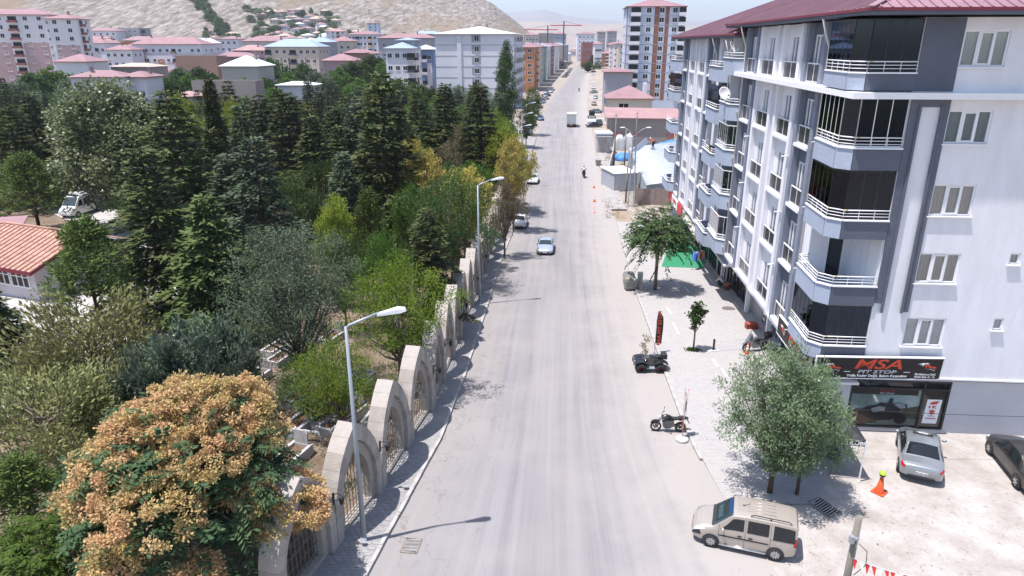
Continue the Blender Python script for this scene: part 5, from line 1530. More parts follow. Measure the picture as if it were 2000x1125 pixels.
bpx('apartment_building', 'low white block with a red roof between two larger white blocks', 205, 256, 97, 372, 4, WM['white'], M_REDR, 12, 0, front=W(.1, .35, .62, .88), side=W(.3, .7), floors=False)
bpx('apartment_building', 'long white block with orange stripes under a wide red roof', 254, 395, 86, 385, 4, WM['white'], M_REDR, 15, R(-4), front=W(.06, .2, .3, .4, .5, .68, .86, .95)+[(.14, 'b', 2.6, WM['brown']), (.59, 'b', 2.6, WM['brown'])], side=W(.3, .7), rh=3.6, bands=(('f', .34, .44, .5, 12, WM['orange']), ('f', .74, .82, .5, 12, WM['orange'])))
bpx('apartment_building', 'white block with a red stripe under a pale roof behind the orange striped block', 380, 408, 84, 410, 4, WM['white'], M_GRYR, 14, R(-4), front=W(.2, .6), side=W(.3, .7), bands=(('f', .38, .5, .5, 12, WM['maroon']),), floors=False)
bpx('unfinished_block', 'grey unfinished block with dark corner balconies below the slope', 228, 272, 56, 600, 6, WM['grey'], None, 16, R(-6), front=W(.3, .55, .8)+[(.08, 'b', 3.5, WM['dark'], True)], side=[(.3, 'b', 4, WM['dark'], True)], floors=False)
bpx('apartment_building', 'pale block beside the grey unfinished one below the slope', 176, 226, 60, 585, 5, WM['white'], M_REDR, 14, 0, front=W(.15, .4, .65, .88), floors=False)
bpx('house', 'long low house with a red gabled roof behind the plane tree', 140, 238, 150, 196, 1, WM['white'], M_REDR, 9, R(6), front=W(.2, .45, .8), rh=1.6, chim=1)
bpx('house', 'white house with a red roof and a dark veranda beside the plane tree', 232, 284, 150, 200, 2, WM['white'], M_REDR, 9, R(-3), front=[(.35, 'b', 4, WM['white'], True), (.8, 'w')], rh=1.4)
bpx('shed', 'low stone shed with a faded tan roof in front of the white blocks', 214, 300, 130, 268, 1, WM['bare'], M_TANR, 10, R(-4), front=W(.3,), rh=1.2, chim=0)
bpx('house', 'brick house with a flat roof left of the pale metal-roofed house', 340, 424, 112, 330, 2, WM['brown'], None, 10, R(-5), front=W(.25, .6), floors=False)
bpx('house', 'cream two storey house under a pale metal hip roof', 430, 504, 129, 232, 2, WM['cream'], M_GRYR, 12, R(-6), front=N(.3)+[(.55, 'b', 3.2, WM['cream']), (.86, 'b', 3., WM['brown'], True)], side=W(.3, .7), rh=3.2, floors=False)
bpx('garden_wall_building', 'low stone outbuilding below the pale metal-roofed house', 372, 500, 163, 196, 1, WM['bare'], None, 6, R(-3), front=N(.4, .7), floors=False)
bpx('shed', 'small outbuilding with a faded pink roof among the trees', 362, 398, 188, 176, 1, WM['cream'], M_PINKR, 12, R(30), rh=.8, chim=0)
bpx('prefab_building', 'white prefabricated cabin with a white roof at the edge of the wood', 541, 612, 166, 210, 1, WM['white'], M_GRYR, 7, R(-2), front=W(.25, .68), rh=.9, chim=0)
bpx('apartment_building', 'five storey block with blue roof and dark brown window stripes', 515, 622, 91, 330, 5, WM['cream'], M_BLUR, 14, R(-6), front=W(.22, .36, .68, .8, .92)+[(.06, 'b', 2.5, WM['dark'], True), (.52, 'b', 3.2, WM['dark'])], side=W(.2, .5, .8), rh=3.4,
    bands=(('f', .27, .31, .3, 15, WM['brown']), ('f', .42, .45, .3, 15, WM['dark']), ('f', .74, .77, .3, 15, WM['brown']), ('f', .0, .12, .3, 15, WM['dark'])), floors=False)
bpx('apartment_building', 'grey block with blue roof behind the brown striped one', 600, 645, 82, 385, 5, WM['grey'], M_BLUR, 15, 0, front=W(.2,)+[(.6, 'b', 4, WM['white'], True)], side=W(.3, .7), rh=2.8, floors=False)
bpx('apartment_building', 'white block with a flat red eaves line left of the yellow building', 420, 466, 76, 470, 5, WM['white'], M_REDR, 14, 0, front=W(.3, .55, .8)+[(.1, 'b', 3, WM['grey'])], rh=.8, floors=False)
bpx('school_building', 'long cream and yellow building with red roofs below the slope', 472, 560, 80, 460, 3, WM['cream'], M_REDR, 16, R(-3), front=W(.08, .2, .32, .44, .56, .68, .8, .92), rh=3.2, bands=(('f', .0, 1., .2, 6.5, WM['yellow']),), floors=False)
bpx('apartment_building', 'brown and tan block under a red roof behind the pink house', 645, 688, 80, 420, 4, WM['cream'], M_REDR, 14, 0, front=W(.2, .5, .8), bands=(('f', 0, 1., 3.2, 8, WM['yellow']),), floors=False)
bpx('house', 'pink house with a red hipped roof below the blue roofed block', 629, 692, 118, 305, 2, WM['pink'], M_REDR, 12, R(-3), front=W(.25, .5)+[(.8, 'b', 3, WM['brown'])], rh=2.6, floors=False)
bpx('house', 'red roofed brown house behind the pink one', 672, 712, 103, 345, 2, WM['brown'], M_REDR, 11, 0, front=W(.3, .7), rh=1.8, floors=False)
bpx('apartment_building', 'six storey white block with yellow accents under a red roof', 676, 738, 67, 480, 6, WM['white'], M_REDR, 16, R(-5), front=W(.1, .22, .46, .58, .9)+[(.34, 'b', 3, WM['lblue']), (.74, 'b', 3, WM['yellow'])], rh=2.2, floors=False)
bpx('apartment_tower', 'slim blue-grey tower standing before the slope', 717, 738, 45, 760, 8, WM['blue'], M_REDR, 14, 0, front=W(.25, .75), rh=1.5, floors=False)
bpx('apartment_building', 'long grey-brown block under wide red roofs behind the white corner block', 738, 850, 74, 430, 4, WM['grey'], M_REDR, 16, 0, front=W(.1, .25, .4, .55, .7, .88), rh=2.6, floors=False)
bpx('apartment_building', 'white four storey corner block with a blue roof and dark corner balconies', 752, 806, 94, 262, 4, WM['white'], M_BLUR, 14, R(-5), front=W(.15, .43, .7)+[(.92, 'b', 2.4, WM['dark'], True)], side=[(.2, 'b', 3, WM['dark'], True), (.6, 'w'), (.85, 'w')], rh=2.0, floors=False, gf=2.6)
MBx = bpx('roof_storey', 'grey set-back roof storey of the white corner block', 774, 810, 78, 270, 1, WM['grey'], M_BLUR, 8, R(-5), rh=.8, chim=0, base=0, zb=A(774, 94, 270).z+.6)
bpx('apartment_building', 'narrow blue banded block between the corner block and the big white one', 812, 846, 96, 285, 4, WM['lblue'], M_GRYR, 12, 0, front=W(.2, .75)+[(.48, 'b', 2, WM['white'])], rh=1.6, bands=(('f', .62, .9, .3, 14, WM['white']),), floors=False)
# big white block on the street
WBk = bpx('apartment_building', 'big plain white block with four niche windows beside the poplar', 848, 1004, 66, 244, 7, WM['white'], M_GRYR, 38, R(-5.5), front=(), side=[(q, 'b', 3., WM['white'], True) for q in (.12, .34, .56, .8)]+W(.23, .45, .68, .92), rh=2.6, floors=True,
    bands=(('f', .47, .62, 1, 3.2, WM['grey']), ))
for k in range(7):
    q = WBk
    MB().box(-.9, -.06, 1.0+k*3.45, 2.1, 0, 3.5+k*3.45).build('niche', WM['grey'], q)
    link('window', win_mesh(1.5, 1.7), q, (.8, -.08, 1.3+k*3.45))
MB().box(-5.8, -.35, -4, -4.4, 0, 24).build('wall_pier', WM['white'], WBk)
# left row along the far street, facing it
def row(specs, side, line):
    for (x0, yt, D, wd, nf, wallm, roofm, label, cols, bands) in specs:
        X = line(D); a = A(1000, yt, D); z = gz(D)
        ang = math.atan2(line(D+wd)-line(D), wd)
        if side < 0: loc = (X-7, D, z)
        else: loc = (X+7, D, z)
        building('apartment_building', label, loc, 14, wd, a.z-z, nf, wallm, roofm, -ang, front=W(.15, .5, .85), side=cols, sidex=1 if side < 0 else -1, rh=2.2, bands=bands, floors=False, gf=3.4)
Bc = lambda m, *u: [(q, 'b', 2.6, m, False) for q in u]
LBL_ = poly([G(*p) for p in [(1026, 205), (1036, 185), (1062, 160), (1082, 143), (1105, 124), (1124, 110)]])
RBL_ = poly([G(*p) for p in [(1215, 172), (1199, 150), (1186, 128), (1178, 112)]])
row([(0, 92, 336, 34, 5, WM['orange'], M_REDR, 'orange and brown terrace block under a red roof beyond the big white one', W(.1, .9)+Bc(WM['orange'], .4, .65), (('s', .12, .3, .2, 17, WM['brick']),)),
     (0, 91, 376, 30, 5, WM['cream'], M_REDR, 'cream terrace block next to the orange one', W(.2, .8)+Bc(WM['cream'], .5), ()),
     (0, 91, 412, 34, 5, WM['teal'], M_REDR, 'greenish terrace block on the left of the far street', W(.15, .85)+Bc(WM['cream'], .5), ()),
     (0, 91, 452, 40, 5, WM['white'], M_BLUR, 'white terrace block with a blue roof on the far street', W(.15, .5, .85), (('s', .4, .6, .2, 17, WM['teal']),)),
     (0, 90, 500, 42, 5, WM['brick'], M_REDR, 'dark red terrace block on the far street', W(.2, .5, .8), ()),
     (0, 90, 552, 60, 5, WM['white'], M_REDR, 'pale terrace block well down the left of the street', W(.15, .4, .6, .85), ()),
     (0, 89, 630, 90, 5, WM['cream'], M_REDR, 'tan terrace block near the vanishing end of the left row', W(.15, .4, .6, .85), ()),
     (0, 88, 745, 140, 5, WM['grey'], M_BLUR, 'grey terrace block at the vanishing end of the left row', W(.15, .4, .6, .85), ())], -1, LBL_)
row([(0, 85, 430, 42, 5, WM['cream'], M_REDR, 'cream and maroon block on the right of the far street', W(.15, .5, .85)+Bc(WM['maroon'], .3), (('s', 0, 1, .2, 5, WM['maroon']),)),
     (0, 86, 482, 50, 5, WM['blue'], M_REDR, 'pale blue block on the right of the far street', W(.2, .5, .8), ()),
     (0, 87, 545, 56, 5, WM['cream'], M_REDR, 'tan block with red balconies on the right of the far street', W(.2, .8)+Bc(WM['maroon'], .5), ()),
     (0, 87, 620, 80, 5, WM['white'], M_REDR, 'white block further down the right of the far street', W(.2, .5, .8), ()),
     (0, 87, 720, 150, 5, WM['grey'], M_REDR, 'grey block at the vanishing end of the right row', W(.2, .5, .8), ())], 1, RBL_)
# the red and white tower on the right
RT = bpx('apartment_tower', 'tall white tower with a red-brown central strip beside the street', 1228, 1338, 12, 245, 10, WM['blue'], M_REDR, 22, R(-5), front=W(.37, .83)+[(.6, 'w')]+[(.14, 'b', 3.2, WM['white'], True), (.96, 'b', 2.2, WM['white'], True)], side=W(.2, .5, .8), sidex=-1, rh=3.0,
    bands=(('f', .47, .56, 3, 33, WM['brick']), ('f', .66, .73, 3, 33, WM['brick']), ('s', .8, 1., 0, 33, WM['brick'])), chim=3, gf=3)
# lower buildings on the right
bpx('shop_building', 'low shop with a red roof and orange sign band at the foot of the tower', 1183, 1236, 140, 228, 2, WM['grey'], M_REDR, 12, R(-4), rh=1., chim=0, bands=(('f', 0, 1, 1.5, 3.0, WM['yellow']), ('f', 0, 1, 3.3, 5.6, WM['dark']), ('f', 0, 1, -2, 1.4, WM['blue'])), floors=False)
HR = bpx('house', 'two storey cream house with a red hipped roof and three white chimneys', 1188, 1274, 192, 186, 2, WM['cream'], M_REDR, 11, R(-4), front=[(.36, 'w')], side=W(.3, .7), sidex=-1, rh=2.9, chim=0, sz=(2.6, 1.7), bands=(('f', 0, 1, -2, 2.6, WM['bare']),))
HRH = A(1230, 192, 186).z-gz(186); SBH = A(1250, 238, 152).z-gz(152)
for k in range(3):
    MB().box(3.6+.1*k, 2+k*2.2, HRH, 4.4+.1*k, 2.8+k*2.2, HRH+3.6).build('chimney', WM['white'], HR)
MB().box(-6.6, -1.4, HRH*.5, 2, 0, HRH*.5+.25).build('canopy', WM['cream'], HR)
SB = bpx('stone_shed', 'long stone outbuilding with a red mono-pitch roof and red scrawled letters', 1196, 1318, 238, 152, 1, WM['bare'], None, 7, R(-4), floors=False)
MB().add([(x_, y_, SBH+z_) for x_, y_, z_ in ((-8.2, -.5, .9), (8.2, -.5, .75), (8.2, 7.4, 2.2), (-8.2, 7.4, 2.4), (-8.2, -.5, .72), (8.2, -.5, .6), (8.2, 7.4, 2.0), (-8.2, 7.4, 2.2))], [(0, 1, 2, 3), (7, 6, 5, 4), (0, 4, 5, 1), (1, 5, 6, 2), (2, 6, 7, 3), (3, 7, 4, 0)]).build('roof', M_PINKR, SB)
text('EK 7 ZEKO', 1.2, M_RED, SB, (-3.6, -.03, SBH*.5), RX); text('CAN', 1.4, M_RED, SB, (6.4, -.03, SBH*.45), RX)
# far street furniture: end of the road, cranes, far towers
for i, (x0, x1, yt, D, nf, m, l) in enumerate(((1128, 1162, 66, 900, 6, 'white', 'far white building with a stepped red roof at the end of the street'), (1168, 1183, 62, 1000, 8, 'grey', 'left one of two far grey towers at the end of the street'), (1188, 1205, 61, 1010, 8, 'grey', 'right one of two far grey towers at the end of the street'),
     (1052, 1082, 66, 760, 6, 'bare', 'far unfinished concrete block under the crane'), (1082, 1106, 66, 800, 5, 'grey', 'far grey block right of the crane'), (1138, 1160, 84, 700, 3, 'maroon', 'far dark red building across the end of the street'), (1162, 1176, 86, 640, 3, 'white', 'far white building closing the right row'), (1026, 1052, 68, 700, 5, 'cream', 'far cream block behind the left row'))):
    bpx('far_building', l, x0, x1, yt, D, nf, WM[m], M_REDR if m in ('white', 'grey', 'cream') else None, 16, 0, front=W(.15, .38, .62, .85), rh=2.5, floors=False, zb=gz(500), chim=0)
CR = A(1070, 58, 740); ck = thing('tower_crane', 'far construction crane above the street end, twin masts', 'crane', (CR.x, 740, gz(740)))
mb = MB(); hz_ = CR.z-gz(740)
for xx, hh in ((0, hz_), (16, hz_+4)):
    mb.bar((xx, 0, 0), (xx, 0, hh+4), 1.1)
MB().bar((-24, 0, hz_), (10, 0, hz_), .8).bar((-24, 0, hz_), (0, 0, hz_+4), .25).build('jib', M_RED, ck)
MB().bar((2, 0, hz_+4), (34, 0, hz_+4), .8).bar((16, 0, hz_+8), (34, 0, hz_+4), .25).build('jib', M_RED, ck)
mb.build('mast', WM['dark'], ck)
# houses and trees on the lower slope
h_mesh = []
for k, (wm, rm) in enumerate((('cream', M_TANR), ('white', M_REDR), ('bare', M_TANR), ('white', M_GRYR), ('pink', M_PINKR), ('cream', M_PINKR))):
    b = MB(); w_, d_, hh = 9, 8, 5
    b.box(-w_/2, 0, -6, w_/2, d_, hh, 0)
    b.add([(-w_/2-.5, -.5, hh), (w_/2+.5, -.5, hh), (w_/2+.5, d_+.5, hh), (-w_/2-.5, d_+.5, hh), (-1, d_/2, hh+1.5), (1, d_/2, hh+1.5)], [(0, 1, 5, 4), (1, 2, 5), (2, 3, 4, 5), (3, 0, 4)], 1)
    for x in (-2.8, 0, 2.8): b.box(x-.6, -.04, 2.2, x+.6, .02, 3.6, 2)
    h_mesh.append(b.mesh('hillside_house', [WM[wm], rm, M_WIN]))
HL = ['small cream hillside house with a tan roof', 'small white hillside house with a red roof', 'small bare stone hillside house with a tan roof', 'small white hillside house with a pale roof', 'small pink hillside house with a faded roof', 'small cream hillside house with a faded pink roof']
fm_ = broadleaf(rs(60), 8, 3.6, 46, 20, LM['deep'], .75, .1, asp=.8, cl=1.6)
far_me = []
for k, m in enumerate(('deep', 'green', 'olive')):
    far_me.append(broadleaf(rs(60+k), 8, 3.8, 50, 20, LM[m], .8, .06, asp=.8, cl=1.6)[1])
spots = []
def slope_spot():
    while True:
        px = random.choices([random.uniform(395, 860), random.uniform(500, 700), random.uniform(150, 330)], [6, 4, 1])[0]
        D = random.uniform(480, 1120)
        vx = ray(px, 60); X = vx.x/vx.y*D; z = float(hill_z(X, D))
        lim = 1010 if 470 < px < 660 else (880 if px > 400 else 760)
        if D > lim: continue
        return X, D, z
for k in range(230):
    X, D, z = slope_spot()
    i = random.randrange(6)
    o = link('hillside_house', h_mesh[i], None, (X, D, z-.3), (0, 0, random.uniform(-.6, .6)), random.uniform(.8, 1.5))
    tag(o, HL[i]+' among the trees of the lower slope', 'house', 'houses on the lower slope')
for k in range(290):
    X, D, z = slope_spot()
    i = random.randrange(3)
    o = link('hillside_tree', far_me[i], None, (X, D, z-.3), (0, 0, random.uniform(0, 6)), (random.uniform(.8, 1.8),)*2+(random.uniform(.7, 1.2),))
    tag(o, ['dark green bushy tree', 'mid green bushy tree', 'grey-green bushy tree'][i]+' between the houses of the lower slope', 'tree', 'trees on the lower slope')
# gully of trees running up the slope
for k in range(70):
    t_ = random.random(); px = 440-60*t_+random.uniform(-14, 14); D = 850+230*t_
    vx = ray(px, 60); X = vx.x/vx.y*D
    o = link('hillside_tree', far_me[random.randrange(2)], None, (X, D, float(hill_z(X, D))-.3), (0, 0, random.uniform(0, 6)), random.uniform(.7, 1.3))
    tag(o, 'green bushy tree in the gully running up the slope', 'tree', 'trees in the gully of the slope')
# town trees between the buildings
TT = 'town trees between the houses'
for (x, yt, wpx, D, kd, l) in ((528, 112, 60, 262, 'deep', 'large dark tree left of the brown striped block'), (500, 128, 50, 250, 'deep', 'dark tree right of the pale metal-roofed house'), (560, 138, 50, 240, 'green', 'green tree behind the white cabin'), (660, 128, 50, 262, 'green', 'green tree below the pink house'), (690, 118, 60, 275, 'deep', 'large green tree right of the pink house'), (722, 104, 60, 285, 'deep', 'big green tree left of the white corner block'), (745, 118, 44, 268, 'green', 'green tree touching the white corner block'),
     (636, 146, 40, 232, 'olive', 'grey-green tree by the playground'), (700, 150, 50, 225, 'green', 'round green tree at the town edge of the wood'), (740, 150, 50, 228, 'deep', 'dark green tree at the town edge of the wood'), (95, 128, 70, 238, 'green', 'wide green tree before the tall tower'), (60, 140, 70, 225, 'deep', 'dark green tree before the tall tower'), (20, 158, 70, 210, 'olive', 'grey-green tree at the left edge below the tower'), (130, 150, 50, 205, 'olive', 'grey-green tree before the small white house'),
     (310, 142, 46, 225, 'green', 'bright green tree left of the brick house'), (345, 130, 60, 240, 'deep', 'dark tree before the brick house'), (385, 128, 50, 238, 'deep', 'dark tree below the brick house'), (285, 160, 40, 205, 'olive', 'grey-green tree by the dark veranda'), (480, 150, 50, 215, 'green', 'green tree at the foot of the cream house'), (590, 120, 40, 300, 'deep', 'dark tree in front of the brown striped block'), (812, 158, 40, 215, 'green', 'green tree left of the big white block'), (840, 170, 40, 195, 'deep', 'dark tree at the foot of the big white block'), (330, 152, 50, 212, 'deep', 'dark tree before the low stone outbuilding'), (365, 142, 54, 222, 'green', 'green tree between the brick house and the stone outbuilding'), (410, 140, 50, 215, 'deep', 'dark tree left of the cream house'), (165, 140, 50, 222, 'deep', 'dark tree behind the long low red-roofed house'), (520, 150, 60, 222, 'deep', 'dark tree left of the white cabin'), (560, 150, 46, 228, 'green', 'small green tree behind the white cabin'), (615, 138, 50, 240, 'olive', 'grey-green tree right of the white cabin'), (770, 150, 60, 225, 'green', 'wide green tree before the white corner block'), (240, 138, 44, 235, 'green', 'green tree between the red-roofed houses'), (1148, 118, 22, 560, 'green', 'round green tree at the end of the street'), (1160, 106, 16, 650, 'deep', 'dark tree at the far end of the street')):
    T('far_'+kd, random.randrange(2), x, yt, wpx*1.15, D, l, TT)
for k in range(150):
    D = random.uniform(205, 520); px = random.uniform(-60, 850); vx = ray(px, 100); X = vx.x/vx.y*D
    o = link('town_tree', far_me[random.randrange(3)], None, (X, D, (float(hill_z(X, D)) if D > HD0 else gz(D))-.2), (0, 0, random.uniform(0, 6)), (random.uniform(.6, 1.1),)*2+(random.uniform(.5, .85),))
    tag(o, 'low green town tree half hidden between the far blocks', 'tree', 'low trees of the town')
for k in range(26):
    D = random.uniform(300, 540); px = random.uniform(150, 860); vx = ray(px, 90); X = vx.x/vx.y*D; i = random.randrange(6)
    o = link('town_house', h_mesh[i], None, (X, D, float(hill_z(X, D)) if D > HD0 else gz(D)), (0, 0, random.uniform(-.4, .4)), random.uniform(.9, 1.4))
    tag(o, HL[i].replace('hillside', 'town')+' between the larger blocks', 'house', 'small houses of the town')

# further blocks that fill the town between the named ones
random.seed(77)
NM = {'white': 'white', 'cream': 'cream', 'grey': 'grey', 'blue': 'pale blue', 'orange': 'orange', 'pink': 'pink', 'yellow': 'ochre', 'bare': 'bare concrete', 'brown': 'brown'}
occ = []
for k in range(84):
    D = random.uniform(380, 680) if k < 56 else random.uniform(650, 1500)
    px = random.uniform(140, 860) if k < 56 else random.uniform(985, 1230)
    if any(abs(px-a) < 20 and abs(D-b) < 22 for a, b in occ): continue
    occ.append((px, D)); vx = ray(px, 95); X = vx.x/vx.y*D
    if k >= 56 and KL(min(D, FAR))-14 < X < KR(min(D, FAR))+14: continue
    wm = random.choice(['white', 'white', 'cream', 'grey', 'blue', 'orange', 'pink', 'yellow', 'bare']); nf = random.choice((3, 4, 4, 5, 6))
    rf = random.choice((M_REDR, M_REDR, M_REDR, M_BLUR, M_PINKR, None)); w_ = random.uniform(14, 26)
    zb = float(hill_z(X, D)) if D > HD0 and px < 990 else gz(D)
    fr_ = [(q, random.choice('wwwn') if random.random() < .8 else 'w') for q in np.linspace(.1, .9, int(w_/3.4))]
    j = random.randrange(len(fr_)); fr_[j] = (fr_[j][0], 'b', 2.6, WM[random.choice(['white', 'grey', 'brown', 'yellow'])])
    bd = [('f', random.uniform(.2, .4), random.uniform(.45, .6), .4, nf*3.1-.3, WM[random.choice(['orange', 'brown', 'grey', 'yellow', 'lblue'])])] if random.random() < .5 else []
    building('town_block', '%s %s storey town block %s in the mid distance' % (NM[wm], ['', '', '', 'three', 'four', 'five', 'six'][nf], {M_REDR: 'under a red roof', M_BLUR: 'under a blue roof', M_PINKR: 'under a faded roof', None: 'with a flat roof'}[rf]),
             (X, D, zb), w_, 13, nf*3.1, nf, WM[wm], rf, R(random.uniform(-14, 10)), front=fr_, rh=random.uniform(1.6, 3), bands=bd, floors=False, over=.6, group='blocks of the town')

for k in range(110):
    D = random.uniform(620, 1700); px = random.uniform(985, 1235); vx = ray(px, 90); X = vx.x/vx.y*D
    if D < FAR and KL(D)-4 < X < KR(D)+4: continue
    if k % 3:
        o = link('plain_tree', far_me[random.randrange(3)], None, (X, D, gz(D)-.2), (0, 0, random.uniform(0, 6)), (random.uniform(.8, 1.5),)*2+(random.uniform(.6, 1.0),))
        tag(o, 'small dark tree on the plain beyond the street end', 'tree', 'trees beyond the street end')
    else:
        i = random.randrange(6); o = link('plain_house', h_mesh[i], None, (X, D, gz(D)), (0, 0, random.uniform(-.4, .4)), random.uniform(1, 2))
        tag(o, HL[i].replace('hillside ', '')+' on the plain beyond the street end', 'house', 'houses beyond the street end')
# ------------------------------------------------------------------ vehicles
def paint(name, c, metal=.35, rough=.32): return mat(name, c, rough, .03, 2, metal=metal, spec=.5, coat=.6)
M_TYRE = mat('tyre_rubber', (.03, .03, .03), .85, .2, 8)
M_RIM = mat('alloy_rim', (.5, .5, .52), .35, metal=.7)
M_CGLASS = glass_mat('car_glass', (.012, .015, .018), .04, .5)
M_WGLASS = glass_mat('windscreen_glass', (.022, .034, .038), .05, .9)
M_PLAST = mat('black_plastic', (.03, .03, .033), .6)
M_CHROME = mat('bright_metal', (.6, .6, .6), .2, metal=.9)
M_TAIL = mat('red_tail_lamp', (.4, .02, .02), .25)
M_HEAD = mat('clear_head_lamp', (.55, .58, .6), .12, spec=.9)
M_PLATE = mat('number_plate', (.72, .72, .7), .5)
_wheel = {}
def wheel_meshes(r, w, spokes, cover=False):
    k = (r, w, spokes, cover)
    if k not in _wheel:
        rot = Matrix.Rotation(PI/2, 4, 'X')
        t = MB().lathe([(r*.64, -w/2), (r*.93, -w/2), (r, -w*.32), (r, w*.32), (r*.93, w/2), (r*.64, w/2)], 24, 0, rot, cap=False)
        b = MB().lathe([(r*.65, w*.46), (r*.6, w*.1), (.005, w*.1)], 24, 0, rot, cap=False)
        for s in range(spokes):
            a = 2*PI*s/spokes
            b.bar((math.cos(a)*r*.08, w*.0-w*.42, math.sin(a)*r*.08), (math.cos(a)*r*.6, -w*.42, math.sin(a)*r*.6), r*(.2 if not cover else .17), w*.12, 1, (0, 1, 0))
        b.lathe([(.01, -w*.5), (r*.14, -w*.48), (r*.14, -w*.3)], 10, 1, Matrix.Rotation(PI/2, 4, 'X') @ Matrix.Identity(4))
        b.lathe([(r*.67, -w*.5), (r*.6, -w*.5), (r*.57, -w*.4), (r*.66, -w*.4)], 24, 1, rot, cap=False)
        _wheel[k] = (t.mesh('tyre', M_TYRE), b.mesh('rim', [M_PLAST, M_RIM]))
    return _wheel[k]
class Body:
    """car body lofted through cross-sections: x along, rows of (x, z bottom, z belt, z top, half width low, half width belt, half width top)"""
    def __init__(s, rows):
        s.t = np.array(rows, float); s.x0, s.x1 = s.t[0, 0], s.t[-1, 0]
    def row(s, x):
        t = s.t; i = int(np.clip(np.searchsorted(t[:, 0], x)-1, 0, len(t)-2)); f = (x-t[i, 0])/(t[i+1, 0]-t[i, 0]); f = min(max(f, 0), 1)
        return t[i]*(1-f)+t[i+1]*f
    def section(s, x):
        _, zb, zl, zt, wl, wb, wt = s.row(x)
        h = zl-zb; cr = min(.05, (zt-zl)*.3)
        return [(wl*.8, zb), (wl*.97, zb+.05), (wl, zb+h*.35), (wl*1.0, zb+h*.62), (wb*.5+wl*.5+.01, zb+h*.86), (wb, zl), (wt, zt-cr), (wt*.86, zt-cr*.2), (wt*.4, zt+.01), (0, zt+.015)]
    def P(s, x, k, side=1):
        """point at station x, section parameter k (5 = belt line, 6 = roof edge, 9 = centre line)"""
        q = s.section(x); i = min(int(k), len(q)-2); f = k-i
        return Vector((x, side*(q[i][0]*(1-f)+q[i+1][0]*f), q[i][1]*(1-f)+q[i+1][1]*f))
    def loft(s, name, m, parent, n=64):
        xs = sorted({*np.linspace(s.x0, s.x1, n), *s.t[:, 0]})
        V, F = [], []; K = 19
        for x in xs:
            q = s.section(x); pts = [(y, z) for y, z in q]+[(-y, z) for y, z in q[:-1][::-1]]
            V += [(x, y, z) for y, z in pts]
        for i in range(len(xs)-1):
            for k in range(K):
                k2 = (k+1) % K
                F.append((i*K+k, i*K+k2, (i+1)*K+k2, (i+1)*K+k))
        F.append(tuple(range(K))); F.append(tuple((len(xs)-1)*K+k for k in reversed(range(K))))
        mb = MB(); mb.add(V, F, 0, True)
        return mb.build(name, m, parent, angle=38)
    def patch(s, name, m, parent, xs, ks, side=1, off=.012, n=(10, 6), th=0):
        """a panel lying on the body; xs = (x at k0 start, x at k0 end, x at k1 start, x at k1 end)"""
        a0, b0, a1, b1 = xs; k0, k1 = ks; V, F = [], []
        for j in range(n[1]+1):
            g = j/n[1]; k = k0+(k1-k0)*g; xa, xb = a0+(a1-a0)*g, b0+(b1-b0)*g
            for i in range(n[0]+1):
                x = xa+(xb-xa)*i/n[0]; e = .02
                p = s.P(x, k, side)
                du = s.P(min(x+e, s.x1), k, side)-s.P(max(x-e, s.x0), k, side); dv = s.P(x, min(k+.05, 9), side)-s.P(x, max(k-.05, 0), side)
                nn = du.cross(dv)*(side)
                if nn.length > 1e-9: nn.normalize()
                if nn.y*side < 0 and abs(nn.y) > .3: nn = -nn
                if nn.z < -.5 and k > 5: nn = -nn
                V.append(p+nn*off)
        for j in range(n[1]):
            for i in range(n[0]): q = j*(n[0]+1)+i; F.append((q, q+1, q+n[0]+2, q+n[0]+1))
        return MB().add(V, F, 0, True).build(name, m, parent)
    def top(s, name, m, parent, x0, x1, f0=.86, f1=.86, off=.012, kk=6.15, n=(10, 12)):
        """a panel across the body from side to side (windscreen, rear window, bonnet decal)"""
        V, F = [], []
        for i in range(n[0]+1):
            t = i/n[0]; x = x0+(x1-x0)*t; f = f0+(f1-f0)*t; r = s.row(x); e = .03
            dz = (s.row(min(x+e, s.x1))[3]-s.row(max(x-e, s.x0))[3])/(2*e); nz = Vector((-dz, 0, 1)).normalized()
            for j in range(n[1]+1):
                y = (2*j/n[1]-1)*f
                q = s.section(x); ys = [p[0] for p in q[::-1]][:4]; zs = [p[1] for p in q[::-1]][:4]
                w_ = abs(y)*q[6][0]; z = float(np.interp(w_, ys, zs))
                V.append(Vector((x, (1 if y > 0 else -1)*w_, z))+nz*off)
        for i in range(n[0]):
            for j in range(n[1]): q = i*(n[1]+1)+j; F.append((q, q+1, q+n[1]+2, q+n[1]+1))
        return MB().add(V, F, 0, True).build(name, m, parent)
def add_wheels(t, bd, xf, xr, track, r, w=.2, spokes=5, cover=False):
    tm, rm = wheel_meshes(r, w, spokes, cover)
    for x in (xf, xr):
        for sd_ in (1, -1):
            wl = link('wheel', tm, t, (x, sd_*(track+.15-w/2), r), (0, 0, 0 if sd_ < 0 else PI))
            link('rim', rm, wl)
            MB().prism([(r*1.14*math.cos(a), r*1.14*math.sin(a)) for a in np.linspace(-.35, PI+.35, 18)], -.006, .006, 'y').build('wheel_arch', M_PLAST, t, (x, sd_*(track+.134), r+.01))
def plate(t, x, z, face, txt=None, w=.5):
    o = MB().box(-.008, -w/2, -.055, .008, w/2, .055).build('number_plate', M_PLATE, t, (x, 0, z))
    if txt:
        text(txt, .095, M_PLAST, o, (face*.012, 0, 0), (PI/2, 0, PI/2*face), 'plate_lettering', .001, 1.0, bold=.003)
    return o
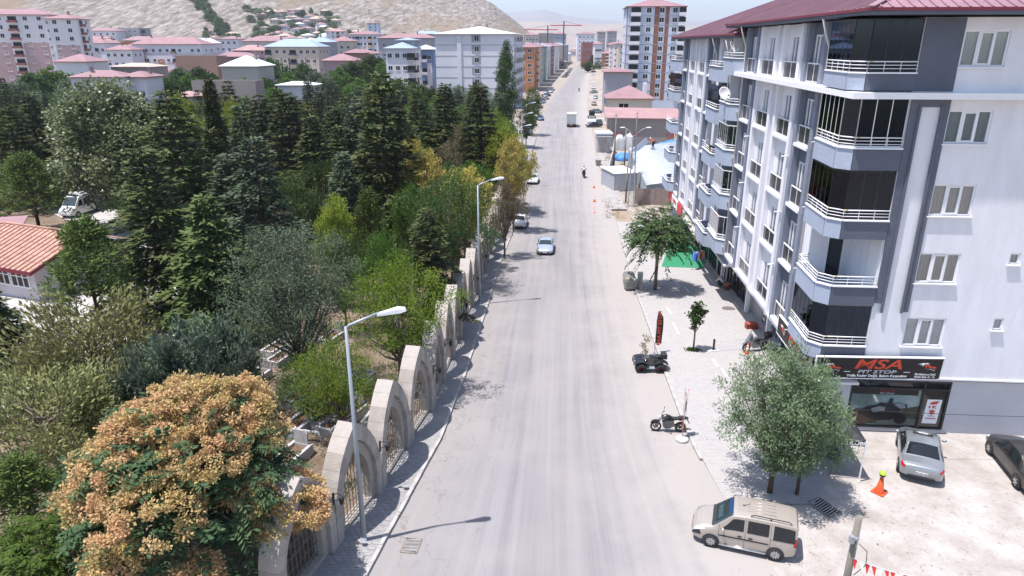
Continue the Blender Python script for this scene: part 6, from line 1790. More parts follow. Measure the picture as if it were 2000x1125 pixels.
def sedan(name, label, loc, rz, pm, L=4.5, Wd=1.78, H=1.44, hatch=False, boxy=0., spokes=5, scale=1., cat='car', txt=None, group=None, rear_black=False, trim=None, mirror_m=None):
    t = thing(name, label, cat, loc, rz, group, scale)
    h = L/2; w = Wd/2; bz = .30
    rb = .92 if not boxy else .9
    tail = .98 if not hatch else 1.02
    rows = [(-h, .42, .78, .84, w*.72, w*.7, w*.62), (-h+.06, .34, .86, .92, w*.86, w*.84, w*.74), (-h+.22, .28, .9, tail, w*.95, w*.93, w*.8)]
    if hatch: rows += [(-h+.42, .24, .92, H-.16, w*.98, w*.96, w*.72), (-h+.75, .2, .93, H-.03, w, w*.97, w*.74)]
    else: rows += [(-h+.78, .22, .92, 1.0, w, w*.97, w*.84), (-h+1.45, .2, .92, H-.06, w, w*.97, w*.72)]
    rows += [(-.1, .2, rb, H, w, w*.98, w*.74), (.35, .2, rb-.01, H-.03, w, w*.98, w*.74), (.55, .2, rb-.02, H-.1, w, w*.98, w*.745), (1.22, .2, .88, .99, w, w*.97, w*.86),
             (1.4, .21, .86, .94, w*.99, w*.95, w*.85), (h-.45, .24, .74, .82, w*.96, w*.9, w*.8), (h-.12, .3, .62, .7, w*.86, w*.8, w*.7), (h, .38, .52, .58, w*.7, w*.66, w*.58)]
    B = Body(rows); B.loft('body', pm, t)
    B.top('windscreen', M_WGLASS, t, 1.16, .5, .97, .9)
    if hatch: B.top('rear_window', M_CGLASS, t, -h+.25, -h+.7, .86, .9)
    else: B.top('rear_window', M_CGLASS, t, -h+.84, -h+1.46, .92, .88)
    for sd_ in (1, -1):
        B.patch('front_side_window', M_CGLASS, t, (.98, -.05, .5, -.05), (5.12, 5.86), sd_)
        B.patch('rear_side_window', M_CGLASS, t, (-.13, -.95 if not hatch else -1.1, -.13, -.72 if not hatch else -.95), (5.12, 5.86), sd_)
        if not hatch: B.patch('quarter_window', M_CGLASS, t, (-.99, -1.25, -.78, -.92), (5.14, 5.8), sd_, n=(4, 4))
        B.patch('headlight', M_HEAD, t, (h-.5, h-.09, h-.45, h-.12), (4.1, 5.6), sd_, .012, (6, 4))
        B.patch('tail_light', M_TAIL, t, (-h+.02, -h+.3, -h+.02, -h+.25), (3.8, 5.3), sd_, .012, (5, 4))
        for xx in ((.0, -.0),): pass
        for x in (-.08, 1.0 if not hatch else 1.0, -1.0):
            B.patch('door_gap', M_PLAST, t, (x+.006, x-.006, x+.006, x-.006), (1.2, 5.0), sd_, .006, (1, 8))
        MB().box(-.1, -.015, -.015, .1, .015, .015).build('door_handle', trim or pm, t, (-.35, sd_*(w*.985+.005), .8)); MB().box(-.1, -.015, -.015, .1, .015, .015).build('door_handle', trim or pm, t, (-1.1, sd_*(w*.985+.005), .81))
        MB().ell((0, 0, 0), (.07, .11, .08)).build('wing_mirror', mirror_m or pm, t, (.8, sd_*(w+.09), .98))
        B.patch('sill', M_PLAST, t, (1.1, -1.1, 1.1, -1.1), (.6, 1.35), sd_, .01, (6, 2))
    add_wheels(t, B, h-.85, -h+.9, w-.12, .31, .2, spokes)
    MB().box(h-.02, -.42, .4, h+.02, .42, .52).build('grille', M_PLAST, t)
    MB().box(-h-.015, -w*.6, .36, -h+.03, w*.6, .44).build('rear_bumper_strip', M_PLAST, t)
    plate(t, h+.02, .46, 1); plate(t, -h-.012, .6, -1, txt)
    return t, B
def ang(p, q): return math.atan2(q.y-p.y, q.x-p.x)
P_BEIGE = paint('champagne_paint', (.42, .37, .32)); P_SILVER = paint('silver_paint', (.3, .32, .345), .6); P_BLACK = paint('dark_brown_black_paint', (.03, .028, .027)); P_WHITE = paint('white_car_paint', (.7, .7, .7), 0); P_BLUEG = paint('blue_grey_paint', (.36, .41, .48)); P_DBLUE = paint('dark_blue_paint', (.06, .1, .17)); P_BLK = paint('black_paint', (.025, .025, .028))

# champagne minivan by the kerb corner
def minivan():
    f, r_ = G(1386, 1066), G(1511, 1093)
    d = ang(r_, f); wbm = (f-r_).length
    sc = wbm/2.62
    # near-side wheels: shift the centre line away from the camera
    side = Vector((-math.sin(d), math.cos(d), 0))
    if side.y < 0: side = -side
    c = (f+r_)/2+side*.78*sc
    t = thing('minivan', 'champagne coloured minivan with roof rails standing across the road mouth', 'van', (c.x, c.y, 0), d, None, sc)
    h, w = 2.1, .86
    rows = [(-h, .42, 1.0, 1.62, w*.9, w*.9, w*.78), (-h+.07, .34, 1.02, 1.74, w*.95, w*.95, w*.84), (-h+.3, .26, 1.03, 1.8, w, w*.985, w*.86), (-1.2, .22, 1.03, 1.83, w, w*.99, w*.87), (-.2, .22, 1.02, 1.83, w, w*.99, w*.87), (.35, .22, 1.01, 1.79, w, w*.985, w*.86),
            (.55, .22, 1.0, 1.72, w, w*.985, w*.85), (1.22, .22, .99, 1.13, w, w*.975, w*.92), (1.32, .22, .98, 1.07, w*.995, w*.965, w*.9), (1.75, .26, .86, .97, w*.97, w*.92, w*.82), (1.98, .3, .74, .84, w*.9, w*.84, w*.72), (2.08, .34, .6, .68, w*.8, w*.74, w*.62), (2.14, .4, .5, .55, w*.66, w*.6, w*.5)]
    B = Body(rows); B.loft('body', P_BEIGE, t)
    B.top('windscreen', M_WGLASS, t, 1.19, .5, .97, .93)
    sh = mat('blue_sunshade', (.01, .04, .13), .4)
    B.top('sunshade', sh, t, .66, .54, .7, .66, .016)
    B.top('dashboard_cloth', mat('dash_teal', (.035, .065, .07), .4), t, 1.08, .9, .6, .6, .014)
    for sd_ in (1, -1):
        B.patch('front_side_window', M_CGLASS, t, (.98, .02, .48, .02), (5.12, 5.84), sd_, .014)
        B.patch('sliding_door_window', M_CGLASS, t, (-.12, -.98, -.12, -.98), (5.1, 5.84), sd_, .014)
        B.patch('rear_side_window', M_CGLASS, t, (-1.16, -2.02, -1.16, -1.98), (5.0, 5.84), sd_, .014)
        B.patch('headlight', M_HEAD, t, (1.58, 2.03, 1.62, 1.98), (4.3, 5.75), sd_, .014, (6, 4))
        B.patch('bumper_corner', M_PLAST, t, (1.72, 2.1, 1.8, 2.1), (2.6, 4.2), sd_, .014, (6, 4))
        B.patch('tail_light', M_TAIL, t, (-2.09, -1.98, -2.09, -2.0), (3.4, 5.3), sd_, .014, (3, 6))
        B.patch('side_moulding', M_PLAST, t, (1.0, -1.0, 1.0, -1.0), (3.0, 3.32), sd_, .02, (8, 1))
        B.patch('slide_rail', M_PLAST, t, (-1.05, -2.0, -1.05, -2.0), (4.72, 4.82), sd_, .016, (6, 1))
        for x in (1.02, -.05, -1.06):
            B.patch('door_gap', M_PLAST, t, (x+.007, x-.007, x+.007, x-.007), (1.2, 5.9), sd_, .008, (1, 8))
        for x in (.16, -.28): MB().ell((0, 0, 0), (.08, .03, .05)).box(-.09, -.02, -.018, .09, .03, .018).build('door_handle', M_PLAST, t, (x, sd_*(w+.0), .86))
        MB().ell((0, 0, 0), (.07, .12, .11)).build('wing_mirror', P_BEIGE, t, (.86, sd_*(w+.12), 1.1))
        MB().tube([(.95, sd_*(w+.02), .28), (-.95, sd_*(w+.02), .28)], .05, 8).build('side_step', M_CHROME, t)
        rr = MB().tube([(-.2, sd_*w*.78, 1.84), (-.32, sd_*w*.8, 1.93), (-1.7, sd_*w*.8, 1.92), (-1.82, sd_*w*.78, 1.82)], .022, 6)
        rr.tube([(-1.0, sd_*w*.8, 1.82), (-1.0, sd_*w*.8, 1.92)], .03, 6); rr.build('roof_rail', M_PLAST, t)
        MB().box(-.01, -.1, -.12, .01, .1, .1).build('mud_flap', M_PLAST, t, (-1.67, sd_*w*.85, .25))
    for y in (-.35, -.12, .12, .35): MB().tube([(-.1, y*1.0, 1.845), (-1.2, y, 1.85)], .016, 6).build('roof_rib', P_BEIGE, t)
    MB().tube([(.1, 0, 1.84), (-.15, 0, 1.98)], .012, 5).ell((.1, 0, 1.85), (.05, .03, .02)).build('aerial', M_PLAST, t)
    add_wheels(t, B, 1.3, -1.32, w-.12, .32, .2, 10, True)
    MB().box(2.1, -.4, .42, 2.15, .4, .56).build('grille', M_PLAST, t)
    B.top('cowl', M_PLAST, t, 1.32, 1.2, .95, .95, .008)
    B.top('rear_spoiler', P_BEIGE, t, -2.03, -2.09, .9, .9, .02)
    MB().box(-2.13, -.7, .35, -2.05, .7, .52).build('rear_bumper', M_PLAST, t)
    for y in (-.3, .25): MB().tube([(1.24, y, 1.13), (1.16, y+.4, 1.19)], .012, 5).build('wiper', M_PLAST, t)
    MB().ell((1.6, .15, 1.01), (.02, .02, .015), 0, 6, 4).ell((1.6, -.15, 1.01), (.02, .02, .015), 0, 6, 4).build('washer_jet', M_PLAST, t)
minivan()
# silver saloon in front of the shop, seen from behind
p = G(1795, 949); fr_ = G(1797, 868)
c = Vector((p.x+.05, p.y+2.05, 0)); dv = R(85)
t, B = sedan('parked_car', 'silver saloon with a dark roof sticker parked in front of the motorcycle shop', (p.x+.98, p.y+1.9, 0), R(63), P_SILVER, 4.3, 1.84, 1.42, txt='48 AGN 067', scale=.95)
B.top('roof_sticker', M_BLACK, t, .32, .08, .62, .62, .014)
V_ = MB()
for k in range(24):
    a0, a1 = 2*PI*k/24, 2*PI*(k+1)/24
    V_.add([(.2+.08*math.cos(a0), .2*math.sin(a0), 1.47), (.2+.08*math.cos(a1), .2*math.sin(a1), 1.47), (.2+.06*math.cos(a1), .16*math.sin(a1), 1.47), (.2+.06*math.cos(a0), .16*math.sin(a0), 1.47)], [(0, 1, 2, 3)])
V_.box(.195, -.3, 1.468, .215, .3, 1.472).build('sticker_emblem', M_WLET, t)
# dark saloon cut by the right edge
f, r_ = G(1934, 886), G(1987, 953); dd = ang(r_, f); side = Vector((-math.sin(dd), math.cos(dd), 0)); side = side if side.x > 0 else -side
c = (f+r_)/2+side*.76
sedan('parked_car', 'dark brown-black saloon parked by the wall, cut by the right edge', (c.x, c.y, 0), dd, P_BLACK, 4.5, 1.8, 1.44, spokes=6, scale=.98)
# cars on the street
def on_road(px0, px1, py, Lrear=2.1): 
    a, b = G(px0, py), G(px1, py); return (a+b)/2, (b-a).length
c, wd = on_road(1050, 1084, 499)
sedan('moving_car', 'blue-grey saloon driving towards the camera in the middle of the road', (c.x, c.y+2.1, gz(c.y+2.1)), R(-94), P_BLUEG, 4.35, 1.72, 1.4)
c, wd = on_road(1002, 1031, 448)
sedan('parked_car', 'white old saloon parked at the left kerb, seen from behind', (c.x, c.y+2.0, gz(c.y+2.)), R(85), P_WHITE, 4.2, 1.66, 1.42, boxy=1, rear_black=True)
c, wd = on_road(1030, 1054, 361)
sedan('parked_car', 'white saloon parked at the left kerb facing the camera, beside the red flag', (c.x, c.y+2.1, gz(c.y+2.1)), R(-95), P_WHITE, 4.35, 1.75, 1.42)
c, wd = on_road(1049, 1064, 236)
sedan('parked_car', 'dark blue car parked at the left kerb beyond the arches', (c.x, c.y+2.1, gz(c.y+2.1)), R(-95), P_DBLUE, 4.3, 1.74, 1.42)
c = G(1160, 249)
sedan('parked_car', 'black car standing crosswise at the right side behind the white kiosk', (c.x, c.y+1, gz(c.y+1)), R(188), P_BLK, 4.4, 1.75, 1.42)
# rows of small parked cars down the far street
far_proto = None
cols = [P_WHITE, P_SILVER, P_DBLUE, P_BLK, P_BLUEG, P_BEIGE]
protos = [None]*6
random.seed(8)
nm = ['white', 'silver', 'dark blue', 'black', 'blue-grey', 'champagne']
k = 0
for i in range(46):
    left_ = i % 5 != 4
    Y = 172+i*6.3*(1 if i < 30 else 1.6)+random.uniform(-1, 1)
    X = (KL(Y)-random.uniform(2.2, 3.4)) if left_ else (KR(Y)+random.uniform(2, 3.4))
    j = random.randrange(6); rz = R(random.choice((85, -95, 85))+random.uniform(-5, 5)) if i % 3 else R(random.uniform(20, 40))
    lab = '%s car parked on the %s of the far street' % (nm[j], 'left' if left_ else 'right')
    if protos[j] is None:
        protos[j], _ = sedan('far_parked_car', lab, (X, Y, gz(Y)), rz, cols[j], 4.3, 1.72, 1.42, group='cars parked along the far street')
    else: dup(protos[j], loc=(X, Y, gz(Y)), rz=rz, label=lab, cat='car', group='cars parked along the far street')
for (px, py, j, l) in ((1146, 112, 0, 'white car driving far down the street, left of its neighbour'), (1150, 116, 5, 'champagne car driving far down the street'), (1141, 121, 0, 'nearer white car driving far down the street')):
    q = G(px, py); dup(protos[j] or protos[0], loc=(q.x, q.y, gz(q.y)), rz=R(-96), label=l, cat='car', group='cars driving down the far street')
# white box truck
def truck():
    c, wd = on_road(1106, 1125, 249)
    t = thing('box_truck', 'small white box truck with grey rear doors driving away down the street', 'truck', (c.x, c.y, gz(c.y)), R(84), None, wd/2.15)
    MB().box(0, -1.05, .75, 4.1, 1.05, 2.95).build('cargo_box', P_WHITE, t)
    for y in (-1, 1):
        MB().box(-.03, y*.03 if y > 0 else -1.0, .85, 0, 1.0 if y > 0 else -.03, 2.75).build('rear_door', mat('ribbed_grey_door', (.4, .42, .43), .5, .1, 4), t)
    MB().box(-.05, -1.05, 2.75, .3, 1.05, 2.98).build('roof_edge', mat('cream_box_edge', (.6, .56, .42), .6), t)
    MB().box(4.2, -.95, .5, 5.7, .95, 2.2).build('cab', P_WHITE, t)
    MB().box(5.68, -.85, 1.3, 5.72, .85, 2.1).build('windscreen', M_WGLASS, t)
    MB().box(-.1, -.9, .45, 5.6, .9, .75).build('chassis', M_PLAST, t)
    tm, rm = wheel_meshes(.38, .26, 5)
    for x in (.9, 4.9):
        for s_ in (1, -1):
            w_ = link('wheel', tm, t, (x, s_*.85, .38), (0, 0, 0 if s_ < 0 else PI)); link('rim', rm, w_)
    for s_ in (1, -1): MB().box(-.12, s_*.7-.15, .5, -.1, s_*.7+.15, .65).build('tail_light', M_TAIL, t)
    plate(t, -.12, .58, -1)
truck()
# backhoe loader
def digger():
    c, wd = on_road(1148, 1165, 238)
    t = thing('backhoe_loader', 'grey and white backhoe loader parked at the right of the street', 'digger', (c.x, c.y+1.5, gz(c.y)), R(-96), None, 1.05)
    yl = mat('loader_paint', (.4, .38, .33), .5, .1)
    MB().box(-1.6, -.8, .7, 1.6, .8, 1.5).build('body', yl, t)
    cb = MB().box(-.9, -.78, 2.85, .7, .78, 2.98)
    for x in (-.85, .6):
        for y in (-.72, .72): cb.bar((x, y, 1.5), (x, y, 2.86), .1)
    cb.build('cab', M_PLAST, t)
    MB().box(.62, -.68, 1.5, .64, .68, 2.8).box(-.8, -.73, 1.5, .56, -.71, 2.8).box(-.8, .71, 1.5, .56, .73, 2.8).build('cab_glass', M_WGLASS, t)
    MB().prism([(2.5, .15), (3.1, .1), (3.2, .25), (2.75, .9), (2.45, .95)], -1.15, 1.15, 'y').bar((1.2, -.6, 1.3), (2.6, -.6, .7), .18).bar((1.2, .6, 1.3), (2.6, .6, .7), .18).build('bucket', M_STEEL, t)
    MB().bar((-1.6, 0, 1.2), (-2.3, 0, 3.1), .28).bar((-2.3, 0, 3.1), (-2.9, 0, 1.6), .22).prism([(-3.1, 1.2), (-2.7, 1.2), (-2.6, 1.7), (-3., 1.7)], -.4, .4, 'y').build('backhoe_arm', yl, t)
    for x, r in ((1.25, .5), (-.95, .72)):
        tm, rm = wheel_meshes(r, .36, 6)
        for s_ in (1, -1): w_ = link('wheel', tm, t, (x, s_*.95, r), (0, 0, 0 if s_ < 0 else PI)); link('rim', rm, w_)
digger()
# white van in the cemetery lane
def lane_van():
    f, r_ = G(124, 428), G(176, 408)
    d = R(-98); c = G(142, 426)
    t = thing('minibus', 'white high-roofed van with a roof unit parked on the paved lane', 'van', (c.x-.2, c.y+2.4, gz(c.y)), d, None, 1.08)
    h, w = 2.75, 1.0
    rows = [(-h, .45, 1.2, 2.3, w*.92, w*.92, w*.84), (-h+.2, .35, 1.25, 2.45, w*.98, w*.98, w*.88), (-1, .3, 1.25, 2.5, w, w, w*.88), (.7, .3, 1.24, 2.45, w, w, w*.87), (1.1, .3, 1.22, 2.3, w, w, w*.86), (1.9, .3, 1.18, 1.35, w, w*.98, w*.9), (2.4, .34, 1.0, 1.12, w*.95, w*.9, w*.8), (2.65, .4, .8, .9, w*.85, w*.8, w*.7), (h, .45, .6, .7, w*.7, w*.66, w*.6)]
    B = Body(rows); B.loft('body', P_WHITE, t)
    B.top('windscreen', M_WGLASS, t, 1.86, 1.1, .96, .92)
    for s_ in (1, -1):
        B.patch('front_side_window', M_CGLASS, t, (1.6, .7, 1.15, .7), (5.1, 5.7), s_, .014)
        B.patch('side_window', M_CGLASS, t, (.45, -.7, .45, -.7), (5.1, 5.7), s_, .014)
        B.patch('headlight', M_HEAD, t, (2.1, 2.62, 2.2, 2.55), (4.2, 5.5), s_, .014, (5, 4))
        B.patch('side_stripe', mat('teal_stripe', (.03, .14, .16), .4), t, (1.5, -2.6, 1.5, -2.6), (3.6, 3.8), s_, .012, (8, 1))
    MB().box(-.9, -.5, 2.5, .3, .5, 2.68).build('roof_unit', P_WHITE, t)
    MB().box(.75, -.7, 2.42, .95, .7, 2.56).build('roof_bar', P_DBLUE, t)
    add_wheels(t, B, 1.75, -1.7, w-.12, .36, .24, 6)
lane_van()

# ------------------------------------------------------------------ two-wheelers
M_SEAT = mat('black_seat', (.03, .03, .032), .55); M_ENG = mat('engine_grey', (.12, .12, .125), .45, metal=.5); P_MOTO = paint('glossy_black_tank', (.02, .02, .022), .2, .2); P_GREYM = paint('grey_scooter_paint', (.2, .21, .23))
def motorcycle(label, loc, rz, tankm, kind='naked', scale=1., group=None):
    t = thing('motorcycle', label, 'motorcycle', loc, rz, group, scale)
    rot = Matrix.Rotation(PI/2, 4, 'X'); r = .31
    for x, nm_ in ((.68, 'front'), (-.66, 'rear')):
        tw = .055 if nm_ == 'front' else .075
        tm = MB().lathe([(r-tw*1.6, -tw*.7), (r-tw*.5, -tw), (r, -tw*.35), (r, tw*.35), (r-tw*.5, tw), (r-tw*1.6, tw*.7), (r-tw*1.6, -tw*.7)], 22, 0, rot, cap=False).build('wheel', M_TYRE, t, (x, 0, r))
        rm = MB().lathe([(r*.72, -.035), (r*.78, -.035), (r*.78, .035), (r*.72, .035), (r*.72, -.035)], 22, 0, rot, cap=False)
        for s_ in range(5): a = s_*2*PI/5; rm.bar((0, 0, 0), (math.cos(a)*r*.74, 0, math.sin(a)*r*.74), .04, .03)
        rm.lathe([(.05, -.06), (.05, .06)], 8, 0, rot).build('rim', M_PLAST if nm_ == 'rear' else M_ENG, tm)
        MB().lathe([(.08, .07), (.15, .07), (.15, .075), (.08, .075), (.08, .07)], 16, 0, rot, cap=False).build('brake_disc', M_CHROME, tm)
    fk = MB()
    for y in (-.1, .1): fk.tube([(.68, y, .31), (.38, y, .98)], .026, 8)
    fk.tube([(.4, -.12, .9), (.4, .12, .9)], .03, 6).build('fork', M_ENG, t)
    MB().prism([(.45, .63), (.92, .63), (.98, .5), (.86, .68), (.68, .72), (.5, .68)], -.07, .07, 'y').build('front_mudguard', tankm, t)
    MB().prism([(.3, .35), (.34, .62), (.05, .74), (-.28, .7), (-.3, .42), (-.05, .26), (.2, .26)], -.15, .15, 'y').tube([(.1, .17, .5), (.1, -.17, .5)], .12, 10).build('engine', M_ENG, t)
    MB().tube([(.38, 0, .92), (.1, 0, .82), (-.35, 0, .74), (-.75, 0, .86)], .04, 6).tube([(-.28, .12, .4), (-.66, .12, .31)], .03, 6).tube([(-.28, -.12, .4), (-.66, -.12, .31)], .03, 6).tube([(.36, 0, .85), (.25, 0, .4)], .03, 6).build('frame', M_PLAST, t)
    MB().ell((.12, 0, .92), (.28, .15, .13)).ell((.25, 0, .9), (.16, .17, .1)).build('tank', tankm, t)
    MB().prism([(-.1, .84), (-.12, .9), (-.4, .87), (-.62, .95), (-.86, .97), (-.84, .9), (-.5, .83), (-.3, .78)], -.12, .12, 'y').build('seat', M_SEAT, t)
    MB().prism([(-.5, .78), (-.9, .93), (-1.02, .92), (-.9, .84), (-.6, .72)], -.09, .09, 'y').prism([(-1.0, .9), (-1.15, .55), (-1.12, .54), (-.94, .86)], -.06, .06, 'y').build('tail', tankm, t)
    MB().box(-1.06, -.06, .84, -1.02, .06, .9).build('tail_light', M_TAIL, t)
    MB().tube([(-.1, -.16, .3), (-.5, -.18, .36), (-.85, -.2, .52)], [.03, .05, .055], 8).build('exhaust', M_ENG, t)
    hb = MB().tube([(.22, -.38, 1.06), (.34, -.2, 1.06), (.38, 0, 1.0), (.34, .2, 1.06), (.22, .38, 1.06)], .016, 6)
    for y in (-.34, .34):
        hb.tube([(.25, y, 1.06), (.22, y*1.12, 1.24)], .009, 5).ell((.21, y*1.16, 1.27), (.02, .07, .045))
        hb.tube([(.27, y*.9, 1.06), (.2, y*1.15, 1.055)], .024, 6)
    hb.build('handlebar', M_PLAST, t)
    MB().ell((.5, 0, .9), (.08, .1, .1)).build('headlight', M_HEAD if kind == 'naked' else tankm, t)
    if kind != 'naked':
        MB().prism([(.3, .9), (.62, .86), (.78, .72), (.6, 1.0), (.46, 1.32), (.42, 1.32)], -.14, .14, 'y').build('fairing', tankm, t)
        MB().box(-1.05, -.2, .98, -.66, .2, 1.26).build('top_case', M_PLAST, t)
        MB().prism([(.3, .3), (.4, .85), (.3, .85), (-.2, .45), (-.2, .3)], -.2, .2, 'y').build('leg_shield', tankm, t)
    MB().tube([(-.1, .14, .3), (-.18, .34, .02)], .014, 5).build('side_stand', M_PLAST, t)
    return t
# near naked bike at the kerb, front wheel to the left
f, r_ = G(1284, 845), G(1325, 842)
motorcycle('black naked motorcycle parked at the kerb beside the nearer banner', ((f.x+r_.x)/2, (f.y+r_.y)/2+.05, gz(f.y)), R(176), P_MOTO, scale=max(.9, (f-r_).length/1.34))
q = G(1462, 686, .12)
motorcycle('grey scooter-like motorcycle standing by the shopfronts, behind a traffic cone', (q.x+.45, q.y+.1, q.z), R(192), P_GREYM, 'fair', scale=.95)
q = G(1606, 908)
motorcycle('black motorcycle in the shade of the canopy', (q.x, q.y+.5, 0), R(172), P_MOTO, 'naked')
q = G(1520, 700, .12)
motorcycle('dark motorcycle in the shade close to the shop entrance', (q.x+.5, q.y+.3, q.z), R(200), P_MOTO, 'naked')
def quad():
    f, r_ = G(1252, 728), G(1290, 728)
    sc = (f-r_).length/1.2
    t = thing('quad_bike', 'black quad bike with red wheel rims parked at the kerb by the taller banner', 'quad bike', ((f.x+r_.x)/2, f.y+.42, gz(f.y)), R(178), None, sc)
    redrim = mat('red_rim', (.45, .07, .07), .45)
    rot = Matrix.Rotation(PI/2, 4, 'X')
    for x in (.6, -.6):
        for s_ in (1, -1):
            r = .31; w = .24
            wl = MB().lathe([(r*.5, -w/2), (r*.85, -w/2), (r, -w*.3), (r, w*.3), (r*.85, w/2), (r*.5, w/2)], 20, 0, rot, cap=False)
            for k in range(16): a = k*2*PI/16; wl.box(-.03, -w*.45, r-.01, .03, w*.45, r+.018, 0, Matrix.Rotation(a, 4, 'Y'))
            o = wl.build('wheel', M_TYRE, t, (x, s_*.46, r))
            MB().lathe([(r*.5, -w*.51), (r*.52, -w*.3), (r*.3, -w*.3), (r*.28, -w*.5), (.02, -w*.5)] if s_ < 0 else [(r*.5, w*.51), (r*.52, w*.3), (r*.3, w*.3), (r*.28, w*.5), (.02, w*.5)], 18, 0, rot, cap=False).build('rim', redrim, o)
            MB().lathe([(r*.26, -s_*-w*.52), (.02, -s_*-w*.53)], 12, 0, rot).build('hub', M_PLAST, o)
    MB().box(-.7, -.18, .3, .7, .18, .5).prism([(.5, .45), (.5, .8), (.1, .92), (-.5, .8), (-.6, .5)], -.2, .2, 'y').build('chassis', M_ENG, t)
    for s_ in (1, -1):
        for x in (.6, -.6):
            MB().prism([(x+.42, .55), (x+.36, .72), (x+.1, .8), (x-.2, .8), (x-.42, .66), (x-.44, .58), (x-.2, .72), (x+.1, .72), (x+.3, .64)], s_*.2, s_*.58, 'y').build('mudguard', P_MOTO, t)
        MB().box(-.3, s_*.2, .28, .3, s_*.5, .33).build('foot_board', M_STEEL, t)
        MB().tube([(.5, s_*.3, .5), (.3, s_*.25, .82)], .035, 8).build('shock_absorber', M_CHROME, t)
        MB().ell((.93, s_*.2, .68), (.06, .1, .06)).build('headlight', M_HEAD, t)
    MB().prism([(.1, .86), (.05, .98), (-.3, .93), (-.62, 1.02), (-.66, .92), (-.3, .82)], -.16, .16, 'y').build('seat', M_SEAT, t)
    MB().box(-.98, -.3, .86, -.68, .3, 1.14).build('back_box', M_PLAST, t)
    rk = MB()
    for y in (-.3, -.1, .1, .3): rk.tube([(.45, y, .86), (.98, y, .84)], .014, 5)
    rk.tube([(.98, -.34, .84), (.98, .34, .84)], .016, 5).tube([(1.02, -.3, .4), (1.06, -.3, .7), (1.06, .3, .7), (1.02, .3, .4)], .022, 6).build('front_rack', M_PLAST, t)
    hb = MB().tube([(.25, -.4, 1.12), (.34, -.2, 1.1), (.34, .2, 1.1), (.25, .4, 1.12)], .018, 6).tube([(.45, 0, .8), (.33, 0, 1.1)], .025, 6)
    for y in (-.36, .36): hb.tube([(.28, y, 1.12), (.26, y*1.1, 1.34)], .01, 5).ell((.25, y*1.12, 1.38), (.02, .08, .05))
    hb.build('handlebar', M_PLAST, t)
    MB().prism([(.3, .8), (.95, .76), (1., .62), (.9, .56), (.3, .6)], -.24, .24, 'y').build('nose', P_MOTO, t)
quad()
# ------------------------------------------------------------------ street furniture and small things
def feather_banner(label, base, top, turn, wheel_base=False):
    h = (top-base).length
    t = thing('feather_banner', label, 'banner', base, turn)
    lean = top-base
    MB().tube([(0, 0, 0), (0, 0, h*.3), (lean.x*.0, 0, h*.8), (.05, 0, h)], .02, 6).build('pole', M_STEEL, t)
    f = MB(); n = 14; z0 = h*.27; V, F = [], []
    for i in range(n+1):
        q = i/n; z = z0+(h-z0)*q; wd = .42*(1 if q < .8 else math.cos((q-.8)/.2*1.35))
        V += [(.02, .02*math.sin(q*9), z), (.02+wd, .05*math.sin(q*7+1), z-.08*(1-q))]
    for i in range(n): F.append((2*i, 2*i+1, 2*i+3, 2*i+2))
    f.add(V, F, 0, True).build('flag', M_BLACK, t)
    for sd_ in (-1, 1):
        text('MSA PIT STOP', .3, M_ORED, t, (.2, sd_*.07, z0+(h-z0)*.48), (PI/2, -PI/2, 0) if sd_ < 0 else (PI/2, PI/2, PI), sx=1.25, bold=.006)
    if wheel_base: MB().lathe([(.28, 0), (.32, .05), (.3, .14), (.1, .17), (.04, .2)], 16).build('base', mat('white_base', (.55, .54, .52), .6, .3, 9), t)
    else: MB().bar((-.3, 0, .02), (.3, 0, .02), .06, .03).bar((0, -.3, .02), (0, .3, .02), .06, .03).lathe([(.04, 0), (.04, .25)], 8).build('base', M_STEEL, t)
    return t
b = G(1278, 692); feather_banner('black feather banner with red letters behind the quad bike, seen broadside', b, A(1287, 610, b.y), R(8))
b = G(1332, 860); feather_banner('black and red feather banner seen edge-on beside the naked motorcycle, on a white base', b, A(1334, 768, b.y), R(72), True)
# black gazebo
fr, fl = G(1677, 940), G(1536, 930)
ga = thing('gazebo', 'black folding gazebo with white letters on its valance, between the trees and the shop', 'gazebo', ((fr+fl)/2), ang(fl, fr))
gw = (fr-fl).length; gd = 3.0; gh = 2.05
cnv = mat('black_canvas', (.03, .03, .034), .75, .1, 4)
top_ = MB(); a_ = [(-gw/2, 0, gh), (gw/2, 0, gh), (gw/2, gd, gh), (-gw/2, gd, gh)]; ap = (0, gd/2, gh+.95)
for i in range(4):
    p, q = Vector(a_[i]), Vector(a_[(i+1) % 4]); m_ = (p+q)/2*.94+Vector((0, gd/2, gh+.2))*.06
    top_.add([p, m_, q, ap], [(0, 1, 3), (1, 2, 3)])
top_.build('canopy', cnv, ga)
va = MB(); 
for i in range(4):
    p, q = Vector(a_[i]), Vector(a_[(i+1) % 4]); va.quad(p, q, q-Vector((0, 0, .28)), p-Vector((0, 0, .28)))
vo = va.build('valance', cnv, ga)
text('MOTOSİKLET KULÜBÜ', .24, M_WLET, vo, (.12, -.015, gh-.15), RX, sx=1.25, bold=.004)
for x, y in ((-gw/2, 0), (gw/2, 0), (gw/2, gd), (-gw/2, gd)):
    MB().bar((x, y, 0), (x, y, gh), .05).box(x-.06, y-.06, 0, x+.06, y+.06, .02).build('leg', M_RAIL, ga)
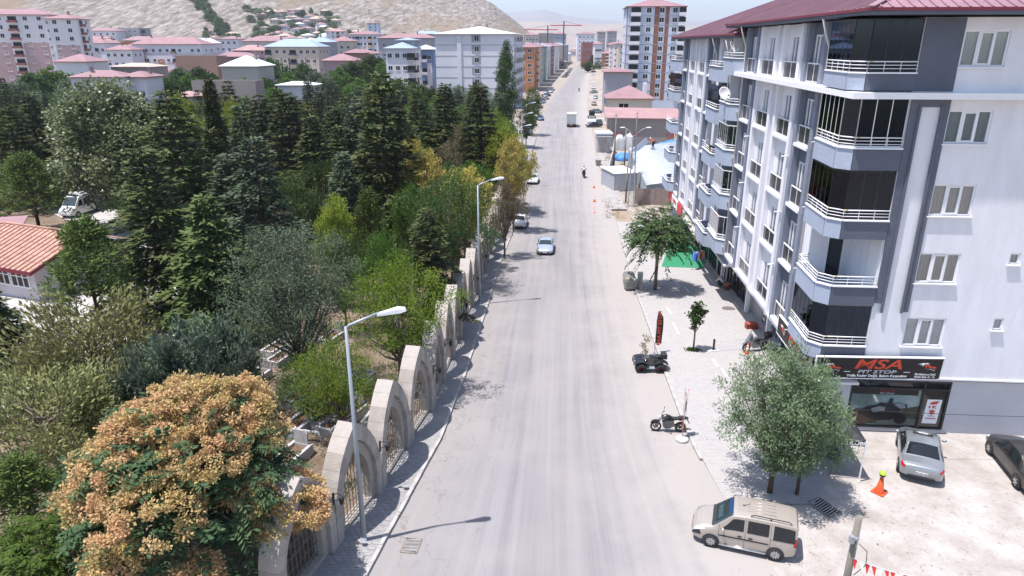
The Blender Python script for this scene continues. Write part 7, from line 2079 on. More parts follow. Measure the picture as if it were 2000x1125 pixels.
# cones
M_CONE = mat('orange_cone', (.62, .09, .025), .5); M_CONEW = mat('cone_white_band', (.7, .7, .7), .5)
def cone(label, loc, h=.7, group=None, bands=True):
    t = thing('traffic_cone', label, 'traffic cone', loc, random.uniform(0, 1), group, h/.7)
    MB().box(-.19, -.19, 0, .19, .19, .03).lathe([(.15, .03), (.13, .06), (.12, .1), (.025, .7), (.01, .7)], 14).build('cone', M_CONE, t)
    if bands: MB().lathe([(.1, .25), (.075, .4)], 14).lathe([(.064, .47), (.048, .57)], 14).build('band', M_CONEW, t, None, None)
    return t
hc = G(1717, 961); cone('tall orange traffic cone wearing a lime green helmet beside the silver saloon', hc, .95, None, False)
hl = thing('helmet', 'lime green motorcycle helmet perched on a tall orange cone', 'helmet', hc+Vector((0, 0, .84)), R(-120))
MB().ell((0, 0, .08), (.16, .14, .15), 0, 16, 10).build('shell', mat('lime_helmet', (.35, .6, .03), .3, spec=.6), hl)
MB().ell((.07, 0, .05), (.115, .12, .07), 0, 12, 8).build('visor', M_CGLASS, hl)
cone('orange and white traffic cone in front of the scooter-like motorcycle', G(1459, 690, .12), .7)
cone('traffic cone on the right half of the road, farther of two', G(1160, 367), .8)
cone('traffic cone on the right half of the road, nearer of two', G(1161, 394), .85)
b = G(1161, 416); t = thing('road_post', 'short red and white striped post standing on the road behind the cones', 'post', b)
MB().lathe([(.16, 0), (.16, .05), (.05, .06), (.05, .9), (.01, .92)], 12).build('post', M_CONE, t); MB().lathe([(.054, .2), (.054, .38)], 12).lathe([(.054, .55), (.054, .72)], 12).build('band', M_CONEW, t)
# bins
def dumpster(label, loc, rz, s=1., open_=True):
    t = thing('dumpster', label, 'dumpster', loc, rz, None, s)
    g_ = mat('weathered_steel', (.3, .3, .29), .6, .22, 5, .2, 20, metal=.3)
    B_ = MB(); a0, a1 = (.52, .4), (.66, .52)
    lo = [(-a0[0], -a0[1], .2), (a0[0], -a0[1], .2), (a0[0], a0[1], .2), (-a0[0], a0[1], .2)]; hi = [(-a1[0], -a1[1], 1.1), (a1[0], -a1[1], 1.1), (a1[0], a1[1], 1.1), (-a1[0], a1[1], 1.1)]
    B_.add(lo+hi, [(3, 2, 1, 0), (0, 1, 5, 4), (1, 2, 6, 5), (2, 3, 7, 6), (3, 0, 4, 7)])
    for p, q in ((4, 5), (5, 6), (6, 7), (7, 4)): B_.bar((lo+hi)[p], (lo+hi)[q], .07)
    for x in (-.3, .3): B_.bar((x*.95, -a0[1]-.03, .25), (x*1.1, -a1[1]-.03, 1.05), .05)
    B_.bar((-.3, -.53, .75), (.3, -.53, .75), .04); B_.build('bin', g_, t)
    if open_:
        ld = MB(); ld.add([(-.66, .54, 1.1), (.66, .54, 1.1), (.62, .78, 1.5), (.4, .86, 1.68), (-.4, .86, 1.68), (-.62, .78, 1.5), (-.66, .57, 1.1), (.66, .57, 1.1), (.62, .81, 1.5), (.4, .89, 1.68), (-.4, .89, 1.68), (-.62, .81, 1.5)], [(0, 1, 2, 3, 4, 5), (11, 10, 9, 8, 7, 6)]).build('lid', g_, t)
        for k in range(9):
            MB().ell((random.uniform(-.42, .42), random.uniform(-.3, .3), 1.08), (random.uniform(.12, .22), random.uniform(.1, .2), random.uniform(.08, .16)), 0, 7, 5, Matrix.Rotation(random.random()*3, 3, 'Z')).build('rubbish_bag', mat('rubbish%d' % k, random.choice([(.05, .05, .05), (.5, .48, .45), (.1, .2, .1), (.35, .25, .2)]), .6), t)
    else: MB().box(-.66, -.52, 1.1, .66, .52, 1.14).build('lid', g_, t)
    for x in (-.42, .42):
        for y in (-.3, .3): MB().lathe([(.09, -.03), (.09, .03)], 10, 0, Matrix.Rotation(PI/2, 4, 'X')).box(-.03, -.04, .05, .03, .04, .14).build('caster', M_PLAST, t, (x, y, .09))
b = G(1230, 566); dumpster('grey steel dumpster with its lid open and full of rubbish, by the round-headed tree', b, R(6), .85)
b = G(1168, 323); dumpster('grey steel dumpster standing alone on the far right pavement', b+Vector((0, 0, .0)), R(90), .95, False)
b = G(1249, 562, .12); t = thing('concrete_post', 'pale square concrete post next to the open dumpster', 'post', b)
MB().box(-.2, -.2, -.1, .2, .2, 1.35).build('post', M_KERB, t); MB().box(-.21, -.21, 1.35, .21, .21, 1.4).build('cap', M_STEEL, t)
def drain(label, loc, rz, w=.62, d=.8):
    t = thing('drain_grate', label, 'drain grate', loc+Vector((0, 0, .004)), rz)
    MB().box(-w/2, -d/2, 0, w/2, d/2, .006).build('pit', M_DARK, t)
    f = MB(); 
    for a_, b_ in (((-w/2, -d/2), (w/2, -d/2)), ((w/2, -d/2), (w/2, d/2)), ((w/2, d/2), (-w/2, d/2)), ((-w/2, d/2), (-w/2, -d/2))): f.bar((*a_, .012), (*b_, .012), .07, .024)
    f.build('frame', mat('rusty_iron', (.2, .17, .14), .8, .2, 8), t)
    for i in range(9): y = -d/2+.08+(d-.16)*i/8; MB().bar((-w/2+.03, y-.05, .016), (w/2-.03, y+.05, .016), .035, .018).build('bar', M_KERB, t)
drain('iron drain grate in the road near the first lamp shadow', G(803, 1066), R(-8))
drain('iron drain grate in the gravel under the feathery trees', G(1610, 991), R(25), .7, 1.1)
t = thing('manhole_cover', 'round iron manhole cover in the shade by the shopfronts', 'manhole cover', G(1423, 603, .125))
MB().lathe([(.5, 0), (.5, .012), (.44, .02), (.01, .02)], 26).build('cover', mat('manhole_iron', (.13, .11, .1), .7, .2, 9), t)
# wooden pole, wire and bunting at the lower right
M_WOOD = mat('weathered_wood', (.19, .175, .145), .9, .25, 3, .4, 14, stretch=(6, 6, .6))
pt = A(1678, 1010, 17.4); UP = thing('utility_pole', 'cut-off weathered wooden pole at the lower right with a loop of wire', 'pole', (pt.x, 17.4, 0))
MB().tube([(0, 0, -.3), (0, 0, pt.z*.5), (0, 0, pt.z)], [.125, .11, .1], 10).build('shaft', M_WOOD, UP)
MB().tube([(.1, -.1, pt.z-.9), (.4, -.1, pt.z-1.2), (.45, -.1, pt.z-1.7), (.12, -.1, pt.z-2.1)], .012, 5).build('wire_loop', M_PLAST, UP)
MB().lathe([(.12, pt.z-.8), (.12, pt.z-.66)], 10).box(-.22, -.18, pt.z-.85, -.1, -.05, pt.z-.6).build('bracket', M_STEEL, UP)
MB().lathe([(.135, 1.6), (.135, 1.75)], 10).lathe([(.135, 1.35), (.135, 1.45)], 10).build('rope_binding', M_CONEW, UP)
bt = thing('bunting', 'string of red and white triangular flags tied to the wooden pole', 'bunting', tuple(A(1664, 1090, 17.3)))
e = A(1850, 1132, 17.6)-A(1664, 1090, 17.3)
def cat(t_): return Vector((e.x*t_, e.y*t_, e.z*t_-.18*math.sin(PI*t_)))
MB().tube([cat(i/16) for i in range(17)], .012, 5).build('string', M_CONEW, bt)
for i in range(15):
    a_, b_ = cat((i+.1)/15), cat((i+.9)/15); m_ = (a_+b_)/2+Vector((random.uniform(-.05, .05), -.12, -.3))
    MB().add([a_, b_, m_, a_+Vector((0, .006, 0)), b_+Vector((0, .006, 0)), m_+Vector((0, .006, 0))], [(0, 1, 2), (5, 4, 3), (0, 3, 4, 1), (1, 4, 5, 2), (2, 5, 3, 0)]).build('pennant', [M_RED, M_CONEW, M_RED][i % 3], bt)
wv = thing('overhead_wire', 'thin dark wire crossing in front of the motorcycle shop window', 'wire', A(1490, 786, 27.5))
q = A(2040, 815, 27.5)-wv.location
MB().tube([(q.x*i/12, q.y*i/12, q.z*i/12-.12*math.sin(PI*i/12)) for i in range(13)], .012, 5).build('wire', M_PLAST, wv)
# graves
M_MARB = mat('grey_marble', (.33, .33, .36), .5, .2, 3); M_MARW = mat('white_marble', (.4, .39, .385), .5, .12, 3); M_SOIL = mat('grave_soil', (.13, .08, .05), .95, .35, 5, .6, 14)
def grave(label, loc, rz, m, head=True, s=1., group=None):
    t = thing('grave', label, 'grave', loc, rz, group, s)
    MB().box(-.55, -1.1, -.2, -.38, 1.1, .5).box(.38, -1.1, -.2, .55, 1.1, .5).box(-.38, -1.1, -.2, .38, -.93, .5).box(-.38, .93, -.2, .38, 1.1, .5).build('surround', m, t)
    MB().box(-.38, -.93, -.2, .38, .93, .36).build('soil', M_SOIL, t)
    if head: MB().prism([(-.36, .5), (.36, .5), (.36, 1.05), (.22, 1.22), (-.22, 1.22), (-.36, 1.05)], .95, 1.05, 'y').build('headstone', m, t)
    return t
for (x, y, rz, m, hd, l) in ((588, 836, -22, M_MARB, False, 'grey marble grave left of its twin behind the arches'), (637, 822, -22, M_MARB, True, 'grey marble grave with a carved headstone behind the first arches'), (655, 775, 62, M_MARB, False, 'grave lying crosswise behind the grey marble pair'), (700, 752, -22, M_MARB, False, 'dark grave close to the arches under the thin tree'), (590, 782, -20, M_MARW, True, 'pale grave half hidden under the thin light green tree'), (566, 905, -20, M_MARW, True, 'pale sunlit grave with pointed headstone beside the orange tree'), (870, 510, -10, M_MARW, True, 'pale grave behind the low dark cedar')):
    q = G(x, y); q.z = gz(q.y); grave(l, q, R(rz), m, hd)
gp = None
for k in range(52):
    Y = random.uniform(30, 76); X = random.uniform(-.6*Y, FL(Y)-2.5)
    if X/Y < -.42 and Y < 72: continue
    l = 'pale marble grave among the trunks of the cemetery wood'
    if gp is None: gp = grave(l, (X, Y, gz(Y)), R(-20), M_MARW, True, .9, 'graves among the trees')
    else: dup(gp, loc=(X, Y, gz(Y)), rz=R(-20+random.uniform(-12, 12)))
tp = thing('water_tap', 'white painted water pipe with a tap between the graves', 'water tap', G(590, 858))
MB().tube([(-.9, .1, .2), (-.3, 0, .55), (.9, -.2, .5), (1.0, -.2, .0)], .07, 8).lathe([(.14, .45), (.16, .62), (.1, .7)], 10, 0, Matrix.Translation((-.35, 0, 0))).build('pipe', M_CONEW, tp)
# turkish flags
def crescent(parent, cx, cz, s, y):
    m_ = MB(); n = 22
    for k in range(n):
        a0, a1 = 2*PI*k/n, 2*PI*(k+1)/n
        o = [(cx+s*math.cos(a), cz+s*math.sin(a)) for a in (a0, a1)]; i_ = [(cx+.22*s+.8*s*math.cos(a), cz+.8*s*math.sin(a)) for a in (a0, a1)]
        if math.hypot(i_[0][0]-cx, i_[0][1]-cz) < s*.99 or True:
            m_.add([(o[0][0], y, o[0][1]), (o[1][0], y, o[1][1]), (min(i_[1][0], cx+s*.98), y, i_[1][1]), (min(i_[0][0], cx+s*.98), y, i_[0][1])], [(0, 1, 2, 3)])
    st = [(cx+s*1.45+(.45 if k % 2 == 0 else .18)*s*math.cos(PI+k*PI/5), y, cz+(.45 if k % 2 == 0 else .18)*s*math.sin(PI+k*PI/5)) for k in range(10)]
    m_.add(st, [tuple(range(10))]); m_.build('crescent_and_star', M_WLET, parent)
def hanging_flag(label, base, h, rz, w, hh):
    t = thing('flag', label, 'flag', base, rz)
    MB().tube([(0, 0, 0), (0, 0, h)], .03, 6).build('pole', M_STEEL, t)
    V, F = [], []; n = 10
    for i in range(n+1):
        for j in range(5):
            u = j/4; z = h-.1-hh*i/n
            V.append((.04+w*u*(1-.25*i/n), .1*math.sin(u*7+i*.6)*(.3+i/n), z-.35*u*(i/n)))
    for i in range(n):
        for j in range(4): q = i*5+j; F.append((q, q+1, q+6, q+5))
    f = MB().add(V, F, 0, True).build('cloth', M_RED, t)
    crescent(f, w*.35, h-.1-hh*.45, w*.2, -.16)
    return t
b = G(1004, 400); hanging_flag('red flag with white crescent hanging from a pole over the arches', b, A(1007, 328, b.y).z-b.z, R(-20), 1.1, 2.6)
b = G(117, 402); hanging_flag('red and white flag on a pole behind the white van, upper one', b, A(112, 338, b.y).z-b.z, R(10), 1.1, 1.6)
b = G(107, 408); hanging_flag('red flag on a low pole beside the white van', b, 2.2, R(10), .7, 1.3)
# pine needles: the tiled house on the left
M_TILE = mat('orange_roof_tile', (.4, .225, .17), .85, .22, 1.2, .35, 10)
M_PWALL = mat('pinkish_render', (.52, .46, .46), .85, .1, .8, .2, 6)
P0 = G(78, 588); P0.z = gz(P0.y)
TH = thing('house', 'low pinkish house with a big orange tiled roof at the left edge', 'house', P0, R(-22))
MB().box(-16, .02, -.3, 0, 9, 2.75).build('wall', M_PWALL, TH)
ez, rz_, dep = 2.75, 4.6, 9.6
MB().add([(-17, -.7, ez), (.8, -.7, ez), (.8, 4.5, rz_), (-9.5, 4.5, rz_), (-17, 9.7, ez), (.8, 9.7, ez)], [(0, 1, 2, 3), (3, 2, 5, 4), (0, 3, 4)]).build('roof', M_TILE, TH)
for i in range(29):
    x = .78-.62*i; f = 1 if x > -9.5 else max(0.02, (x+17)/7.5)
    MB().tube([(x, -.72, ez+.03), (x, -.7+5.2*f, ez+(rz_-ez)*f+.03)], .07, 6).build('tile_ridge', M_TILE, TH)
    for j in range(7):
        if j/7 < f and i < 28: 
            g_ = (j+.5)/7
            MB().box(x-.58, -.7+5.2*g_-.02, ez+(rz_-ez)*g_+.005, x-.04, -.7+5.2*g_+.03, ez+(rz_-ez)*g_+.045).build('tile_edge', M_TILE, TH)
MB().tube([(.8, 4.5, rz_+.05), (-9.5, 4.5, rz_+.05), (-17, -.7, ez+.05)], .12, 8).build('ridge_tiles', M_TILE, TH)
MB().box(-17, -.74, ez-.3, .8, -.68, ez+.02).prism([(-.7, ez-.25), (4.5, rz_-.3), (4.5, rz_), (-.7, ez)], .78, .84, 'x').build('fascia', M_REDDARK, TH)
for k in range(5):
    x1 = -.7-2.35*k
    f = MB().box(x1-2.2, -.05, .95, x1, .02, 1.05).box(x1-2.2, -.05, 2.4, x1, .02, 2.5).box(x1-2.2, -.05, 1.85, x1, .02, 1.93)
    for q in (0, .68, 1.38, 2.1): f.box(x1-.1-q, -.055, 1.05, x1-q, .02, 2.4)
    o = f.build('window', M_FRAME, TH)
    for q in (.05, .73, 1.43): MB().box(x1-q-.65, -.02, 1.05, x1-q, .0+.01, 2.4).build('pane', M_PANE2, o)
for x in (-.5,): MB().tube([(.5, -.65, 2.6), (.45, 3, 3.3)], .05, 6).build('gutter', M_RAIL, TH)
P1 = A(62, 413, 70); HT = thing('hut', 'small hut with teal frame under a red sheet roof behind the tiled house', 'hut', (P1.x, 66, gz(66)), R(20))
MB().box(-7, 0, -.2, 0, 5, 2.5).build('wall', mat('pale_teal_wall', (.35, .4, .38), .8), HT)
MB().add([(-7.5, -.5, 2.5), (.5, -.5, 2.5), (.5, 5.5, 3.6), (-7.5, 5.5, 3.6), (-7.5, -.5, 2.4), (.5, -.5, 2.4), (.5, 5.5, 3.5), (-7.5, 5.5, 3.5)], [(0, 1, 2, 3), (7, 6, 5, 4), (0, 4, 5, 1), (1, 5, 6, 2), (2, 6, 7, 3), (3, 7, 4, 0)]).build('roof', M_REDR, HT)
te = mat('teal_frame', (.05, .2, .19), .6)
MB().box(-.08, -.06, 0, .06, .08, 2.4).box(-2.2, -.06, 0, -2.05, .06, 2.4).box(-7, -.05, 2.2, 0, .0, 2.4).build('frame', te, HT); MB().box(-1.9, -.04, .05, -.9, .0, 2.1).build('door', te, HT)

# ------------------------------------------------------------------ yard on the right beyond the building
def local(px, py): q = G(px, py); q.z = gz(q.y); return q
p = local(1166, 299); q = local(1192, 299)
ki = thing('kiosk', 'white metal kiosk with a flat roof standing on the far right pavement', 'kiosk', p, ang(p, q)); kw = (q-p).length
kh = A(1166, 262, p.y).z-p.z
MB().box(0, 0, 0, kw, 3.4, kh).build('body', mat('kiosk_grey', (.42, .43, .45), .5, .08, 1), ki); MB().box(-.35, -.5, kh, kw+.35, 3.8, kh+.25).build('roof', WM['white'], ki)
MB().box(.3, -.03, .3, kw-.9, 0, kh-.5).build('shutter', mat('rusty_shutter', (.4, .33, .3), .7, .25, 2), ki); MB().box(kw-.7, -.03, .1, kw-.15, 0, 2.1).build('door', M_STEEL, ki); MB().box(-.2, -.7, kh-.5, kw+.2, -.0, kh-.42).build('awning', WM['white'], ki)
p = local(1199, 374); q = local(1243, 372)
ct = thing('container_hut', 'grey sheet-metal hut with white roof and dish beside the lattice mast', 'hut', p, ang(p, q)); kw = (q-p).length; kh = A(1199, 340, p.y).z-p.z
MB().box(0, 0, 0, kw, 6, kh).build('body', mat('hut_grey', (.36, .38, .42), .5, .12, 1, stretch=(4, 4, .3)), ct); MB().box(-.15, -.2, kh, kw+.15, 6.3, kh+.12).build('roof', mat('hut_white_roof', (.66, .64, .62), .6, .12, .8), ct)
MB().box(kw*.05, -.03, .1, kw*.55, 0, kh-.2).build('door', mat('hut_door', (.45, .46, .48), .5, .1, 1), ct)
for k in range(9): MB().box(kw*k/9+.02, -.05, 0, kw*k/9+.08, 0, kh).build('rib', M_STEEL, ct)
dish(ct.matrix_world @ Vector((0, 0, 0)) if False else p+Vector((kw-.2, .5, kh+.75)), R(-30), .7, 'white satellite dish on the corner of the grey sheet-metal hut')
# corrugated shed
a, b_, c_, d_ = A(1228, 290, 124), A(1325, 277, 127), A(1335, 352, 98.5), A(1263, 362, 97.5)
sh_ = thing('metal_shed', 'shed with a white corrugated metal roof beside the far end of the apartment building', 'shed', (0, 0, 0))
rf = MB().add([a, b_, c_, d_, a-Vector((0, 0, .1)), b_-Vector((0, 0, .1)), c_-Vector((0, 0, .1)), d_-Vector((0, 0, .1))], [(0, 1, 2, 3), (7, 6, 5, 4), (0, 4, 5, 1), (1, 5, 6, 2), (2, 6, 7, 3), (3, 7, 4, 0)]).build('roof', mat('white_corrugated_sheet', (.5, .53, .56), .4, .08, .5, metal=.2), sh_)
for k in range(30):
    f = k/29; MB().tube([a.lerp(d_, f)+Vector((0, 0, .05)), b_.lerp(c_, f)+Vector((0, 0, .05))], .09, 5).build('roof_rib', rf.data.materials[0], rf)
wl_ = MB()
for p_, q_ in ((a, d_), (d_, c_)): wl_.quad(p_-Vector((0, 0, .1)), q_-Vector((0, 0, .1)), Vector((q_.x, q_.y, gz(q_.y)-.2)), Vector((p_.x, p_.y, gz(p_.y)-.2)))
wl_.build('wall', mat('shed_wall', (.3, .33, .36), .6, .15, 1), sh_)
# board wall
p, q = local(1240, 398), local(1318, 402)
bw_ = thing('board_wall', 'brown sheet-metal yard wall in front of the corrugated shed', 'wall', p, ang(p, q)); L_ = (q-p).length
n = int(L_/2.1)
for k in range(n): MB().box(k*L_/n+.02, -.03+.02*(k % 2), -.2, (k+1)*L_/n-.02, .03+.02*(k % 2), A(1240, 367, p.y).z-p.z+random.uniform(-.08, .05)).build('panel', mat('brown_panel%d' % k, (.24+.03*random.random(), .2, .18), .7, .15, 1.5), bw_)
for k in range(n+1): MB().box(k*L_/n-.05, .04, -.2, k*L_/n+.05, .14, 2.6).build('post', M_WOOD, bw_)
p, q = local(1188, 345), local(1199, 300)
cw = thing('yard_wall', 'low pale concrete wall running from the grey hut to the kiosk', 'wall', p, ang(p, q)); L_ = (q-p).length
for k in range(6): MB().box(k*L_/6+.02, -.1, -.2, (k+1)*L_/6-.02, .1, 1.7+.08*(k % 3)).build('panel', M_KERB, cw)
# lattice mast and poles
p = local(1232, 402); mt = thing('lattice_mast', 'grey steel lattice mast at the corner of the yard wall', 'mast', p); mh = A(1240, 265, p.y).z-p.z
ms = MB()
def cor(z, i): s_ = .42*(1-.55*z/mh); return Vector(((-s_, s_, s_, -s_)[i], (-s_, -s_, s_, s_)[i], z))
N_ = 11
for i in range(4):
    ms.bar(cor(0, i), cor(mh, i), .07)
    for k in range(N_): ms.bar(cor(mh*k/N_, i), cor(mh*(k+1)/N_, (i+1) % 4), .04); ms.bar(cor(mh*(k+1)/N_, i), cor(mh*(k+1)/N_, (i+1) % 4), .04)
ms.build('lattice', M_STEEL, mt)
MB().tube([(0, 0, mh), (-.9, 0, mh+.8), (-1.5, -.1, mh+1.0)], .05, 6).tube([(0, 0, mh), (.9, 0, mh+.8), (1.6, -.1, mh+1.1)], .05, 6).build('lamp_arms', M_POLE, mt)
for x in (-1.7, 1.8): MB().ell((x, -.1, mh+1.08), (.4, .16, .09), 0, 10, 6).build('lamp_head', M_LAMPH, mt)
MB().bar((-.6, 0, mh*.97), (.6, 0, mh*.97), .1).build('cross_arm', M_STEEL, mt)
for (x, yb, yt, l) in ((1199, 322, 222, 'bare wooden pole beside the white kiosk'), (1219, 330, 250, 'thin wooden pole before the corrugated shed'), (1222, 395, 320, 'short wooden pole next to the lattice mast'), (1240, 300, 218, 'thin pole by the stone outbuilding'), (1300, 172, 125, 'pole before the tall tower')):
    q = local(x, yb); t = thing('wooden_pole', l, 'pole', q); h_ = A(x, yt, q.y).z-q.z
    MB().tube([(0, 0, -.2), (0, 0, h_)], [.14, .1], 8).build('shaft', M_WOOD, t); MB().bar((-.4, 0, h_-.4), (.4, 0, h_-.4), .08).build('cross_arm', M_WOOD, t)
# tarps, bags, barrels in the yard
M_TARP = mat('blue_tarpaulin', (.06, .2, .5), .5, .25, 1.5, .6, 5)
def heap(name, label, c, r, m, catg, seed, n=10):
    rr = random.Random(seed); t = MB(); V, F = [], []; N1, N2 = 16, 7
    for i in range(N2+1):
        for j in range(N1):
            a_ = 2*PI*j/N1; th = PI/2*i/N2; k = 1+.25*math.sin(a_*3+seed)+rr.uniform(-.12, .12)
            V.append((r[0]*k*math.cos(a_)*math.cos(th), r[1]*k*math.sin(a_)*math.cos(th), r[2]*math.sin(th)*(1+rr.uniform(-.15, .15))))
    for i in range(N2):
        for j in range(N1): F.append((i*N1+j, i*N1+(j+1) % N1, (i+1)*N1+(j+1) % N1, (i+1)*N1+j))
    o = MB().add(V, F, 0, True).build(name, m, None, c); return tag(o, label, catg)
heap('tarpaulin', 'crumpled blue tarpaulin on the yard floor before the corrugated shed', local(1220, 312), (2.4, 1.6, 1.3), M_TARP, 'tarpaulin', 1)
heap('tarpaulin', 'blue tarpaulin spread behind the corrugated roof', A(1312, 280, 131)-Vector((0, 0, 1.0)), (4.2, 1.8, 1.5), M_TARP, 'tarpaulin', 2)
heap('tarpaulin', 'blue sheet lying on the red roof of the stone outbuilding', A(1262, 233, 155)-Vector((0, 0, .1)), (3.6, .9, .6), M_TARP, 'tarpaulin', 3)
heap('wrapped_pallet', 'left one of two white wrapped pallets in the yard', local(1209, 292), (1.3, 1.2, 3.0), mat('white_wrap', (.4, .4, .41), .5, .12, 2, .5, 6), 'pallet', 4)
heap('wrapped_pallet', 'right one of two white wrapped pallets in the yard', local(1228, 290), (1.3, 1.2, 3.1), bpy.data.materials['white_wrap'], 'pallet', 5)
t = thing('barrel', 'blue plastic barrel in front of the corrugated shed', 'barrel', local(1234, 313), 0, None, 1.5)
MB().lathe([(.28, 0), (.3, .1), (.3, .4), (.32, .45), (.3, .5), (.3, .85), (.26, .92), (.01, .92)], 14).build('drum', M_TARP, t)
heap('rubble', 'heap of boards and rubbish bags before the wrapped pallets', local(1206, 310), (2., 1.2, .9), mat('rubble_mix', (.3, .24, .22), .9, .5, 2.5), 'rubble', 6)
heap('soil_bank', 'dry reddish soil bank with brushwood beside the cream house', local(1300, 236), (5, 3, 3.2), mat('brush_bank', (.3, .2, .13), .95, .4, 1.2, .8, 3), 'soil bank', 7)
# driveway slabs and debris along the far verges
random.seed(31)
M_PALE = mat('pale_cement', (.45, .43, .4), .9, .12, .8)
for k in range(22):
    Y = 165+k*14+random.uniform(-4, 4)
    for sd_ in (-1, 1):
        if random.random() < .25: continue
        x0 = (KL(Y) if sd_ < 0 else KR(Y)); a_ = x0+sd_*random.uniform(.5, 1.2); b_ = x0+sd_*random.uniform(4, 7); dy = random.uniform(1, 2.6)
        tag(MB().box(min(a_, b_), Y, gz(Y)-.2, max(a_, b_), Y+dy, gz(Y)+.1).build('driveway_slab', M_PALE), kind='structure')
# green and red mats, planters, clothes rail before the far shop
gm = [G(*p, .12) for p in ((1292, 521), (1372, 524), (1388, 494), (1352, 455), (1316, 470), (1300, 496))]
tag(MB().prism([(v.x, v.y) for v in gm], 0, .001, 'z').build('green_mat', GREEN), 'bright green turf mat before the far shop', 'mat')
def drape(o, dz):
    for v in o.data.vertices:
        p_ = o.matrix_world @ v.co; v.co.z += gz(p_.y)+dz
drape(bpy.data.objects['green_mat'], .128)
rm_ = [G(*p, .12) for p in ((1322, 502), (1325, 508), (1356, 509), (1352, 502))]
tag(MB().prism([(v.x, v.y) for v in rm_], 0, .001, 'z').build('red_mat', REDM), 'small red mat lying on the green turf mat', 'mat'); drape(bpy.data.objects['red_mat'], .134)
def big_plant(label, loc, h, s=1.):
    t = thing('potted_palm', label, 'plant', loc, 0, None, s)
    MB().lathe([(.22, 0), (.3, .5), (.26, .5), (.01, .46)], 14).build('pot', M_PLAST, t)
    MB().tube([(0, 0, .4), (0, 0, h*.55)], .04, 6).build('stem', M_BARK, t)
    for k in range(15):
        a_ = k*2.4; L = h*.42; up_ = .75-.05*k
        c0 = Vector((0, 0, h*.5)); d_ = Vector((math.cos(a_), math.sin(a_), up_)).normalized(); sd_ = d_.cross(Vector((0, 0, 1))).normalized()
        p1 = c0+d_*L*.5; p2 = c0+d_*L-Vector((0, 0, .12*L))
        MB().add([c0, p1+sd_*.14, p2, p1-sd_*.14, p1-Vector((0, 0, .03))], [(0, 1, 4), (1, 2, 4), (2, 3, 4), (3, 0, 4)]).build('leaf', LM['green'], t)
big_plant('large-leaved potted plant on the green mat', G(1329, 492, .13), 2.2)
t = thing('planter', 'small dark green flower tub on the green mat', 'planter', G(1317, 494, .13)); MB().lathe([(.18, 0), (.26, .45), (.22, .45), (.01, .4)], 12).build('tub', mat('green_tub', (.03, .1, .06), .6), t)
t = thing('planter', 'terracotta flower pot by the shopfront beside the crouching person', 'planter', G(1419, 566, .12)); MB().lathe([(.2, 0), (.28, .5), (.32, .5), (.32, .58), (.25, .58), (.01, .5)], 14).build('pot', mat('terracotta_pot', (.42, .16, .1), .8), t)
t = thing('red_crate', 'dark red box at the foot of the shopfront behind the motorcycle', 'crate', G(1467, 641, .12)); MB().box(-.4, -.25, 0, .4, .25, .35).build('body', mat('brick_red_box', (.25, .05, .03), .7), t); MB().box(-.42, -.27, .35, .42, .27, .4).build('lid', mat('brick_red_lid', (.3, .07, .05), .7), t)
q = G(1352, 527, .12); ck_ = thing('clothes_rail', 'rail of blue, red and pale clothes standing at the edge of the green mat', 'clothes rail', q, R(20))
MB().tube([(0, 0, 0), (0, 0, 1.75), (1.5, .3, 1.75), (1.5, .3, 0)], .02, 6).bar((-.05, -.3, .02), (.05, .3, .02), .04).bar((1.45, 0, .02), (1.55, .6, .02), .04).build('frame', M_STEEL, ck_)
for k, c_ in enumerate([(.05, .15, .6), (.1, .25, .65), (.7, .7, .72), (.6, .58, .55), (.45, .04, .08), (.4, .05, .1), (.5, .4, .32), (.55, .45, .38)]):
    x = .12+k*.17; MB().prism([(-.22, 1.66), (-.05, 1.72), (.05, 1.72), (.22, 1.66), (.26, .95+.1*(k % 3)), (-.26, .9+.1*(k % 2))], x-.05, x+.05, 'x').build('garment', mat('garment%d' % k, c_, .9), ck_, (0, .06*k, 0))
# mesh barrier on the pavement
p, q = G(1393, 686, .12), G(1452, 682, .12)
mbq = thing('mesh_barrier', 'low wire mesh barrier between the young tree and the motorcycle', 'barrier', p, ang(p, q)); L_ = (q-p).length
MB().box(-.05, -.05, 0, .05, .05, .85).build('post', M_PLAST, mbq); MB().box(-.35, -.12, 0, .35, .12, .08).build('foot', M_CONEW, mbq)
g_ = MB()
for i in range(12): g_.bar((.05+L_*i/11, 0, .1), (.05+L_*i/11, 0, .75), .012)
for z in (.1, .3, .52, .75): g_.bar((.05, 0, z), (L_+.05, 0, z), .012)
g_.build('mesh', M_RAIL, mbq)

# ------------------------------------------------------------------ people
M_SKIN = mat('skin', (.42, .24, .16), .6); M_HAIR = mat('dark_hair', (.02, .015, .012), .7)
def skin_fig(name, J, E, m, parent, sub=1):
    me = bpy.data.meshes.new(name); me.from_pydata([j[0] for j in J], E, []); me.materials.append(m)
    o = link(name, me, parent)
    md = o.modifiers.new('skin', 'SKIN'); md.use_smooth_shade = True
    for v, j in zip(me.skin_vertices[0].data, J): v.radius = (j[1], j[1] if len(j) < 3 else j[2])
    me.skin_vertices[0].data[0].use_root = True
    s_ = o.modifiers.new('sub', 'SUBSURF'); s_.levels = sub; s_.render_levels = sub
    bpy.context.view_layer.update()
    mm = bpy.data.meshes.new_from_object(o.evaluated_get(bpy.context.evaluated_depsgraph_get())); mm.name = name
    bpy.data.objects.remove(o)
    if not mm.materials: mm.materials.append(m)
    return link(name, mm, parent)
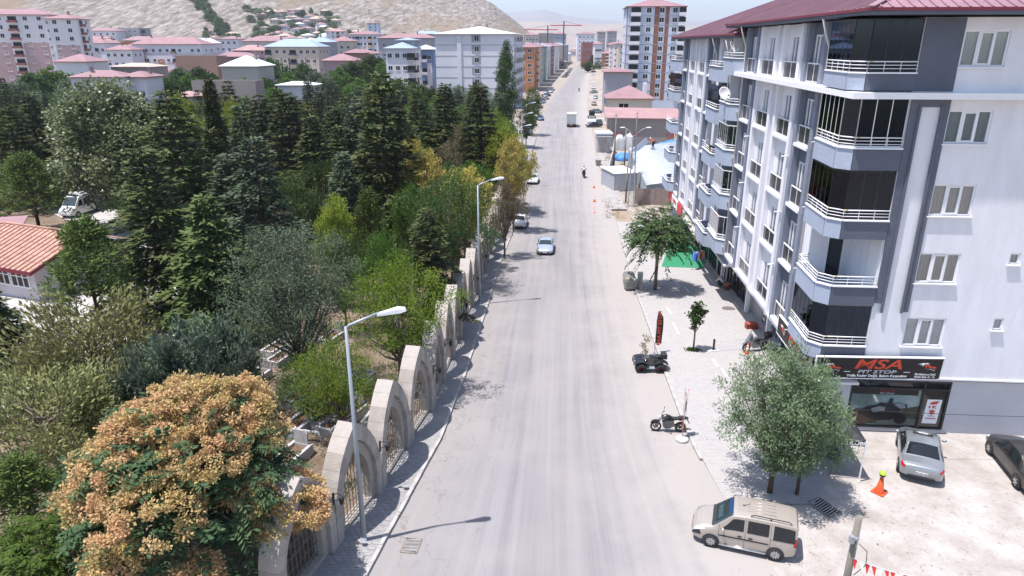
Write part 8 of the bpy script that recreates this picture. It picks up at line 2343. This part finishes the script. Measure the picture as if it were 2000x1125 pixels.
def person(label, loc, rz, J, shirt, trousers, scale=1., hair=M_HAIR):
    """J: joints pelvis, chest, neck, head, then left/right shoulder, elbow, hand, hip, knee, foot"""
    t = thing('person', label, 'person', loc, rz, None, scale)
    P = {k: Vector(v) for k, v in J.items()}
    # one continuous figure; clothing as close-fitting layers over it
    js = [(P['pel'], .12, .1), (P['che'], .14, .1), (P['nec'], .05), (P['hea']-Vector((0, 0, .05)), .07), (P['hea']+Vector((0, 0, .07)), .085)]
    es = [(0, 1), (1, 2), (2, 3), (3, 4)]
    for s_ in 'lr':
        b = len(js); js += [(P[s_+'sh'], .055), (P[s_+'el'], .042), (P[s_+'ha'], .032), (P[s_+'ha']+(P[s_+'ha']-P[s_+'el'])*.25, .025)]; es += [(1, b), (b, b+1), (b+1, b+2), (b+2, b+3)]
        b = len(js); f = P[s_+'fo']; js += [(P[s_+'hi'], .085), (P[s_+'kn'], .06), (f+Vector((0, 0, .06)), .045), (f+Vector((.14, 0, .03)), .038)]; es += [(0, b), (b, b+1), (b+1, b+2), (b+2, b+3)]
    skin_fig('body', js, es, M_SKIN, t)
    ts = [(P['pel']+Vector((0, 0, .06)), .15, .12), (P['che'], .17, .125), (P['nec']-Vector((0, 0, .05)), .07)]; te_ = [(0, 1), (1, 2)]
    for s_ in 'lr':
        b = len(ts); ts += [(P[s_+'sh'], .075), (P[s_+'el'], .06)]; te_ += [(1, b), (b, b+1)]
    skin_fig('shirt', ts, te_, shirt, t)
    tr = [(P['pel'], .15, .125)]; tq = []
    for s_ in 'lr':
        b = len(tr); tr += [(P[s_+'hi'], .105), (P[s_+'kn'], .078), (P[s_+'fo']+Vector((0, 0, .1)), .06)]; tq += [(0, b), (b, b+1), (b+1, b+2)]
    skin_fig('trousers', tr, tq, trousers, t)
    MB().ell(P['hea']+Vector((-.015, 0, .06)), (.1, .09, .1), 0, 12, 8).build('hair', hair, t)
    h_ = P['hea']
    MB().ell(h_+Vector((.1, 0, .0)), (.022, .015, .025), 0, 6, 5).build('nose', M_SKIN, t)
    for y in (-.035, .035): MB().ell(h_+Vector((.085, y, .03)), (.012, .014, .009), 0, 6, 4).build('eye', M_HAIR, t)
    for s_ in 'lr': MB().ell(P[s_+'fo']+Vector((.08, 0, .04)), (.14, .05, .05), 0, 8, 6).build('shoe', M_PLAST, t)
    return t
M_WSH = mat('white_shirt', (.68, .68, .7), .9); M_DTR = mat('dark_trousers', (.03, .035, .05), .9); M_ORV = mat('orange_vest', (.6, .14, .06), .8); M_RSH = mat('dark_red_shirt', (.25, .05, .05), .9)
crouch = dict(pel=(-.18, 0, .32), che=(.08, 0, .68), nec=(.2, 0, .86), hea=(.3, 0, .97), lsh=(.1, .19, .78), lel=(.3, .22, .56), lha=(.48, .12, .42), rsh=(.1, -.19, .78), rel=(.3, -.22, .56), rha=(.48, -.1, .4), lhi=(-.15, .1, .32), lkn=(.26, .17, .48), lfo=(.05, .15, 0), rhi=(-.15, -.1, .32), rkn=(.26, -.17, .48), rfo=(.05, -.15, 0))
ride = dict(pel=(-.25, 0, .86), che=(-.08, 0, 1.28), nec=(0, 0, 1.48), hea=(.05, 0, 1.62), lsh=(-.05, .2, 1.38), lel=(.12, .3, 1.16), lha=(.3, .33, 1.08), rsh=(-.05, -.2, 1.38), rel=(.12, -.3, 1.16), rha=(.3, -.33, 1.08), lhi=(-.2, .11, .84), lkn=(.2, .22, .72), lfo=(.0, .2, .32), rhi=(-.2, -.11, .84), rkn=(.2, -.22, .72), rfo=(.0, -.2, .32))
stoop = dict(pel=(0, 0, .85), che=(.28, 0, 1.16), nec=(.42, 0, 1.27), hea=(.55, 0, 1.33), lsh=(.3, .2, 1.2), lel=(.42, .24, .95), lha=(.55, .2, .75), rsh=(.3, -.2, 1.2), rel=(.42, -.24, .95), rha=(.55, -.2, .75), lhi=(0, .1, .84), lkn=(.1, .13, .45), lfo=(-.02, .13, 0), rhi=(0, -.1, .84), rkn=(.12, -.13, .45), rfo=(.1, -.13, 0))
q = G(1408, 561, .12); person('person in a white shirt crouching by the shopfront', q, R(150), crouch, M_WSH, M_DTR, 1.15)
q = local(1140, 346); motorcycle('small motorcycle ridden along the right half of the road', q, R(86), P_MOTO, 'fair', 1.1)
person('person in a white shirt riding a motorcycle away from the camera', q, R(86), ride, M_WSH, M_DTR, 1.1)
q = local(1131, 179); motorcycle('distant dark motorcycle in the middle of the street', q, R(-95), P_MOTO, 'fair', 1.1)
person('person in dark red riding towards the camera far down the street', q, R(-95), ride, M_RSH, M_DTR, 1.1)
q = A(1275, 288, 122); person('person in an orange vest stooping on the corrugated shed roof', (q.x, q.y-.6, q.z-.15), R(200), stoop, M_ORV, M_DTR, 1.35, mat('white_cap', (.65, .65, .65), .7))
t = thing('roof_sheet', 'tilted grey sheet held up on the corrugated roof by the stooping worker', 'sheet', (q.x-2.2, q.y-.8, q.z-.1), R(15)); MB().box(-1.8, -.05, 0, 1.8, .05, .9, 0, Matrix.Rotation(R(-38), 4, 'Y')).build('sheet', mat('sheet_grey_blue', (.4, .43, .5), .5), t)

# worn white dashes on the paving, road patches, stains and litter
M_MARK = mat('worn_white_paint', (.55, .54, .53), .9, .2, 4)
for (x0, y0, x1, y1) in ((1383, 541, 1393, 553), (1433, 588, 1442, 601), (1319, 548, 1328, 562), (1303, 601, 1311, 613), (1314, 630, 1326, 652), (1349, 515, 1354, 523), (1338, 560, 1346, 572), (1392, 700, 1402, 716), (1372, 560, 1378, 568), (1410, 720, 1420, 736)):
    a_, b2 = G(x0, y0, .12), G(x1, y1, .12)
    tag(MB().bar((a_.x, a_.y, a_.z+.002), (b2.x, b2.y, b2.z+.002), .13, .008).build('paint_mark', M_MARK), kind='structure')
# stones and rubbish lying about: uncountable small bits
rr = random.Random(9)
st = MB(); 
def bit(p_, s_, m_):
    a_ = [Vector((rr.uniform(-1, 1), rr.uniform(-1, 1), rr.uniform(-.2, .8)))*s_ for _ in range(4)]
    st.add([p_+q_ for q_ in a_], [(0, 1, 2), (0, 2, 3), (0, 3, 1), (1, 3, 2)], m_)
for k in range(900):
    r0 = rr.random()
    if r0 < .45: p_ = G(rr.uniform(1500, 2000), rr.uniform(960, 1125))
    elif r0 < .6: p_ = G(rr.uniform(1180, 1300), rr.uniform(395, 440))
    elif r0 < .8: p_ = G(rr.uniform(1240, 1470), rr.uniform(520, 900), .12); p_.z += 0
    else:
        y_ = rr.uniform(20, 110); x_ = KR(y_)-abs(rr.gauss(0, .9)) if rr.random() < .6 else KL(y_)+abs(rr.gauss(0, .6)); p_ = Vector((x_, y_, gz(y_)))
    bit(p_, rr.uniform(.012, .042), rr.choice((0, 0, 1, 1, 1, 2)))
tag(st.build('grit', [mat('grit_brown', (.13, .1, .08), .9), mat('grit_pale', (.4, .37, .34), .9), mat('grit_dark', (.05, .05, .045), .9)]), kind='stuff')
